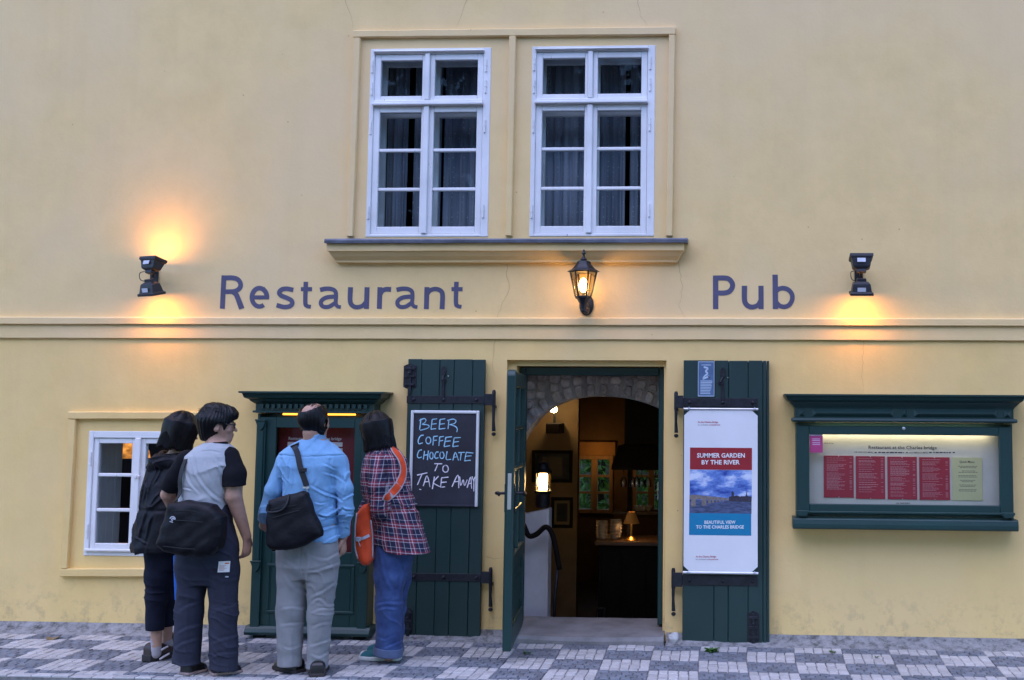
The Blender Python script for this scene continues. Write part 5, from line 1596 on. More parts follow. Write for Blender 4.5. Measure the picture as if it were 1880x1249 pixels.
# cups on the shelf behind
shz = P(1185, 938, 3.6).z
sh = MB().box(P(1128, 938, 3.6).x, rX1 - .05, 3.5, 3.75, shz - .03, shz).build('back_shelf', 'wood', None)
tag(sh, 'wooden shelf behind the bar carrying three white cups', 'shelf')
for k, pxc in enumerate((1171, 1181, 1191)):
    c = P(pxc, 936, 3.6)
    o = MB().lathe([(.02, 0), (.036, .02), (.042, .05), (.038, .05), (.03, .02), (.001, .01)], (0, 0, 0), 14).build('cup', 'china', None, smooth=40)
    o.location = (c.x, 3.6, shz + .001)
    tag(o, ('leftmost', 'middle', 'rightmost')[k] + ' white cup on the shelf behind the bar', 'cup', 'cups behind the bar')
# iron stand on the floor left of the counter
cr = thing('iron_rack', 'small black iron rack on the floor by the counter', 'rack', (P(1100, 1150, 1.6).x, 1.6, IZ))
a = P(1092, 1115, 1.6); 
for q0, q1 in (((1090, 1155), (1097, 1117)), ((1097, 1117), (1110, 1117)), ((1110, 1117), (1106, 1155)), ((1093, 1136), (1108, 1136))):
    A_, B_ = P(*q0, 1.6), P(*q1, 1.6); A_.z = max(A_.z, IZ); B_.z = max(B_.z, IZ)
    MB().tube([A_, B_], .007, 6).build('bar', 'iron', cr)

# ---- back windows and the shrubs outside
M['oak'] = simple('oak_frame', (0.55, 0.34, 0.14), 0.6, 0, 0.2, 4, stretch=(6, 6, 1))
for nm, bw in (('a', BW1), ('b', BW2)):
    x0, x1, z0, z1 = bw
    f = MB(); yb2 = BACK_Y - .06
    f.box(x0, x0 + .045, yb2, yb2 + .06, z0, z1).box(x1 - .045, x1, yb2, yb2 + .06, z0, z1).box(x0 + .045, x1 - .045, yb2, yb2 + .06, z1 - .05, z1).box(x0 + .045, x1 - .045, yb2, yb2 + .06, z0, z0 + .05)
    xm = (x0 + x1) / 2
    f.box(xm - .04, xm + .04, yb2 - .01, yb2 + .06, z0 + .05, z1 - .05)
    bwn = f.build('window', 'oak', bld, bevel=.004)
    for a_, b_ in ((x0 + .045, xm - .04), (xm + .04, x1 - .045)):
        for k in (1, 2):
            zz = z0 + .05 + (z1 - z0 - .1) * k / 3
            MB().box(a_, b_, yb2 + .01, yb2 + .05, zz - .014, zz + .014).build('glazing_bar', 'oak', bwn)
        for k in range(3):
            za_ = z0 + .05 + (z1 - z0 - .1) * k / 3; zb__ = z0 + .05 + (z1 - z0 - .1) * (k + 1) / 3
            MB().quad((a_, yb2 + .03, za_), (b_, yb2 + .03, za_), (b_, yb2 + .03, zb__), (a_, yb2 + .03, zb__)).build('pane', 'glass', bwn)
    MB().box(x0 - .03, x1 + .03, yb2 - .02, yb2 + .02, z1 + .001, z1 + .17).build('pelmet', 'amber', bwn, bevel=.006)
light('window_fill', 'POINT', (BW1[0] + .3, BACK_Y - .42, BW1[3] + .02), 0.4, (1.0, 0.5, 0.16), bld, shadow_soft_size=.05)  # added point light with no fixture, warms the rear window frame and pelmet

# ---- side-room lamp seen through the small window
ysr = 1.5
gl_ = P(240, 828, ysr)
pend = thing('pendant_lamp', 'amber glass lamp glowing behind the small lower window', 'lamp', (gl_.x, ysr, gl_.z))
def amber_shade():
    t = NT('lit_alabaster_shade'); n = t.noise(14, 5, .7, t.coord('Object'))
    t.base((.5, .2, .06)); t.b.inputs['Emission Color'].default_value = (1.0, .36, .07, 1)
    t.link(t.math('MULTIPLY', t.math('POWER', n.outputs['Fac'], 3.0), 2.2), t.b.inputs['Emission Strength']); return t.m
MB().lathe([(.02, .09), (.09, .07), (.15, .0), (.16, -.06), (.152, -.06), (.14, .0), (.085, .06), (.018, .08)], tuple(gl_), 20, m=Matrix.Diagonal((1, 1, 1))).build('lamp_shade', amber_shade(), pend, smooth=True)
MB().lathe([(.004, -.05), (.03, -.035), (.03, .0), (.01, .03)], tuple(gl_), 12).build('bulb', 'pub_core', pend, smooth=True)
MB().tube([(gl_.x, ysr, gl_.z + .08), (gl_.x, ysr, 2.34)], .006, 6).build('cord', 'iron', pend)
light('lamp_light', 'POINT', (gl_.x, ysr, gl_.z - .07), 0.7, (1.0, 0.5, 0.17), pend, shadow_soft_size=.05)
cp = P(243, 845, 2.2)

# ================================================================== greenery
def leaf_mat(name, c):
    t = NT(name); oi = t.new('ShaderNodeAttribute'); oi.attribute_name = 'tone'
    t.base(t.ramp(oi.outputs['Fac'], [(0, tuple(x * .55 for x in c)), (1, tuple(min(1, x * 1.5) for x in c))]))
    t.b.inputs['Roughness'].default_value = 0.5
    return t.m
M['leaf'] = leaf_mat('shrub_leaf', (0.16, 0.34, 0.07)); M['leaf_d'] = leaf_mat('tree_leaf', (0.035, 0.065, 0.02)); M['weed'] = leaf_mat('weed_leaf', (0.06, 0.16, 0.025))
M['bark'] = simple('bark', (0.07, 0.05, 0.035), 0.9, 0, 0.4, 5, 0.8, 14)
def leaves(centers, size, asp=.4):
    """one leaf-shaped, folded face pair per centre"""
    vs = []; fs = []; tn = []
    for c in centers:
        q = Vector((random.gauss(0, 1), random.gauss(0, 1), random.gauss(0, 1) + .4)).normalized()
        d = Vector((random.gauss(0, 1), random.gauss(0, 1), random.gauss(0, .7))); d = (d - q * d.dot(q)).normalized()
        s_ = q.cross(d); L = size * random.uniform(.6, 1.3); w_ = L * asp
        c = Vector(c); o = len(vs)
        vs += [c - d * L * .5, c + s_ * w_ * .5 + q * w_ * .15, c + d * L * .5, c - s_ * w_ * .5 + q * w_ * .15]
        fs += [(o, o + 1, o + 2), (o, o + 2, o + 3)]
        tn += [random.random()] * 4
    return vs, fs, tn
def leafy(name, centers, size, mat, parent, asp=.4):
    vs, fs, tn = leaves(centers, size, asp)
    o = mesh_obj(name, vs, fs, mat, parent); tone_attr(o.data, tn); return o
def shrub(x, y, w_, h_, n, label):
    t = thing('shrub', label, 'shrub', (x, y, -.03), 'shrubs behind the pub')
    for k in range(5):
        a = random.uniform(0, 6.3); r_ = random.uniform(.2, .7) * w_ / 2
        MB().tube([(x, y, -.03), (x + r_ * .4 * math.cos(a), y + r_ * .3 * math.sin(a), h_ * .5), (x + r_ * math.cos(a), y + r_ * math.sin(a) * .6, h_ * .9)], [.02, .014, .006], 6).build('stem', 'bark', t)
    cs_ = []
    while len(cs_) < n:
        p = Vector((random.uniform(-1, 1), random.uniform(-1, 1), random.uniform(0, 1)))
        if p.x ** 2 + p.y ** 2 < 1 - .4 * p.z ** 3: cs_.append((x + p.x * w_ / 2, y + p.y * .38, .05 + p.z * h_ + random.uniform(-.1, .1)))
    leafy('foliage', cs_, .15, 'leaf', t, .3)
shrub(BW1[0] + .2, BACK_Y + 1.0, 1.3, 2.3, 1500, 'glossy green shrub outside the left rear window of the pub')
shrub(BW2[0] + .3, BACK_Y + 1.0, 1.3, 2.3, 1500, 'glossy green shrub outside the right rear window of the pub')
MB().box(-6, 4, BACK_Y + 1.9, BACK_Y + 2.1, -.03, 1.35).build('garden_wall', 'cement', None)
tag(bpy.data.objects['garden_wall'], 'rough grey garden wall behind the shrubs outside the pub', 'wall')

def weed(px, py, n, s_, label, y=None):
    d = ray(px, py); t = (0.004 - CAM.z) / d.z; c = CAM + d * t
    r_ = thing('weed', label, 'weed', (c.x, c.y, c.z))
    vs = []; fs = []; tn = []
    for k in range(n):
        a = random.uniform(0, 6.28); L = s_ * random.uniform(.5, 1.1); up = random.uniform(.3, 1.0); w_ = L * .35
        b = Vector((c.x + random.uniform(-.3, .3) * s_, c.y + random.uniform(-.2, .2) * s_, .002)); dd = Vector((math.cos(a), math.sin(a), up)).normalized(); sd_ = Vector((-math.sin(a), math.cos(a), 0))
        m_ = b + dd * L * .55; e = b + dd * L + Vector((0, 0, -L * .25)); o = len(vs)
        vs += [b, m_ + sd_ * w_ / 2, e, m_ - sd_ * w_ / 2]; fs += [(o, o+1, o+2), (o, o+2, o+3)]; tn += [random.random()] * 4
    o = mesh_obj('leaves', vs, fs, 'weed', r_); tone_attr(o.data, tn)
weed(1307, 1196, 60, .06, 'bright green weed growing below the right shutter')
weed(968, 1200, 14, .035, 'small green sprig on the paving in front of the open door')
weed(104, 1158, 26, .06, 'low green weed at the foot of the wall, far left')
weed(1528, 1198, 16, .035, 'tiny green weed in the paving below the wide wall case')
weed(1610, 1207, 14, .03, 'tiny weed between dark paving stones, far right')
# fallen leaf and a loose stone
lf = ray(97, 1172); t = (.003 - CAM.z) / lf.z; c = CAM + lf * t
M['dry'] = simple('dry_leaf', (0.22, 0.15, 0.07), 0.8, 0, 0.3, 40)
vs = []
for k in range(10):
    a = 2 * math.pi * k / 10; r_ = .045 * (1 + .25 * math.sin(3 * a)); vs.append((c.x + r_ * math.cos(a) * 1.1, c.y + r_ * math.sin(a), .008 + .012 * math.sin(2 * a + 1)))
vs.append((c.x, c.y, .006))
o = mesh_obj('fallen_leaf', vs, [(k, (k+1) % 10, 10) for k in range(10)], 'dry'); tag(o, 'dry brown leaf lying on the paving, far left', 'leaf')
bl = P(1237, 1176, -.07)
o = bpy.data.meshes.new('loose_stone'); bm = bmesh.new(); bmesh.ops.create_icosphere(bm, subdivisions=2, radius=1)
for v in bm.verts: v.co = Vector((v.co.x * .042, v.co.y * .04, v.co.z * .045)) * (1 + .25 * mnoise.noise(v.co * 1.7)) + Vector((bl.x, -.075, .035))
bm.to_mesh(o); bm.free(); oo = bpy.data.objects.new('loose_stone', o); col.objects.link(oo); o.materials.append(M['stone_light']); tone_attr(o, [.6] * len(o.vertices))
tag(oo, 'pale rounded stone beside the doorstep', 'stone')

# ---- trees across the street (mirrored in the panes)
def tree(x, y, h_, cr, n, label):
    t = thing('tree', label, 'tree', (x, y, -.03), 'trees across the street')
    tr = MB(); tr.tube([(x, y, -.03), (x + .1, y, h_ * .2), (x - .1, y + .1, h_ * .45), (x + .1, y, h_ * .75)], [.28, .22, .16, .05], 9)
    for k in range(7):
        a = k * .9 + random.uniform(-.3, .3); z = h_ * random.uniform(.3, .6)
        tr.tube([(x, y, z), (x + cr * .4 * math.cos(a), y + cr * .4 * math.sin(a), z + h_ * .1), (x + cr * .8 * math.cos(a), y + cr * .8 * math.sin(a), z + h_ * .2)], [.1, .06, .02], 6)
    tr.build('trunk', 'bark', t, smooth=40)
    cl = []
    for k in range(60):
        while True:
            p = Vector((random.uniform(-1, 1), random.uniform(-1, 1), random.uniform(-1, 1)))
            if p.length < 1: break
        cl.append((Vector((x + p.x * cr, y + p.y * cr, h_ * .56 + p.z * h_ * .44)), random.uniform(.5, 1.1)))
    cs_ = []
    for k in range(n):
        c, s_ = random.choice(cl); cs_.append(c + Vector((random.gauss(0, .45), random.gauss(0, .45), random.gauss(0, .35))) * s_)
    leafy('crown', cs_, .5, 'leaf_d', t, .6)
for k, (x, y, h_) in enumerate(((-14, -17, 11.5), (-9.3, -17.5, 11.0), (-4.6, -18.0, 12.0), (-0.2, -17.5, 11.2), (4.2, -18.0, 12.2), (8.8, -17.5, 11.0), (13.5, -17, 11.5))):
    tree(x, y, h_, 3.0, 5500, ('first', 'second', 'third', 'fourth', 'fifth', 'sixth', 'seventh')[k] + ' leafy tree from the left across the street, behind the viewer')
# ================================================================== people: distance-field modelling
f32 = np.float32
def V3(p): return np.array(tuple(p), dtype=f32)
def cone(p, a, b, r0, r1, flat=None):
    a = V3(a); b = V3(b)
    if flat is not None:
        n, k = V3(flat[0]), flat[1]; n = n / np.linalg.norm(n)
        p = p + ((p - a) @ n)[:, None] * ((k - 1) * n)
        b = b + ((b - a) @ n) * (k - 1) * n
    ba = b - a; pa = p - a
    h = np.clip(pa @ ba / max(float(ba @ ba), 1e-9), 0, 1)
    return np.linalg.norm(pa - h[:, None] * ba, axis=1) - (r0 + (r1 - r0) * h)
def chain(p, pts, rs, k=0.01, flat=None):
    d = None
    for i in range(len(pts) - 1):
        c = cone(p, pts[i], pts[i+1], rs[i], rs[i+1], flat)
        d = c if d is None else smin(d, c, k)
    return d
def smin(a, b, k):
    h = np.clip(0.5 + 0.5 * (b - a) / k, 0, 1)
    return b + (a - b) * h - k * h * (1 - h)
def smax(a, b, k): return -smin(-a, -b, k)
def ellip(p, c, r):
    q = (p - V3(c)) / V3(r)
    l = np.linalg.norm(q, axis=1)
    g = np.linalg.norm(q / V3(r), axis=1)
    return l * (l - 1) / np.maximum(g, 1e-6)
def loft(p, rows, e=2.4, yaw=0.0, cap=True):
    """rows: (z, cx, cy, rx, ry), any order"""
    r_ = np.array(sorted(rows), dtype=f32)
    z = p[:, 2]
    cx, cy, rx, ry = [np.interp(z, r_[:, 0], r_[:, k]).astype(f32) for k in (1, 2, 3, 4)]
    u = p[:, 0] - cx; v = p[:, 1] - cy
    if yaw:
        c, s_ = math.cos(yaw), math.sin(yaw); u, v = c * u + s_ * v, -s_ * u + c * v
    d = ((np.abs(u / rx) ** e + np.abs(v / ry) ** e) ** (1 / e) - 1) * np.minimum(rx, ry)
    if cap: d = np.maximum(d, np.maximum(z - r_[-1, 0], r_[0, 0] - z))
    return d
def fold(p, d, f, seed=0.0, warp=1.2):
    w_ = np.sin(p[:, 0] * 17 + seed) + np.sin(p[:, 1] * 19 + seed * 2.1) + np.sin(p[:, 2] * 13 + seed * 3.3 + 2 * np.sin(p[:, 0] * 11))
    return np.sin((p @ V3(d)) * f + warp * w_ + seed)
def soft(p, d, f, seed=0.0, warp=1.2): return 0.45 * fold(p, d, f, seed, warp)
def crease(p, d, f, seed=0.0, warp=1.2):
    s_ = fold(p, d, f, seed, warp)
    m_ = np.clip(0.5 + 0.9 * np.sin(p[:, 0] * 14 + seed * 1.7) * np.sin(p[:, 2] * 11 + seed) + .3 * np.sin(p[:, 1] * 21), 0, 1)
    return -2.0 * (1 - np.abs(s_)) ** 4 * m_
def strokes(p, yb, lines, q=0.85, sw_=1.1):
    """folds drawn where the photograph shows them, on the side towards the street: ridge with a furrow beside it"""
    out = np.zeros(len(p), dtype=f32)
    m = p[:, 1] < yb + .03
    if not m.any(): return out
    xz = p[m][:, [0, 2]]; acc = np.zeros(len(xz), dtype=f32)
    for (pts, amp, wd) in lines:
        wd = wd * sw_
        cv = catmull([Vector((P(*a, yb - .11).x, P(*a, yb - .11).z)) for a in pts], 4)
        bx = np.array([tuple(c) for c in cv], dtype=f32)
        k = ((xz >= bx.min(0) - 4 * wd) & (xz <= bx.max(0) + 4 * wd)).all(1)
        if not k.any(): continue
        w_ = xz[k]; best = np.full(len(w_), 9.0, dtype=f32); sg = np.zeros(len(w_), dtype=f32); tt = np.zeros(len(w_), dtype=f32)
        n = len(bx) - 1
        for i in range(n):
            e = bx[i+1] - bx[i]; r_ = w_ - bx[i]; L = max(float(e @ e), 1e-10)
            t = np.clip(r_ @ e / L, 0, 1); dv = r_ - t[:, None] * e; dist = np.sqrt((dv * dv).sum(1))
            c = dist < best; best = np.where(c, dist, best); sg = np.where(c, np.sign(e[0] * r_[:, 1] - e[1] * r_[:, 0]), sg); tt = np.where(c, (i + t) / n, tt)
        s_ = best * sg; fade = np.clip(np.sin(np.pi * np.clip(tt * .86 + .07, 0, 1)) * 1.4, 0, 1)
        acc[k] += amp * fade * (np.exp(-(s_ / wd) ** 2) - .9 * np.exp(-((s_ - 1.7 * wd) / wd) ** 2))
    out[m] = -acc * q
    return out
def cut(p, d, at, direction, r_=0.0):
    n = V3(direction); n = n / np.linalg.norm(n)
    e = (p - V3(at)) @ n
    return np.maximum(d, e) if not r_ else smax(d, e, r_)
def poly2(q, poly):
    """signed distance to a closed 2-D polygon"""
    d = np.full(len(q), 1e9, dtype=f32); s_ = np.ones(len(q), dtype=f32)
    n = len(poly); j = n - 1
    for i in range(n):
        a = np.array(poly[i], dtype=f32); b = np.array(poly[j], dtype=f32)
        e = b - a; w_ = q - a
        t = np.clip(w_ @ e / (e @ e), 0, 1)
        bb = w_ - t[:, None] * e
        d = np.minimum(d, (bb * bb).sum(1))
        c1 = q[:, 1] >= a[1]; c2 = q[:, 1] < b[1]; c3 = e[0] * w_[:, 1] > e[1] * w_[:, 0]
        flip = (c1 & c2 & c3) | (~c1 & ~c2 & ~c3)
        s_ = np.where(flip, -s_, s_); j = i
    return s_ * np.sqrt(d)

def nets(F, lo, hi, h):
    """surface nets over a block-sparse grid"""
    B = 6
    lo = np.array(lo, dtype=np.float64); hi = np.array(hi, dtype=np.float64)
    nb = np.ceil((hi - lo) / (h * B)).astype(int) + 1
    n = nb * B
    c = [lo[k] + (np.arange(nb[k]) + .5) * B * h - .5 * h for k in range(3)]
    C = np.stack(np.meshgrid(*c, indexing='ij'), -1).reshape(-1, 3).astype(f32)
    dc = F(C).reshape(nb)
    act = np.abs(dc) < B * h * 1.25
    big = np.where(dc < 0, -1, 1).astype(f32)
    vals = np.repeat(np.repeat(np.repeat(big, B, 0), B, 1), B, 2)
    m = np.repeat(np.repeat(np.repeat(act, B, 0), B, 1), B, 2)
    idx = np.nonzero(m)
    pts = (np.stack(idx, -1) * h + lo).astype(f32)
    out = np.empty(len(pts), dtype=f32)
    for s_ in range(0, len(pts), 400000): out[s_:s_+400000] = F(pts[s_:s_+400000])
    vals[idx] = out
    vals[0] = vals[-1] = 1; vals[:, 0] = vals[:, -1] = 1; vals[:, :, 0] = vals[:, :, -1] = 1
    sg = vals < 0
    cnt = np.zeros([k - 1 for k in n], dtype=np.int8)
    offs = [(i, j, k) for i in (0, 1) for j in (0, 1) for k in (0, 1)]
    for (i, j, k) in offs: cnt += sg[i:n[0]-1+i, j:n[1]-1+j, k:n[2]-1+k]
    cell = np.nonzero((cnt > 0) & (cnt < 8))
    ci = np.stack(cell, -1)
    acc = np.zeros((len(ci), 3)); num = np.zeros(len(ci))
    for a in range(8):
        for b in range(a + 1, 8):
            oa, ob = offs[a], offs[b]
            if sum(abs(oa[k] - ob[k]) for k in range(3)) != 1: continue
            va = vals[ci[:, 0] + oa[0], ci[:, 1] + oa[1], ci[:, 2] + oa[2]]; vb = vals[ci[:, 0] + ob[0], ci[:, 1] + ob[1], ci[:, 2] + ob[2]]
            x = (va < 0) != (vb < 0)
            t = np.where(x, va / np.where(x, va - vb, 1), 0)
            for k in range(3): acc[:, k] += x * (oa[k] + t * (ob[k] - oa[k]))
            num += x
    verts = lo + (ci + acc / num[:, None]) * h
    vid = np.full([k - 1 for k in n], -1, dtype=np.int64); vid[cell] = np.arange(len(ci))
    faces = []
    for ax in range(3):
        u, v = (ax + 1) % 3, (ax + 2) % 3
        s0 = [slice(None)] * 3; s1 = [slice(None)] * 3
        s0[ax] = slice(0, n[ax] - 1); s1[ax] = slice(1, n[ax])
        ch = sg[tuple(s0)] != sg[tuple(s1)]
        e = np.stack(np.nonzero(ch), -1)
        e = e[(e[:, u] > 0) & (e[:, v] > 0) & (e[:, u] < n[u] - 1) & (e[:, v] < n[v] - 1)]
        inside0 = sg[e[:, 0], e[:, 1], e[:, 2]]
        q = []
        for du, dv in ((-1, -1), (0, -1), (0, 0), (-1, 0)):
            c_ = e.copy(); c_[:, u] += du; c_[:, v] += dv
            q.append(vid[c_[:, 0], c_[:, 1], c_[:, 2]])
        q = np.stack(q, -1)
        q[~inside0] = q[~inside0][:, ::-1]
        faces.append(q)
    return verts, np.concatenate(faces)
def bounds(*pts, pad=.2):
    a = np.array([tuple(p) for p in pts]); return a.min(0) - pad, a.max(0) + pad
def sdf_obj(name, F, lo, hi, h, mat, parent, attrs=None, relax=1):
    v, f = nets(F, lo, hi, h)
    ok = (f >= 0).all(1); f = f[ok]
    off = np.array(root_loc(parent))
    me = bpy.data.meshes.new(name)
    me.vertices.add(len(v)); me.vertices.foreach_set('co', (v - off).astype(f32).ravel())
    me.loops.add(len(f) * 4); me.loops.foreach_set('vertex_index', f.astype(np.int32).ravel())
    me.polygons.add(len(f)); me.polygons.foreach_set('loop_start', np.arange(0, len(f) * 4, 4, dtype=np.int32))
    me.update(calc_edges=True); me.validate()
    me.shade_smooth()
    if attrs:
        for k, fn in attrs.items():
            a = me.attributes.new(k, 'FLOAT', 'POINT'); a.data.foreach_set('value', fn(v.astype(f32)).astype(f32))
    me.materials.append(M[mat] if isinstance(mat, str) else mat)
    o = bpy.data.objects.new(name, me); col.objects.link(o); o.parent = parent
    return o
def snap(px, py, F, lift=.005, t0=6.0, t1=9.0):
    """point just outside the surface of F that the photograph shows at a pixel"""
    d = ray(px, py).normalized()
    t = t0
    for _ in range(200):
        p = CAM + d * t
        v = float(F(np.array([tuple(p)], dtype=f32))[0])
        if v < lift: break
        t += max(v * .6, .0015)
        if t > t1: return None
    return CAM + d * (t - lift * .3)

# ---------------------------------------------------------------- materials of people
def skin_mat():
    t = NT('skin'); v = t.coord('Object')
    n = t.noise(30, 4, .6, v)
    a = t.ramp(n.outputs['Fac'], [(.3, (.40, .22, .15)), (.7, (.50, .29, .205))])
    at = t.new('ShaderNodeAttribute'); at.attribute_name = 'dark'
    a = t.mix(at.outputs['Fac'], a, (.03, .018, .014))
    a2 = t.new('ShaderNodeAttribute'); a2.attribute_name = 'lip'
    a = t.mix(a2.outputs['Fac'], a, (.33, .11, .09))
    t.base(a); t.b.inputs['Roughness'].default_value = .5
    t.b.inputs['Subsurface Weight'].default_value = .08
    t.b.inputs['Subsurface Radius'].default_value = (.01, .004, .002)
    t.bump(n.outputs['Fac'], .1, .002)
    return t.m
M['skin'] = skin_mat()
def hair_mat(name, c, gloss=.38):
    t = NT(name); v = t.coord('Object', (260, 260, 6))
    n = t.noise(1.0, 4, .65, v)
    t.base(t.ramp(n.outputs['Fac'], [(.3, tuple(x * .5 for x in c)), (.7, tuple(x * 1.7 for x in c))]))
    t.b.inputs['Roughness'].default_value = gloss; t.b.inputs['Specular IOR Level'].default_value = .24
    t.bump(n.outputs['Fac'], .4, .003); return t.m
M['hair'] = hair_mat('black_hair', (.004, .0037, .0045)); M['hair_b'] = hair_mat('dark_brown_hair', (.006, .0048, .0055), .36)
M['denim_shirt'] = cloth('blue_shirt_cotton', (.20, .40, .64), .14, 500, .5, .85, 16, 1.0)
M['grey_trousers'] = cloth('grey_trouser_twill', (.275, .275, .28), .15, 600, .5, .85, 12, 1.0)
M['navy_trousers'] = cloth('slate_trouser_cotton', (.034, .036, .056), .16, 600, .5, .85, 10, 1.0)
M['vest'] = cloth('pale_grey_jersey', (.43, .45, .47), .07, 600, .45, .9, 12, 1.0)
M['black_cotton'] = cloth('black_cotton', (.005, .005, .008), .2, 600, .4, .9, 10, 1.0)
M['jacket'] = cloth('dark_navy_nylon', (.0045, .005, .009), .3, 300, .8, .55, 18, 1.0)
M['dark_jeans'] = cloth('dark_jeans', (.0065, .009, .022), .3, 500, .5, .85, 14, 1.0)
M['jeans'] = cloth('blue_jeans', (.030, .060, .19), .35, 500, .5, .85, 10, 1.0, c2=(.065, .115, .28))
M['bag_black'] = cloth('black_bag_nylon', (.0045, .0045, .0075), .3, 420, .7, .55, 22, 1.0)
M['orange'] = cloth('orange_nylon', (.72, .075, .018), .12, 420, .5, .6, 16, 1.0)
M['grey_piping'] = simple('grey_piping', (.36, .36, .40), .6, 0, .2, 20)
M['strap_black'] = simple('black_webbing', (.006, .006, .009), .6, 0, .3, 60, .3, 200)
M['sock'] = cloth('pale_sock', (.42, .38, .40), .1)
M['shoe_black'] = simple('black_leather', (.012, .011, .011), .35, 0, .3, 12)
M['shoe_brown'] = simple('brown_leather', (.040, .022, .016), .45, 0, .3, 12)
M['sole'] = simple('dark_sole', (.028, .022, .02), .8, 0, .3, 20)
M['sole_pink'] = simple('pale_worn_sole', (.34, .24, .22), .8, 0, .3, 20)
M['sole_white'] = simple('white_rubber', (.62, .62, .60), .6, 0, .08, 20)
M['teal'] = cloth('teal_canvas', (.035, .16, .18), .15)
def plaid():
    t = NT('plaid_flannel')
    def band(attr, stops_):
        a = t.new('ShaderNodeAttribute'); a.attribute_name = attr
        fr_ = t.math('FRACT', t.math('MULTIPLY', a.outputs['Fac'], 1 / .085))
        r_ = t.new('ShaderNodeValToRGB'); r_.color_ramp.interpolation = 'CONSTANT'
        e = r_.color_ramp.elements
        while len(e) < len(stops_): e.new(.5)
        for i, (p, c) in enumerate(stops_): e[i].position = p; e[i].color = (*c, 1)
        t.link(fr_, r_.inputs[0]); return r_.outputs[0]
    navy = (.012, .013, .045); red = (.26, .018, .04); wh = (.62, .58, .62)
    st = [(0, navy), (.20, wh), (.255, red), (.42, wh), (.475, red), (.60, navy), (.80, wh), (.835, navy)]
    a = band('pu', st); b = band('pv', st)
    m = t.mix(.5, a, b)
    n = t.noise(14, 4, .6, t.coord('Object'))
    t.base(t.mix(t.ramp(n.outputs['Fac'], [(.35, (.25, .25, .25)), (.7, (0, 0, 0))]), m, (.01, .01, .02)))
    t.b.inputs['Roughness'].default_value = .9
    fn = t.noise(420, 2, .6, t.coord('Object')); t.bump(t.math('ADD', n.outputs['Fac'], t.math('MULTIPLY', fn.outputs['Fac'], .25)), .45, .006)
    return t.m
M['plaid'] = plaid()

# ---------------------------------------------------------------- body pieces
class Head:
    """head frame: x = the person's right, y = forward, z = up"""
    def __init__(s, c, yaw, pitch=0.0, tilt=0.0, k=1.0):
        s.c = V3(c); s.k = k
        Rm = Matrix.Rotation(yaw, 3, 'Z') @ Matrix.Rotation(tilt, 3, 'Y') @ Matrix.Rotation(pitch, 3, 'X')
        s.Rn = np.array(Rm, dtype=f32)
    def loc(s, p): return (p - s.c) @ s.Rn / s.k
    def world(s, q): return s.c + s.Rn @ V3(q) * s.k
    def sdf(s, p):
        q = s.loc(p)
        d = ellip(q, (0, -.012, .028), (.074, .094, .09))
        d = smin(d, ellip(q, (0, .03, -.03), (.058, .062, .082)), .03)
        d = smin(d, ellip(q, (0, .058, -.088), (.030, .028, .024)), .035)
        d = smin(d, ellip(q, (0, .080, .020), (.045, .016, .010)), .015)
        for sx in (-1, 1):
            d = smin(d, ellip(q, (sx * .036, .062, -.022), (.020, .020, .018)), .02)
            d = smax(d, -ellip(q, (sx * .030, .096, .004), (.017, .012, .010)), .008)
            d = np.minimum(d, ellip(q, (sx * .030, .079, .003), (.0125, .0125, .0125)))
            e = ellip(q, (sx * .078, -.008, -.012), (.011, .019, .031))
            e = smax(e, -ellip(q, (sx * .089, -.002, -.006), (.008, .009, .018)), .004)
            d = smin(d, e, .008)
        d = smin(d, cone(q, (0, .090, .008), (0, .108, -.028), .006, .0095), .012)
        d = smin(d, ellip(q, (0, .088, -.053), (.022, .010, .006)), .008)
        d = smin(d, ellip(q, (0, .086, -.066), (.019, .010, .007)), .008)
        return d * s.k
    def dark(s, v):
        q = s.loc(v); r_ = np.zeros(len(v))
        for sx in (-1, 1):
            r_ = np.maximum(r_, (np.linalg.norm(q - V3((sx * .030, .091, .003)), axis=1) < .0065))
            r_ = np.maximum(r_, (ellip(q, (sx * .034, .086, .024), (.024, .014, .005)) < .001) * .9)
        return r_
    def lip(s, v):
        q = s.loc(v); return (ellip(q, (0, .094, -.059), (.022, .012, .011)) < .001) * .8

def hand_sdf(p, wrist, tip_dir, palm_n, side, k=1.0, curl=.35):
    """wrist -> fingers; palm_n = normal out of the palm; side = +1 puts the thumb along cross(tip, n)"""
    t = V3(tip_dir); t = t / np.linalg.norm(t); n = V3(palm_n); n = n - t * (n @ t); n = n / np.linalg.norm(n); s_ = np.cross(t, n) * side
    w0 = V3(wrist)
    d = cone(p, w0, w0 + t * .085 * k, .028 * k, .036 * k, (n, 1.9))
    for j, (o, L, r_) in enumerate(((.030, .072, .0088), (.010, .082, .0092), (-.010, .077, .0088), (-.029, .060, .0078))):
        a = w0 + t * .085 * k + s_ * o * k
        m1 = a + (t * math.cos(curl) + n * math.sin(curl)) * L * .5 * k
        m2 = m1 + (t * math.cos(curl * 2.4) + n * math.sin(curl * 2.4)) * L * .5 * k
        f_ = np.minimum(cone(p, a - t * .015 * k, m1, r_ * k, r_ * k * .95), cone(p, m1, m2, r_ * k * .95, r_ * k * .75))
        d = smin(d, f_, .006 * k)
    a = w0 + t * .025 * k + s_ * .028 * k
    m1 = a + (t * .8 + s_ * .6 + n * .2) * .038 * k; m2 = m1 + (t * .95 + n * .3) * .035 * k
    d = smin(d, np.minimum(cone(p, a, m1, .013 * k, .010 * k), cone(p, m1, m2, .010 * k, .008 * k)), .01 * k)
    return d

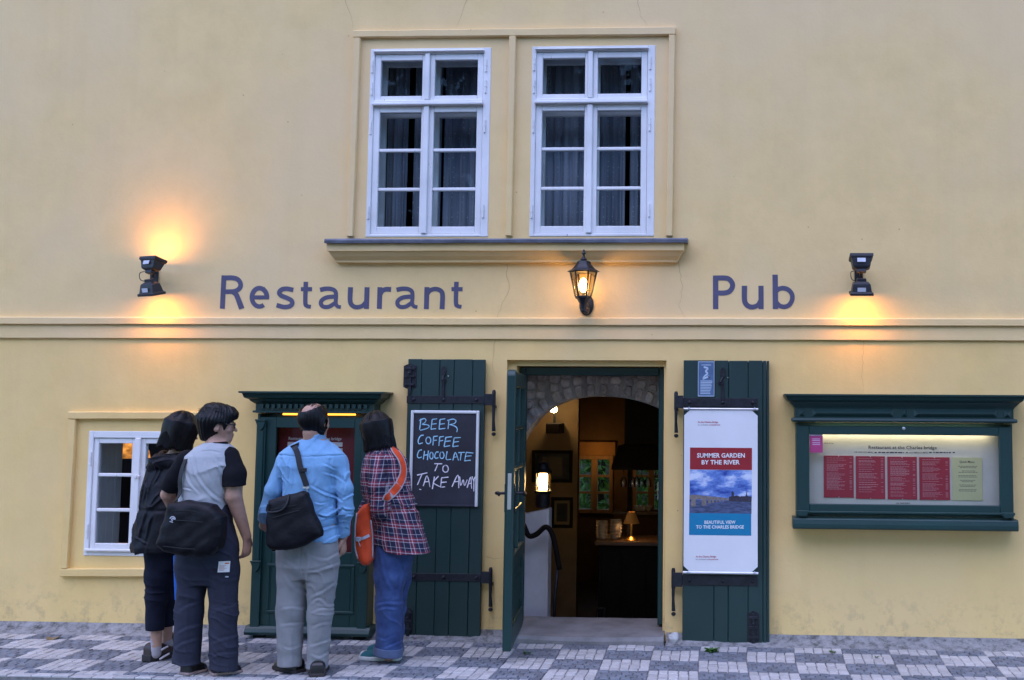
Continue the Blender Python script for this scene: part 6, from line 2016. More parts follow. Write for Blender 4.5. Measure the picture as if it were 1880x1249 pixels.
def shoe(parent, toe, heel, z0, w_, h_, m_up, m_sole, sole_h=.022, name='shoe', heel_h=None, pointed=.8, laces=None):
    """toe / heel: ground points; builds upper and sole"""
    toe = Vector((toe[0], toe[1], 0)); heel = Vector((heel[0], heel[1], 0))
    d = (toe - heel); L = d.length; d.normalize(); s_ = Vector((-d.y, d.x, 0))
    D = V3(d); Sd = V3(s_); O = V3(heel) + np.array((0, 0, z0), dtype=f32)
    def lc(p):
        q = p - O; return np.stack([q @ D, q @ Sd, q[:, 2]], -1).astype(f32)
    def outline(q, grow=0.0):
        t = np.clip(q[:, 0] / L, 0, 1)
        hw = (w_ / 2 + grow) * np.interp(t, [0, .12, .35, .72, .92, 1.0], [.72, .88, .82, 1.0, pointed * .9, pointed * .62]).astype(f32)
        return np.maximum(np.abs(q[:, 1]) - hw, np.maximum(-grow - q[:, 0], q[:, 0] - L - grow))
    def up(p):
        q = lc(p); t = np.clip(q[:, 0] / L, 0, 1)
        o = outline(q, -.004)
        top = np.interp(t, [0, .1, .28, .5, .75, 1.0], [h_, h_ * 1.0, h_ * .98, h_ * .70, h_ * .48, h_ * .36]).astype(f32) + sole_h
        a = smax(o, q[:, 2] - top, .045)
        return np.maximum(a, sole_h * .6 - q[:, 2])
    def so(p):
        q = lc(p); return smax(outline(q, .003), np.abs(q[:, 2] - sole_h / 2) - sole_h / 2, .006)
    c = heel + d * L / 2
    lo = np.array((c.x - L * .75, c.y - L * .75, z0 - .03)); hi = np.array((c.x + L * .75, c.y + L * .75, z0 + h_ + sole_h + .05))
    o = sdf_obj(name, up, lo, hi, .005, m_up, parent)
    sdf_obj('sole', so, lo, hi, .004, m_sole, o)
    return o, lc
def strap_mesh(name, pts, width, thick, mat, parent, face=None, n=5):
    """flat webbing through 3-D points; face(p) gives the outward normal"""
    cv = catmull(pts, n)
    vs = []; fs = []
    for i, p in enumerate(cv):
        t = (cv[min(i+1, len(cv)-1)] - cv[max(i-1, 0)]).normalized()
        nn = Vector(face(p)) if face else Vector((0, -1, 0))
        nn = (nn - t * nn.dot(t)).normalized(); s_ = t.cross(nn)
        for a, b in ((-.5, 0), (.5, 0), (.5, 1), (-.5, 1)): vs.append(p + s_ * width * a + nn * thick * b)
    for i in range(len(cv) - 1):
        for k in range(4): fs.append((i*4+k, i*4+(k+1) % 4, i*4+4+(k+1) % 4, i*4+4+k))
    fs += [(3, 2, 1, 0), tuple(len(vs) - 4 + k for k in range(4))]
    return mesh_obj(name, vs, fs, mat, parent, smooth=40)
def grad(F, p, e=.004):
    q = np.array([tuple(p)], dtype=f32); g = []
    for k in range(3):
        a = q.copy(); a[0, k] += e; b = q.copy(); b[0, k] -= e; g.append(float(F(a)[0] - F(b)[0]))
    v = Vector(g); return v.normalized() if v.length > 1e-9 else Vector((0, -1, 0))
def rows_px(rows, y0):
    out = []
    for (py, xl, xr, dy, ry) in rows:
        a = P(xl, py, y0 + dy); b = P(xr, py, y0 + dy)
        out.append(((a.z + b.z) / 2, (a.x + b.x) / 2, y0 + dy, (b.x - a.x) / 2, ry))
    return out
def bag_sdf(poly_px, y, th, nrm=(0, -1, 0), rnd=.02, puff=.25, wr=.0025, seed=1.0):
    """soft bag: outline from pixels in a plane at depth y, thickness th, puffed towards the middle"""
    pl = [(P(*q, y).x, P(*q, y).z) for q in poly_px]
    def F(p):
        d2 = poly2(p[:, [0, 2]], pl)
        t_ = th * (.62 + puff * np.clip(-d2 / .07, 0, 1) ** .6)
        dn = np.abs(p[:, 1] - y) - t_
        d = smax(d2 + rnd * .3, dn, rnd * 2)
        return d + wr * soft(p, (.6, .2, .7), 46, seed) + wr * .7 * soft(p, (-.5, .1, .9), 70, seed + 3)
    return F, pl
# ================================================================== the four people
def body_attrs(H): return {'dark': H.dark, 'lip': H.lip}

# ---------------------------------------------------------------- man in the blue shirt
y0 = -1.22
J = lambda px, py, dy=0.0: P(px, py, y0 + dy)
man = thing('person', 'balding person in a blue shirt and grey trousers, seen from behind, reading the menu', 'person', (P(555, 1235, y0).x, y0, 0), 'people reading the menu')
H3 = Head(J(578, 775, .0), R(-24), R(-4), 0, .98)
t_rows = rows_px([(808, 553, 602, 0, .066), (818, 534, 616, 0, .085), (832, 516, 630, 0, .102), (855, 510, 633, 0, .118), (890, 521, 619, .0, .120), (930, 522, 617, .0, .118), (970, 518, 618, .0, .122), (1000, 513, 621, 0, .124), (1022, 512, 621, 0, .124)], y0)
aL = [J(523, 850), J(502, 900, -.02), J(491, 934, .0), J(484, 966, .15)]; aR = [J(620, 850), J(633, 898, -.01), J(635, 940, .0), J(630, 986, .06)]
def body3(p):
    d = H3.sdf(p)
    d = smin(d, chain(p, [H3.world((0, -.02, -.07)), J(578, 812), J(575, 840)], [.054, .055, .07]), .02)
    d = smin(d, loft(p, [(z, cx, cy, rx * .84, ry * .8) for z, cx, cy, rx, ry in t_rows]), .03)
    for a, sd in ((aL, 1), (aR, -1)):
        d = smin(d, chain(p, a, [.05, .043, .038, .027]), .02)
    for hp, kn, an in ((J(535, 1020), J(533, 1120), J(531, 1195)), (J(592, 1020), J(588, 1120), J(582, 1200))):
        d = smin(d, chain(p, [hp, kn, an], [.075, .052, .04]), .03)
    d = smin(d, hand_sdf(p, aR[-1], (-.05, .25, -1), (-1, .1, 0), -1, .95), .012)
    d = smin(d, hand_sdf(p, aL[-1], (.3, .9, -.3), (0, .2, -1), 1, .95), .012)
    return d
lo, hi = bounds(J(478, 738, .1), J(646, 1245, 0), pad=.0); lo = lo - np.array((.06, .32, .02)); hi = hi + np.array((.06, .28, .03))
sdf_obj('body', body3, lo, hi, .006, 'skin', man, body_attrs(H3))
hemc = t_rows[-1]
def shirt3(p):
    d = loft(p, t_rows)
    d = smin(d, chain(p, aL[:3] + [J(483, 970, .17)], [.058, .050, .046, .038], .02), .014)
    d = smin(d, chain(p, aR[:3] + [J(629, 992, .07)], [.058, .047, .043, .038], .02), .014)
    d = cut(p, d, J(630, 984, .07), (-.15, .2, -1)); d = cut(p, d, J(484, 967, .165), (-.1, .9, -.35)) if False else d
    # collar
    c = cone(p, J(578, 800), J(577, 814), .064, .068); c = np.maximum(c, p[:, 2] - J(578, 799).z)
    d = smin(d, c, .01)
    x = (p[:, 0] - hemc[1]) / hemc[3]
    hem = J(570, 1013).z + .10 * np.clip(np.abs(x) - .25, 0, 1) ** 1.6
    torso = np.abs(x) < 1.25
    d = np.where(torso & (p[:, 2] < J(570, 960).z), np.maximum(d, hem - p[:, 2]), d)
    up = p[:, 2] - J(570, 900).z
    a = .0034 + .0030 * np.clip(-up * 6, 0, 1)
    d = d + a * soft(p, (.7, .2, .8), 30, 1.0) + a * .8 * soft(p, (-.6, .2, .9), 44, 2.0) + .003 * crease(p, (.25, 0, 1), 22, 4.0)
    # elbows: tighter rings
    for e in (aL[2], aR[2]):
        w_ = np.exp(-((p - V3(e)) ** 2).sum(1) / (2 * .06 ** 2)); d = d + w_ * .006 * crease(p, (.1, .5, 1), 90, 1.0, .6)
    # yoke seam
    d = d + .003 * (np.abs(p[:, 2] - J(570, 838).z - .05 * np.abs(p[:, 0] - hemc[1])) < .004) * (p[:, 1] < y0)
    # pleats falling from the yoke
    for px_ in (524, 614):
        d = d + .004 * np.exp(-((p[:, 0] - J(px_, 880).x) / .006) ** 2) * (p[:, 2] < J(570, 842).z) * (p[:, 2] > J(570, 930).z) * (p[:, 1] < y0)
    return d
S3 = [([(526, 841), (527, 862), (527, 884)], .005, .006), ([(621, 843), (625, 881), (624, 918)], -.006, .007), ([(509, 881), (519, 892), (516, 910)], -.008, .007), ([(636, 864), (628, 876), (625, 897)], .006, .006),
      ([(592, 853), (603, 859), (614, 866)], .004, .005), ([(594, 870), (610, 877), (625, 888)], .005, .006), ([(570, 893), (590, 906), (607, 915), (622, 925)], .007, .006), ([(622, 932), (607, 943), (588, 957)], .008, .007),
      ([(582, 947), (594, 951), (606, 952)], -.008, .006), ([(578, 924), (587, 927), (596, 926)], .004, .005), ([(624, 920), (634, 914), (646, 906)], .006, .006), ([(620, 934), (629, 940), (640, 941)], -.007, .006), ([(622, 955), (632, 950), (642, 952)], .006, .006), ([(622, 972), (628, 976), (636, 974)], -.006, .005),
      ([(500, 880), (506, 900), (500, 925)], .006, .007), ([(487, 930), (495, 925), (503, 930)], .006, .006), ([(535, 860), (537, 880), (534, 897)], .003, .006), ([(575, 860), (577, 880), (573, 890)], .003, .008), ([(575, 985), (590, 975), (612, 968)], .005, .007), ([(572, 1005), (590, 1000), (615, 985)], .004, .006)]
shirt3_ = shirt3
def shirt3(p): return shirt3_(p) + strokes(p, y0, S3)
sdf_obj('shirt', shirt3, lo, hi, .0048, 'denim_shirt', man)
legs3 = [([J(536, 1005), J(537, 1060), J(533, 1120), J(531, 1222)], [.089, .091, .082, .073]), ([J(590, 1005), J(590, 1060), J(588, 1125), J(582, 1226)], [.090, .092, .074, .064])]
def trousers3(p):
    d = loft(p, rows_px([(960, 518, 616, 0, .108), (1000, 512, 620, -.005, .12), (1040, 511, 620, -.01, .118), (1062, 520, 612, -.005, .09)], y0))
    for pts, rs in legs3:
        l = chain(p, pts, rs, .03)
        l = cut(p, l, pts[-1], (0, 0, -1))
        d = smin(d, l, .022)
    d = d + .004 * soft(p, (.5, .1, .9), 30, 2.0) + .003 * crease(p, (.6, .2, .8), 26, 5.0)
    zk = p[:, 2] - J(560, 1130).z
    d = d + .003 * np.exp(-(zk / .09) ** 2) * crease(p, (.25, 0, 1), 60, 3.0, .7)
    za = p[:, 2] - J(560, 1200).z
    d = d + .006 * np.exp(-(za / .08) ** 2) * soft(p, (.2, .1, 1), 52, 6.0, .8)
    # seat seam and pockets
    d = d + .006 * np.exp(-((p[:, 0] - J(564, 1030).x) / .006) ** 2) * (p[:, 1] < y0) * (p[:, 2] > J(560, 1070).z)
    return d
S3t = [([(561, 1012), (561, 1040), (557, 1066), (554, 1092)], -.008, .007), ([(577, 1026), (597, 1030), (618, 1018)], .005, .007), ([(568, 1052), (588, 1049), (613, 1040)], .006, .007), ([(566, 1100), (590, 1090), (611, 1074)], .006, .007), ([(568, 1112), (582, 1103), (594, 1116), (609, 1120)], .007, .006),
       ([(569, 1129), (588, 1122), (609, 1127)], .006, .006), ([(569, 1158), (586, 1150), (604, 1152)], .005, .006), ([(563, 1192), (580, 1187), (602, 1181)], .006, .006), ([(565, 1206), (582, 1212), (600, 1201)], .007, .006), ([(511, 1122), (532, 1119), (553, 1127)], .005, .006), ([(512, 1152), (532, 1150), (552, 1153)], .004, .006),
       ([(514, 1050), (530, 1078), (552, 1100)], .005, .009), ([(520, 1030), (540, 1040), (556, 1060)], .004, .008), ([(531, 1160), (530, 1190), (531, 1218)], .004, .006), ([(585, 1160), (583, 1190), (582, 1220)], .003, .006), ([(512, 1190), (528, 1196), (548, 1190)], .004, .006)]
trousers3_ = trousers3
def trousers3(p): return trousers3_(p) + strokes(p, y0, S3t, .55, 1.35)
sdf_obj('trousers', trousers3, lo, hi, .0048, 'grey_trousers', man)
g = lambda px, py: (lambda d: CAM + d * (-CAM.z / d.z))(ray(px, py))
a = g(499, 1231); b = g(552, 1236)
shoe(man, (a.x, a.y + .06), (b.x, b.y), 0.0, .105, .070, 'shoe_black', 'sole')
a = g(584, 1226); b = g(582, 1244)
shoe(man, (a.x + .01, a.y + .02), (b.x, b.y), 0.0, .112, .070, 'shoe_black', 'sole')
def hair3(p):
    q = H3.loc(p)
    d = H3.sdf(p) - .016
    d = d + .001 * np.sin(np.arctan2(q[:, 0], q[:, 1]) * 46) + .002 * soft(p, (1, 1, .2), 160, 2.0)
    face = np.maximum(q[:, 1] - .035 - .25 * np.maximum(q[:, 2], 0), 0 * q[:, 0])
    d = smax(d, q[:, 1] - .030, .012)                                  # nothing over the face
    d = smax(d, -.098 - q[:, 2] + .25 * np.maximum(q[:, 1], 0), .015)  # nape
    d = smax(d, -ellip(q, (.0, -.048, .112), (.060, .096, .074)), .010) # bald crown
    d = smax(d, -ellip(q, (.082, .0, -.015), (.03, .022, .035)), .008)
    d = smax(d, -ellip(q, (-.082, .0, -.015), (.03, .022, .035)), .008)
    return d
hc = H3.c; sdf_obj('hair', hair3, hc - .17, hc + .17, .0042, 'hair', man)
# thin combed-over strands on the crown
st_ = MB()
for k in range(26):
    a_ = random.uniform(-.055, .055); pts = []
    for t in np.linspace(0, 1, 6):
        q = Vector((a_ + .01 * math.sin(t * 3 + k), -.07 + t * .11, 0)); rr = 1 - (q.x / .074) ** 2 - ((q.y + .012) / .094) ** 2
        pts.append(Vector(H3.world((q.x, q.y, .028 + .0905 * math.sqrt(max(rr, .02)) + .001))))
    st_.tube(pts, [.0012, .0012, .0011, .001, .0008, .0004], 4)
st_.build('hair_strands', 'hair', man)
# shoulder bag
F3, pl3 = bag_sdf([(493, 917), (557, 899), (567, 904), (580, 940), (595, 975), (594, 985), (560, 1004), (526, 1013), (497, 1010), (489, 1002), (488, 960)], y0 - .19, .062, seed=2.0, wr=.003)
satchel = thing('shoulder_bag', 'black nylon shoulder bag hanging across the back of the blue shirt', 'bag', (P(540, 1010, y0 - .19).x, y0 - .19, P(540, 1012, y0 - .19).z))
blo, bhi = bounds(P(480, 890, y0 - .19), P(605, 1020, y0 - .19), pad=.03); blo[1] -= .1; bhi[1] += .1
sdf_obj('bag', F3, blo, bhi, .005, 'bag_black', satchel)
bodyface3 = lambda p: np.minimum(shirt3(p), F3(p))
sp = [snap(px, py, shirt3, .008) for px, py in ((541, 820), (546, 832), (552, 860), (559, 880), (563, 893))]
sp = [p for p in sp if p is not None]
front = [Vector((sp[0].x - .0, y0 + .13, sp[0].z - .12)), Vector((sp[0].x - .004, y0 + .07, sp[0].z - .0)), Vector((sp[0].x - .004, y0 + .0, sp[0].z + .016))]
strap_mesh('strap', front + sp, .034, .004, 'strap_black', satchel, lambda p: grad(shirt3, p))
pad = strap_mesh('shoulder_pad', [front[1], front[2], sp[0]], .05, .012, 'strap_black', satchel, lambda p: grad(shirt3, p))
cl = sp[-1]; MB().box(cl.x - .02, cl.x + .02, cl.y - .012, cl.y - .004, cl.z - .012, cl.z - .002).tube([(cl.x + .004, cl.y - .008, cl.z - .01), (cl.x + .012, cl.y - .01, cl.z - .05)], .005, 6).build('buckle', 'steel', satchel)
bk = snap(557, 863, shirt3, .012)
MB().box(bk.x - .022, bk.x + .022, bk.y - .008, bk.y, bk.z - .012, bk.z + .012).build('slider', 'strap_black', satchel, bevel=.002)
hp = [snap(px, py, F3, .010) for px, py in ((492, 926), (490, 938), (498, 941), (512, 939), (523, 932), (529, 918), (530, 908))]
hp = [p for p in hp if p is not None]
MB().tube(catmull(hp, 4), .006, 7).build('handle', 'strap_black', satchel, smooth=True)
for pts_ in ([(497, 936), (540, 928), (572, 918)], [(500, 951), (545, 938), (576, 932)]):
    zp = [snap(px, py, F3, .003) for px, py in pts_]
    strap_mesh('zip', [p for p in zp if p], .006, .002, 'strap_black', satchel, n=8)

# ---------------------------------------------------------------- man with the pale vest
y0 = -1.30
J = lambda px, py, dy=0.0: P(px, py, y0 + dy)
boy = thing('person', 'person in a pale grey shirt with black sleeves and glasses, looking right', 'person', (P(378, 1235, y0).x, y0, 0), 'people reading the menu')
H2 = Head(J(401, 781, .02), R(-68), R(-3), 0, .98)
t2 = rows_px([(812, 380, 415, 0, .06), (822, 360, 428, 0, .085), (838, 342, 432, 0, .11), (862, 336, 430, 0, .125), (890, 333, 424, 0, .128), (920, 331, 420, 0, .122), (960, 330, 424, 0, .12), (990, 326, 432, 0, .125)], y0)
bR = [J(424, 842, -.02), J(430, 880, -.03), J(429, 912, -.03), J(453, 986, .03)]; bL = [J(342, 845, .03), J(322, 880, .07), J(308, 908, .10), J(322, 945, .22)]
def body2(p):
    d = H2.sdf(p)
    d = smin(d, chain(p, [H2.world((0, -.02, -.07)), J(398, 822), J(392, 845)], [.052, .053, .07]), .02)
    d = smin(d, loft(p, [(z, cx, cy, rx * .85, ry * .82) for z, cx, cy, rx, ry in t2]), .03)
    d = smin(d, chain(p, bR, [.050, .052, .050, .028]), .02)
    d = smin(d, chain(p, bL, [.048, .045, .042, .028]), .02)
    for hp, kn, an in ((J(354, 1020), J(348, 1120), J(342, 1195)), (J(408, 1020), J(410, 1120), J(410, 1200))):
        d = smin(d, chain(p, [hp, kn, an], [.075, .052, .04]), .03)
    d = smin(d, hand_sdf(p, bR[-1], (-.0, .12, -1), (-.95, .25, 0), 1, 1.0, .5), .012)
    d = smin(d, hand_sdf(p, bL[-1], (.6, .8, -.1), (.2, 0, -1), 1, .95, .5), .012)
    return d
lo, hi = bounds(J(300, 735), J(462, 1245), pad=0); lo = lo - np.array((.06, .30, .02)); hi = hi + np.array((.06, .38, .03))
sdf_obj('body', body2, lo, hi, .0055, 'skin', boy, body_attrs(H2))
def vest2(p):
    d = loft(p, t2)
    d = smax(d, p[:, 2] - J(398, 813).z, .008)
    d = np.maximum(d, J(380, 936).z - p[:, 2])
    d = d + .005 * soft(p, (.75, .2, .55), 24, 1.0, 1.0) + .004 * crease(p, (.8, .1, .5), 16, 2.5, 1.0) + .003 * soft(p, (-.5, .2, .8), 40, 5.0)
    return d
S2 = [([(350, 838), (362, 872), (382, 903), (402, 925)], .008, .007), ([(377, 850), (381, 868), (386, 888)], .005, .006), ([(393, 842), (399, 855), (405, 872)], .006, .006), ([(334, 898), (344, 899), (354, 902)], .005, .005), ([(340, 870), (350, 890), (366, 908)], .005, .007), ([(400, 880), (404, 900), (412, 922)], .006, .007), ([(365, 830), (384, 828), (402, 832)], -.003, .004)]
vest2_ = vest2
def vest2(p): return vest2_(p) + strokes(p, y0, S2)
sdf_obj('shirt', vest2, lo, hi, .0048, 'vest', boy)
def sleeves2(p):
    r_ = chain(p, [J(421, 839, -.01), J(430, 872, -.03), J(429, 900, -.035)], [.064, .070, .074], .02)
    r_ = cut(p, r_, J(429, 893, -.03), (.05, 0, -1))
    l = chain(p, [J(344, 844, .03), J(324, 878, .07), J(312, 900, .10)], [.062, .066, .066], .02)
    l = cut(p, l, J(314, 897, .095), (-.4, .3, -.8))
    c = cone(p, J(400, 816, .0), J(398, 824), .062, .070); c = np.maximum(c, p[:, 2] - J(398, 811).z)
    d = np.minimum(np.minimum(r_, l), c)
    return d + .003 * soft(p, (.6, .2, .8), 40, 3.0)
sdf_obj('sleeves', sleeves2, lo, hi, .006, 'black_cotton', boy)
legs2 = [([J(355, 1000), J(354, 1050), J(348, 1120), J(342, 1218)], [.092, .093, .079, .082]), ([J(406, 1000), J(409, 1050), J(410, 1125), J(411, 1229)], [.092, .092, .081, .084])]
def trousers2(p):
    d = loft(p, rows_px([(925, 340, 420, 0, .11), (960, 332, 424, 0, .12), (1000, 326, 434, -.005, .122), (1040, 325, 436, -.01, .12), (1072, 335, 425, 0, .09)], y0))
    for pts, rs in legs2:
        l = cut(p, chain(p, pts, rs, .03), pts[-1], (-.1, 0, -1)); d = smin(d, l, .022)
    d = d + .005 * soft(p, (.5, .2, .8), 24, 1.5) + .003 * crease(p, (.7, .1, .7), 24, 3.0)
    d = d + .0045 * np.exp(-((p[:, 2] - J(370, 1205).z) / .10) ** 2) * crease(p, (.35, .1, 1), 48, 2.0, .8)
    d = d + .003 * np.exp(-((p[:, 2] - J(370, 1120).z) / .08) ** 2) * crease(p, (.4, .1, 1), 52, 4.0, .7)
    return d
S2t = [([(320, 1168), (338, 1158), (358, 1154)], .006, .007), ([(316, 1196), (334, 1184), (354, 1180)], .006, .007), ([(326, 1126), (342, 1116), (361, 1110)], .005, .007), ([(384, 1186), (406, 1178), (432, 1175)], .006, .007), ([(386, 1210), (404, 1204), (432, 1208)], .006, .006), ([(386, 1128), (408, 1120), (434, 1116)], .004, .007),
       ([(378, 1030), (382, 1060), (384, 1092)], -.007, .008), ([(432, 985), (436, 1010), (436, 1040)], -.004, .005), ([(392, 1060), (410, 1070), (432, 1066)], .004, .008), ([(335, 1060), (350, 1075), (372, 1082)], .004, .008), ([(408, 1090), (412, 1140), (411, 1225)], .003, .007), ([(342, 1090), (338, 1150), (336, 1215)], .003, .007)]
trousers2_ = trousers2
def trousers2(p): return trousers2_(p) + strokes(p, y0, S2t, .55, 1.4)
sdf_obj('trousers', trousers2, lo, hi, .0048, 'navy_trousers', boy)
a = g(366, 1232); b = g(338, 1240); shoe(boy, (a.x + .02, a.y + .03), (b.x, b.y - .005), 0.0, .105, .085, 'shoe_black', 'sole_pink', .018)
a = g(438, 1236); b = g(388, 1240); shoe(boy, (a.x, a.y + .04), (b.x, b.y), 0.0, .105, .085, 'shoe_black', 'sole_pink', .018)
def hair2(p):
    q = H2.loc(p)
    d = ellip(q, (0, -.020, .038), (.096, .118, .104))
    d = smin(d, ellip(q, (0, -.062, -.045), (.066, .055, .075)), .05)
    d = smin(d, ellip(q, (0, .066, .068), (.070, .046, .040)), .04) + .005 * fold(p, (.6, .8, .9), 36, 1.0, .9)
    ang = np.arctan2(q[:, 0], q[:, 1])
    d = d + .0018 * np.sin(ang * 31 + q[:, 2] * 40) + .003 * soft(p, (1, 1, .5), 120, 2.0)
    d = smax(d, -ellip(q, (0, .105, -.06), (.12, .075, .098)), .012)     # face
    for sx in (-1, 1): d = smax(d, -ellip(q, (sx * .085, .012, -.028), (.03, .028, .042)), .01)
    d = smax(d, -.105 - q[:, 2], .012)
    return d
hc = H2.c; sdf_obj('hair', hair2, hc - .19, hc + .19, .0045, 'hair', boy)
sp_ = MB()
for k in range(110):          # loose ends breaking the outline
    a_ = random.uniform(0, 6.28); e_ = random.uniform(.5, 1.45)
    dr = Vector((math.cos(a_) * math.cos(e_), math.sin(a_) * math.cos(e_), math.sin(e_)))
    b0 = Vector((dr.x * .092, -.02 + dr.y * .114, .038 + dr.z * .10)); tn_ = Vector((-dr.y, dr.x, random.uniform(-.4, .1))) * .035
    sp_.tube([Vector(H2.world(b0)), Vector(H2.world(b0 + tn_ + dr * .007)), Vector(H2.world(b0 + tn_ * 2 + dr * .004))], [.0012, .0010, .0004], 4)
sp_.build('hair_strands', 'hair', boy)
# glasses
gl = MB()
M['black_plastic'] = simple('black_plastic', (.01, .01, .012), .25, 0, .1)
for sx in (-1, 1):
    ring_ = [Vector(H2.world((sx * .034 + .024 * math.cos(t), .100 - .004 * abs(math.cos(t)), .002 + .017 * math.sin(t)))) for t in np.linspace(0, 6.283, 15)]
    gl.tube(ring_, .0032, 6)
    gl.tube([Vector(H2.world((sx * .058, .097, .008))), Vector(H2.world((sx * .078, .05, .010))), Vector(H2.world((sx * .082, .0, .010)))], .0036, 6)
gl.tube([Vector(H2.world((-.011, .1, .006))), Vector(H2.world((0, .104, .008))), Vector(H2.world((.011, .1, .006)))], .003, 6)
gl.build('glasses', 'black_plastic', boy)
# messenger bag on his back
yb2 = y0 - .20
F2, pl2_ = bag_sdf([(312, 921), (345, 917), (375, 920), (396, 925), (417, 948), (414, 985), (408, 1008), (392, 1021), (345, 1022), (304, 1014), (290, 1000), (298, 965), (307, 940)], yb2, .085, seed=5.0, wr=.0045)
mess = thing('messenger_bag', 'big black messenger bag slung behind the pale grey shirt', 'bag', (P(352, 1020, yb2).x, yb2, P(352, 1021, yb2).z))
blo, bhi = bounds(P(282, 905, yb2), P(425, 1030, yb2), pad=.03); blo[1] -= .12; bhi[1] += .12
sdf_obj('bag', F2, blo, bhi, .0055, 'bag_black', mess)
for pts_ in ([(315, 938), (350, 938), (405, 948)], [(318, 955), (350, 957), (405, 962)], [(300, 1003), (350, 1008), (400, 1006)]):
    zp = [snap(px, py, F2, .003, 6.0) for px, py in pts_]; strap_mesh('seam', [p for p in zp if p], .006, .003, 'strap_black', mess, n=8)
def hull2(p): return np.minimum(vest2(p), sleeves2(p))
sq = [J(331, 905, -.13), J(331, 880, -.125), J(338, 852, -.10), J(350, 832, -.03), J(360, 828, .05), J(372, 850, .14)]
strap_mesh('strap', [P(322, 922, yb2)] + sq, .036, .004, 'strap_black', mess, lambda p: (-.5, -.8, .3))
M['logo'] = simple('white_bag_print', (.55, .58, .66), .6, 0, .1)
lg = MB(); L0 = snap(317, 953, F2, .003)
lgp = lambda u, v, l: (L0.x + u, L0.y - .003 - l, L0.z + v)
ribbon(lg, catmull([Vector(q) for q in ((-.016, .002), (-.006, .012), (.008, .012), (.016, .002), (.012, -.004), (.004, .004), (-.004, -.002), (.0, -.012))], 4), .006, lgp)
ribbon(lg, [Vector((-.016, -.014)), Vector((.004, -.020))], .004, lgp)
lg.build('printed_logo', 'logo', mess)
# leaflet sticking out of the thigh pocket
lq = [snap(px, py, trousers2, .006) for px, py in ((402, 1031), (431, 1028), (429, 1048), (400, 1051))]
lfl = thing('leaflet', 'white folded leaflet sticking out of a trouser pocket', 'leaflet', tuple(lq[3]))
ctr = sum((p for p in lq), Vector()) / 4
yy = min(p.y for p in lq) - .004
MB().prism([(p.x, yy, p.z) for p in lq], (0, .003, 0)).build('paper', 'print_white', lfl)
M['print_orange'] = simple('orange_print', (.6, .16, .03), .6, 0, .1)
A_, B_ = lq[0].lerp(lq[1], .55), lq[0].lerp(lq[1], .92)
MB().quad((A_.x, yy - .001, A_.z - .016), (B_.x, yy - .001, B_.z - .016), (B_.x, yy - .001, B_.z - .008), (A_.x, yy - .001, A_.z - .008)).build('printed_band', 'print_orange', lfl)
M['print_pale'] = simple('pale_print', (.62, .42, .38), .6, 0, .1)
pm_ = MB()
for k in range(6):
    a_, b_ = lq[0].lerp(lq[3], .4 + k * .09), lq[1].lerp(lq[2], .4 + k * .09); c1, c2 = a_.lerp(b_, .1), a_.lerp(b_, random.uniform(.5, .8))
    pm_.quad((c1.x, yy - .001, c1.z), (c2.x, yy - .001, c2.z), (c2.x, yy - .001, c2.z + .003), (c1.x, yy - .001, c1.z + .003))
pm_.build('printed_lines', 'print_pale', lfl)
# pocket badge, printed on the trousers
pb_ = snap(416, 1059, trousers2, .004); MB().box(pb_.x - .012, pb_.x + .012, pb_.y - .003, pb_.y, pb_.z - .004, pb_.z + .004).build('pocket_badge', 'logo', boy)
# blue paper carrier between the two on the left
M['blue_paper'] = simple('bright_blue_plastic', (.015, .13, .55), .4, 0, .15, 8, .2, 20)
yk = -1.08
cq = [P(*q, yk) for q in ((317, 1020), (345, 1020), (347, 1098), (320, 1103))]
car = thing('carrier_bag', 'thin bright blue carrier bag hanging beside the slate trousers', 'bag', (cq[3].x, yk, cq[3].z))
MB().prism([cq[0], cq[1], cq[2], cq[3]], (0.01, .04, 0)).build('bag', 'blue_paper', car, bevel=.006, seg=2)
MB().tube(catmull([cq[0] + Vector((.008, .02, 0)), cq[0] + Vector((.02, .02, .06)), cq[1] + Vector((-.02, .02, .06)), cq[1] + Vector((-.008, .02, 0))], 5), .004, 6).build('handle', 'blue_paper', car)

# ---------------------------------------------------------------- woman in the dark jacket
y0 = -.97
J = lambda px, py, dy=0.0: P(px, py, y0 + dy)
wom = thing('person', 'person with dark bobbed hair in a black hooded jacket and cropped jeans, leftmost', 'person', (P(292, 1212, y0).x, y0, 0), 'people reading the menu')
H1 = Head(J(335, 792, .02), R(-40), R(-12), R(4), .97)
t1 = rows_px([(832, 300, 350, .02, .06), (845, 282, 356, .02, .085), (862, 274, 360, .01, .11), (890, 266, 358, 0, .13), (930, 258, 352, -.01, .14), (970, 252, 348, -.015, .15), (1003, 247, 346, -.02, .155), (1012, 248, 345, -.02, .15)], y0)
cL = [J(290, 862, .0), J(280, 915, .02), J(282, 950, .06), J(310, 960, .2)]; cR = [J(348, 858, .04), J(352, 910, .08), J(345, 950, .12), J(330, 962, .25)]
def body1(p):
    d = H1.sdf(p)
    d = smin(d, chain(p, [H1.world((0, -.02, -.07)), J(326, 838, .01), J(318, 860)], [.048, .048, .06]), .02)
    d = smin(d, loft(p, [(z, cx, cy, rx * .75, ry * .7) for z, cx, cy, rx, ry in t1]), .03)
    for a in (cL, cR): d = smin(d, chain(p, a, [.042, .038, .034, .025]), .02)
    for hp, kn, an in ((J(290, 1010, -.02), J(287, 1090, -.02), J(287, 1195, -.01)), (J(316, 1010, .04), J(308, 1090, .06), J(306, 1180, .12))):
        d = smin(d, chain(p, [hp, kn, an], [.07, .045, .030]), .03)
    d = smin(d, hand_sdf(p, cL[-1], (.6, .8, 0), (0, 0, -1), 1, .9), .01); d = smin(d, hand_sdf(p, cR[-1], (-.2, .9, 0), (0, 0, -1), -1, .9), .01)
    return d
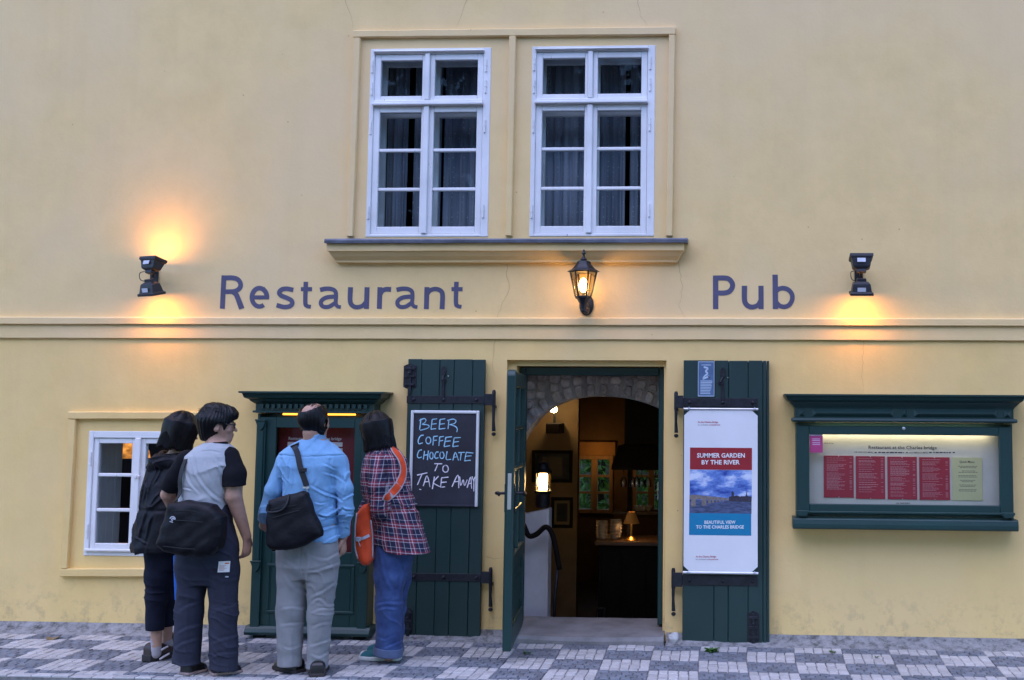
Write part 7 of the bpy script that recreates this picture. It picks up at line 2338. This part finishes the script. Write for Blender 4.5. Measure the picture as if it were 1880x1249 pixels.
lo, hi = bounds(J(243, 750), J(366, 1220), pad=0); lo = lo - np.array((.05, .30, .02)); hi = hi + np.array((.12, .42, .03))
sdf_obj('body', body1, lo, hi, .0065, 'skin', wom, body_attrs(H1))
def jacket1(p):
    d = loft(p, t1, 2.2)
    d = smin(d, chain(p, cL[:3] + [J(304, 958, .17)], [.062, .060, .056, .046], .02), .03); d = smin(d, chain(p, cR[:3] + [J(333, 962, .22)], [.062, .060, .056, .046], .02), .03)
    # hood lying on the back
    hd = cone(p, J(290, 848, -.07), J(340, 850, -.06), .052, .050); hd = smin(hd, cone(p, J(283, 856, -.05), J(300, 838, .04), .042, .04), .03); hd = smin(hd, cone(p, J(345, 848, -.03), J(342, 838, .06), .042, .04), .03)
    d = smin(d, hd + .006 * crease(p, (.3, .2, 1), 40, 2.0), .012)
    d = d + .006 * soft(p, (.7, .2, .6), 24, 1.0) + .006 * crease(p, (.85, .1, .35), 20, 2.0) + .004 * soft(p, (-.4, .3, .9), 46, 4.0)
    # drawn-in waist
    d = d + .005 * np.exp(-((p[:, 2] - J(300, 935).z) / .012) ** 2)
    return d
S1 = [([(266, 845), (292, 837), (322, 834)], .008, .006), ([(284, 850), (300, 845), (316, 842)], .006, .006), ([(294, 860), (290, 874), (284, 888)], .007, .007), ([(312, 853), (304, 877), (300, 896)], .008, .007), ([(272, 938), (266, 960), (261, 984)], .008, .008), ([(285, 946), (279, 968), (274, 994)], .008, .008), ([(262, 880), (268, 900), (262, 925)], .006, .007), ([(296, 905), (288, 915), (280, 930)], .006, .006), ([(250, 985), (262, 990), (280, 998)], .005, .006)]
jacket1_ = jacket1
def jacket1(p): return jacket1_(p) + strokes(p, y0, S1)
sdf_obj('jacket', jacket1, lo, hi, .0048, 'jacket', wom)
def jeans1(p):
    d = loft(p, rows_px([(975, 268, 334, 0, .10), (1005, 267, 338, 0, .112), (1030, 270, 334, 0, .10), (1045, 276, 328, 0, .08)], y0))
    for pts, rs in (([J(292, 1005, -.02), J(290, 1060, -.02), J(287, 1095, -.02), J(284, 1157, -.015)], [.084, .078, .064, .056]), ([J(313, 1005, .04), J(313, 1060, .06), J(309, 1095, .08), J(304, 1150, .11)], [.084, .076, .062, .056])):
        d = smin(d, cut(p, chain(p, pts, rs, .03), pts[-1], (0, 0, -1)), .02)
    d = d + .004 * soft(p, (.5, .2, .8), 36, 1.0) + .006 * np.exp(-((p[:, 2] - J(290, 1095).z) / .1) ** 2) * crease(p, (.3, .2, 1), 60, 2.0, .7)
    return d
sdf_obj('jeans', jeans1, lo, hi, .0065, 'dark_jeans', wom)
def sock1(a, b, c):
    F = lambda p: cut(p, chain(p, [a, b, c], [.033, .030, .030], .01), a, (0, 0, 1)) + .0015 * soft(p, (.1, .1, 1), 150, 1.0)
    l_, h2 = bounds(a, b, c, pad=.06); sdf_obj('sock', F, l_, h2, .005, 'sock', wom)
sock1(J(286, 1172, -.012), J(287, 1190, -.01), J(287, 1200, -.01)); sock1(J(305, 1160, .115), J(307, 1178, .12), J(311, 1190, .14))
a = g(312, 1206); b = g(268, 1216)
so_, lc_ = shoe(wom, (a.x + .02, a.y + .06), (b.x, b.y), 0.0, .10, .075, 'shoe_brown', 'sole', .045)
a = g(326, 1186); b = g(300, 1196); shoe(wom, (a.x + .03, a.y + .05), (b.x, b.y), 0.0, .095, .075, 'shoe_brown', 'sole', .045)
mb = MB()
for (q0, q1) in (((293, 1211), (311, 1200)), ((296, 1194), (308, 1187))):
    A_ = P(*q0, y0 - .075); B_ = P(*q1, y0 - .04); mb.tube([A_, A_.lerp(B_, .5) + Vector((0, -.012, 0)), B_], .006, 6)
mb.build('shoe_stripe', 'sock', wom)
def bob(H, drop, back, seed, flare=.012, w_=.088):
    def F(p):
        q = H.loc(p)
        d = ellip(q, (0, -.016, .034), (w_, .110, .102))
        # skirt of hair falling to the shoulders
        zt = np.clip((.03 - q[:, 2]) / (drop + .03), 0, 1)
        rx = w_ + flare * zt; ry = .106 + back * zt
        s_ = (np.sqrt((q[:, 0] / rx) ** 2 + ((q[:, 1] + .018) / ry) ** 2) - 1) * .09
        ang = np.arctan2(q[:, 0], q[:, 1] + .018)
        end = -drop + .005 * np.sin(ang * 9 + seed) + .006 * np.sin(ang * 53 + 3 * np.sin(ang * 7))
        s_ = np.maximum(s_, np.maximum(q[:, 2] - .05, end - q[:, 2]))
        d = smin(d, s_, .05)
        d = d + .0025 * np.sin(ang * 7 + q[:, 2] * 9 + seed)
        face = np.maximum(np.abs(q[:, 0]) - .058, np.maximum(.040 - q[:, 1], q[:, 2] - .052))
        return smax(d, -face, .01)
    return F
hc = H1.c; sdf_obj('hair', bob(H1, .125, .012, 1.0, .008, .092), hc - np.array((.2, .2, .2)), hc + .19, .0045, 'hair_b', wom)

def strands(H, parent, drop, n, w_=.093, back=.012, flare=.008, mat='hair'):
    mb = MB()
    for k in range(n):
        a = random.uniform(R(70), R(290)); st0 = random.uniform(.0, .5); e = drop * random.uniform(.9, 1.16); wob = random.uniform(-.10, .10)
        pts = []; rr = []
        for t in np.linspace(st0, 1, 9):
            if t < .4:
                u = t / .4; z = .034 + .102 * math.cos(u * math.pi / 2); r_ = math.sin(u * math.pi / 2); k2 = 1.012
            else:
                u = (t - .4) / .6; z = .034 - u * (e + .034); r_ = 1 + u * .10; k2 = 1.015 + .015 * u
            an = a + wob * t
            q = (math.sin(an) * w_ * r_ * k2, -.017 + math.cos(an) * .108 * r_ * k2, z)
            pts.append(Vector(H.world(q))); rr.append(.0011 * (1 - .6 * t))
        mb.tube(pts, rr, 4)
    mb.build('hair_strands', mat, parent)
strands(H1, wom, .125, 260, mat='hair_b')

# ---------------------------------------------------------------- woman in the plaid shirt
y0 = -.83
J = lambda px, py, dy=0.0: P(px, py, y0 + dy)
pla = thing('person', 'person with black hair in a red plaid shirt and blue jeans, leaning forward', 'person', (P(705, 1212, y0).x, y0, 0), 'people reading the menu')
H4 = Head(J(690, 792, .03), R(48), R(-10), R(-6), .98)
t4 = rows_px([(815, 682, 722, .01, .06), (828, 674, 735, .01, .085), (845, 668, 744, 0, .11), (870, 664, 749, 0, .125), (905, 668, 756, -.005, .125), (940, 678, 766, -.01, .125), (970, 683, 774, -.01, .135), (1000, 684, 784, -.01, .145), (1014, 684, 789, -.01, .148)], y0)
dN = [J(695, 850, -.08), J(693, 895, -.155), J(697, 935, -.165), J(686, 962, -.06), J(684, 978, .02)]; dF = [J(712, 845, .12), J(690, 900, .18), J(672, 935, .2), J(668, 960, .16)]
def body4(p):
    d = H4.sdf(p)
    d = smin(d, chain(p, [H4.world((0, -.02, -.07)), J(702, 826, .01), J(708, 850)], [.046, .048, .06]), .02)
    d = smin(d, loft(p, [(z, cx - .01, cy, rx * .72, ry * .72) for z, cx, cy, rx, ry in t4]), .03)
    d = smin(d, chain(p, dN, [.042, .038, .035, .030, .026]), .02); d = smin(d, chain(p, dF, [.042, .038, .034, .026]), .02)
    for hp, kn, an in ((J(716, 1010, -.04), J(713, 1110, -.05), J(714, 1205, -.03)), (J(728, 1010, .06), J(718, 1110, .08), J(716, 1198, .08))):
        d = smin(d, chain(p, [hp, kn, an], [.07, .047, .034]), .03)
    d = smin(d, hand_sdf(p, dN[-1], (-.45, .7, -.5), (.3, .3, -.8), 1, .9, .5), .01); d = smin(d, hand_sdf(p, dF[-1], (-.3, -.4, -.8), (.6, 0, -.5), 1, .9, .5), .01)
    return d
lo, hi = bounds(J(655, 752), J(792, 1222), pad=0); lo = lo - np.array((.08, .32, .02)); hi = hi + np.array((.06, .36, .03))
sdf_obj('body', body4, lo, hi, .0065, 'skin', pla, body_attrs(H4))
def shirt4(p):
    d = loft(p, t4, 2.2)
    d = smin(d, chain(p, [J(695, 846, -.08)] + dN[1:3] + [J(689, 952, -.095)], [.060, .058, .056, .048], .02), .009)
    d = cut(p, d, J(688, 955, -.08), (-.35, .6, -.9)) if False else d
    d = smin(d, chain(p, [J(710, 845, .1)] + dF[1:3], [.060, .055, .05], .02), .03)
    # wavy hem, higher towards the front
    x = p[:, 0]; hem = J(735, 1010).z + np.clip((J(728, 1000).x - x) * .42, -.02, .2) + .006 * np.sin(x * 60)
    tor = loft(p, [(z, cx, cy, rx * 1.12, ry * 1.2) for z, cx, cy, rx, ry in t4], 2.2)
    d = np.where((p[:, 2] < J(700, 985).z + .05) & (tor < .03), np.maximum(d, hem - p[:, 2]), d)
    d = d + .005 * soft(p, (.8, .2, .4), 26, 1.0) + .004 * crease(p, (.7, .1, .7), 24, 3.0) + .003 * soft(p, (-.5, .3, .8), 44, 5.0)
    # waist drawn in by a seam
    d = d + .008 * np.exp(-((p[:, 2] - J(740, 938).z - .12 * (p[:, 0] - J(720, 930).x)) / .014) ** 2)
    c = cone(p, J(704, 818, .0), J(706, 828), .058, .066); c = np.maximum(c, p[:, 2] - J(703, 816).z)
    return smin(d, c, .012)
rw4 = np.array(sorted(t4))
def pu(v):
    cx = np.interp(v[:, 2], rw4[:, 0], rw4[:, 1]); ang = np.arctan2(v[:, 0] - cx, -(v[:, 1] - y0))
    sl_ = chain(v, dN[:4], [0, 0, 0, 0], .001)
    near_arm = sl_ < .072
    return np.where(near_arm, v[:, 0] * 1.0 + .3, ang * .155) 
def pv(v): return v[:, 2] + .10 * (v[:, 0] - J(720, 930).x) * (v[:, 2] < J(700, 945).z)
S4 = [([(707, 934), (725, 926), (745, 932)], -.007, .006), ([(742, 936), (752, 930), (764, 922)], .006, .006), ([(744, 938), (748, 970), (754, 1004)], .007, .008), ([(762, 932), (768, 965), (774, 1003)], .008, .008), ([(720, 951), (721, 975), (723, 1000)], .006, .008), ([(732, 945), (735, 970), (738, 1004)], .006, .007), ([(679, 925), (690, 931), (704, 929)], -.007, .006), ([(676, 905), (690, 910), (706, 902)], .005, .006), ([(710, 850), (709, 885), (710, 922)], -.008, .006), ([(725, 880), (738, 900), (752, 915)], .005, .007), ([(676, 946), (690, 944), (702, 950)], .006, .005)]
shirt4_ = shirt4
def shirt4(p): return shirt4_(p) + strokes(p, y0, S4)
sdf_obj('shirt', shirt4, lo, hi, .0046, 'plaid', pla, {'pu': pu, 'pv': pv})
def jeans4(p):
    d = loft(p, rows_px([(960, 690, 762, 0, .11), (1000, 686, 766, 0, .125), (1035, 688, 756, 0, .115), (1055, 692, 748, .01, .10)], y0))
    for pts, rs in (([J(714, 1005, -.04), J(714, 1060, -.045), J(714, 1112, -.05), J(713, 1196, -.03)], [.092, .090, .082, .083]), ([J(736, 1005, .06), J(730, 1060, .07), J(722, 1112, .08), J(718, 1188, .08)], [.09, .084, .074, .074])):
        d = smin(d, cut(p, chain(p, pts, rs, .03), pts[-1], (0, 0, -1)), .022)
    d = d + .005 * soft(p, (.7, .2, .5), 24, 1.0) + .004 * crease(p, (.6, .1, .6), 26, 2.0)
    d = d + .0035 * np.exp(-((p[:, 2] - J(710, 1105).z) / .07) ** 2) * crease(p, (.25, .1, 1), 60, 3.0, .7)
    d = d + .006 * np.exp(-((p[:, 2] - J(710, 1180).z) / .05) ** 2) * crease(p, (.2, .1, 1), 60, 4.0, .7)
    return d
S4j = [([(699, 1014), (707, 1055), (724, 1092)], .006, .008), ([(718, 1012), (728, 1035), (735, 1060)], .006, .007), ([(693, 1112), (713, 1107), (738, 1111)], .007, .006), ([(694, 1122), (710, 1117), (728, 1120)], .006, .006), ([(700, 1114), (702, 1150), (704, 1188)], -.003, .003), ([(706, 1192), (720, 1187), (737, 1181)], .007, .006), ([(692, 1172), (708, 1176), (724, 1170)], .005, .006), ([(737, 1030), (733, 1060), (726, 1095)], -.008, .007), ([(715, 1125), (716, 1150), (714, 1170)], .004, .008), ([(690, 1060), (694, 1090), (696, 1105)], .004, .007)]
jeans4_ = jeans4
def jeans4(p): return jeans4_(p) + strokes(p, y0, S4j, .65, 1.3)
sdf_obj('jeans', jeans4, lo, hi, .0048, 'jeans', pla)
M['cuff'] = cloth('turned_up_denim', (.085, .115, .20), .15)
for c0, c1, r_ in ((J(713, 1188, -.03), J(713, 1204, -.03), .092), (J(718, 1180, .08), J(718, 1195, .08), .082)):
    F = lambda p, a=c0, b=c1, r=r_: smax(np.abs(np.linalg.norm((p - V3(a))[:, :2], axis=1) - r + .008) - .010, np.abs(p[:, 2] - (a.z + b.z) / 2 + .10 * (p[:, 0] - a.x)) - (a.z - b.z) / 2, .006) + .003 * soft(p, (.3, .3, 1), 60, 2.0)
    l_, h2 = bounds(c0, c1, pad=.13); sdf_obj('cuff', F, l_, h2, .005, 'cuff', pla)
a = g(661, 1211); b = g(735, 1212); so_, _ = shoe(pla, (a.x, a.y + .0), (b.x, b.y), 0.0, .098, .075, 'teal', 'sole_white', .026)
a = g(672, 1200); b = g(735, 1200); shoe(pla, (a.x, a.y), (b.x, b.y), 0.0, .098, .075, 'teal', 'sole_white', .026)
tc = g(668, 1210)
MB().lathe([(.001, .036), (.03, .032), (.042, .018), (.043, .006)], (tc.x + .015, tc.y - .0, .018), 14).build('toe_cap', 'sole_white', so_, smooth=True)
hc = H4.c; sdf_obj('hair', bob(H4, .125, .012, 3.0, .008, .092), hc - .2, hc + .19, .0045, 'hair', pla)
strands(H4, pla, .125, 260)
# orange bag with its strap
yo = y0 - .12
F4, _ = bag_sdf([(668, 925), (680, 921), (686, 940), (687, 990), (687, 1028), (680, 1039), (668, 1039), (655, 1025), (651, 1000), (651, 965), (656, 940)], yo, .075, seed=3.0, wr=.003)
org = thing('sling_bag', 'bright orange sling bag hanging in front of the plaid shirt', 'bag', (P(670, 1038, yo).x, yo, P(670, 1038, yo).z))
blo, bhi = bounds(P(640, 915, yo), P(695, 1045, yo), pad=.03); blo[1] -= .12; bhi[1] += .12
sdf_obj('bag', F4, blo, bhi, .005, 'orange', org)
s4 = [snap(px, py, shirt4, .006) for px, py in ((724, 826), (735, 842), (740, 858), (739, 874), (731, 892), (720, 905), (709, 915))]
s4 = [p for p in s4 if p is not None]
s4.append(s4[-1] + Vector((-.035, .03, -.03)))
pre = [Vector((s4[0].x - .06, y0 + .14, s4[0].z - .08)), Vector((s4[0].x - .03, y0 + .05, s4[0].z + .012))]
post = [Vector((P(690, 925, y0 - .19).x, y0 - .20, P(690, 925, y0 - .19).z)), P(678, 930, yo - .05)]
strap_mesh('strap', pre + s4, .058, .004, 'grey_piping', org, lambda p: grad(shirt4, p))
strap_mesh('strap', pre + s4, .043, .0055, 'orange', org, lambda p: grad(shirt4, p))
for pts_ in ([(655, 942), (652, 970), (652, 1005), (657, 1026)], [(681, 955), (684, 990), (684, 1025)]):
    zp = [snap(px, py, F4, .004) for px, py in pts_]; zp = [p for p in zp if p]
    if len(zp) > 1: MB().tube(catmull(zp, 5), .005, 6).build('piping', 'grey_piping', org, smooth=True)
zp = [snap(px, py, F4, .004) for px, py in ((659, 990), (668, 988), (678, 983))]; zp = [p for p in zp if p]
strap_mesh('compression_strap', zp, .018, .004, 'grey_piping', org)
bk = zp[0]; MB().box(bk.x - .018, bk.x + .012, bk.y - .014, bk.y, bk.z - .014, bk.z + .014).tube([(bk.x + .0, bk.y - .012, bk.z - .01), (bk.x + .015, bk.y - .015, bk.z - .045)], .004, 5).build('buckle', 'grey_piping', org, bevel=.003)
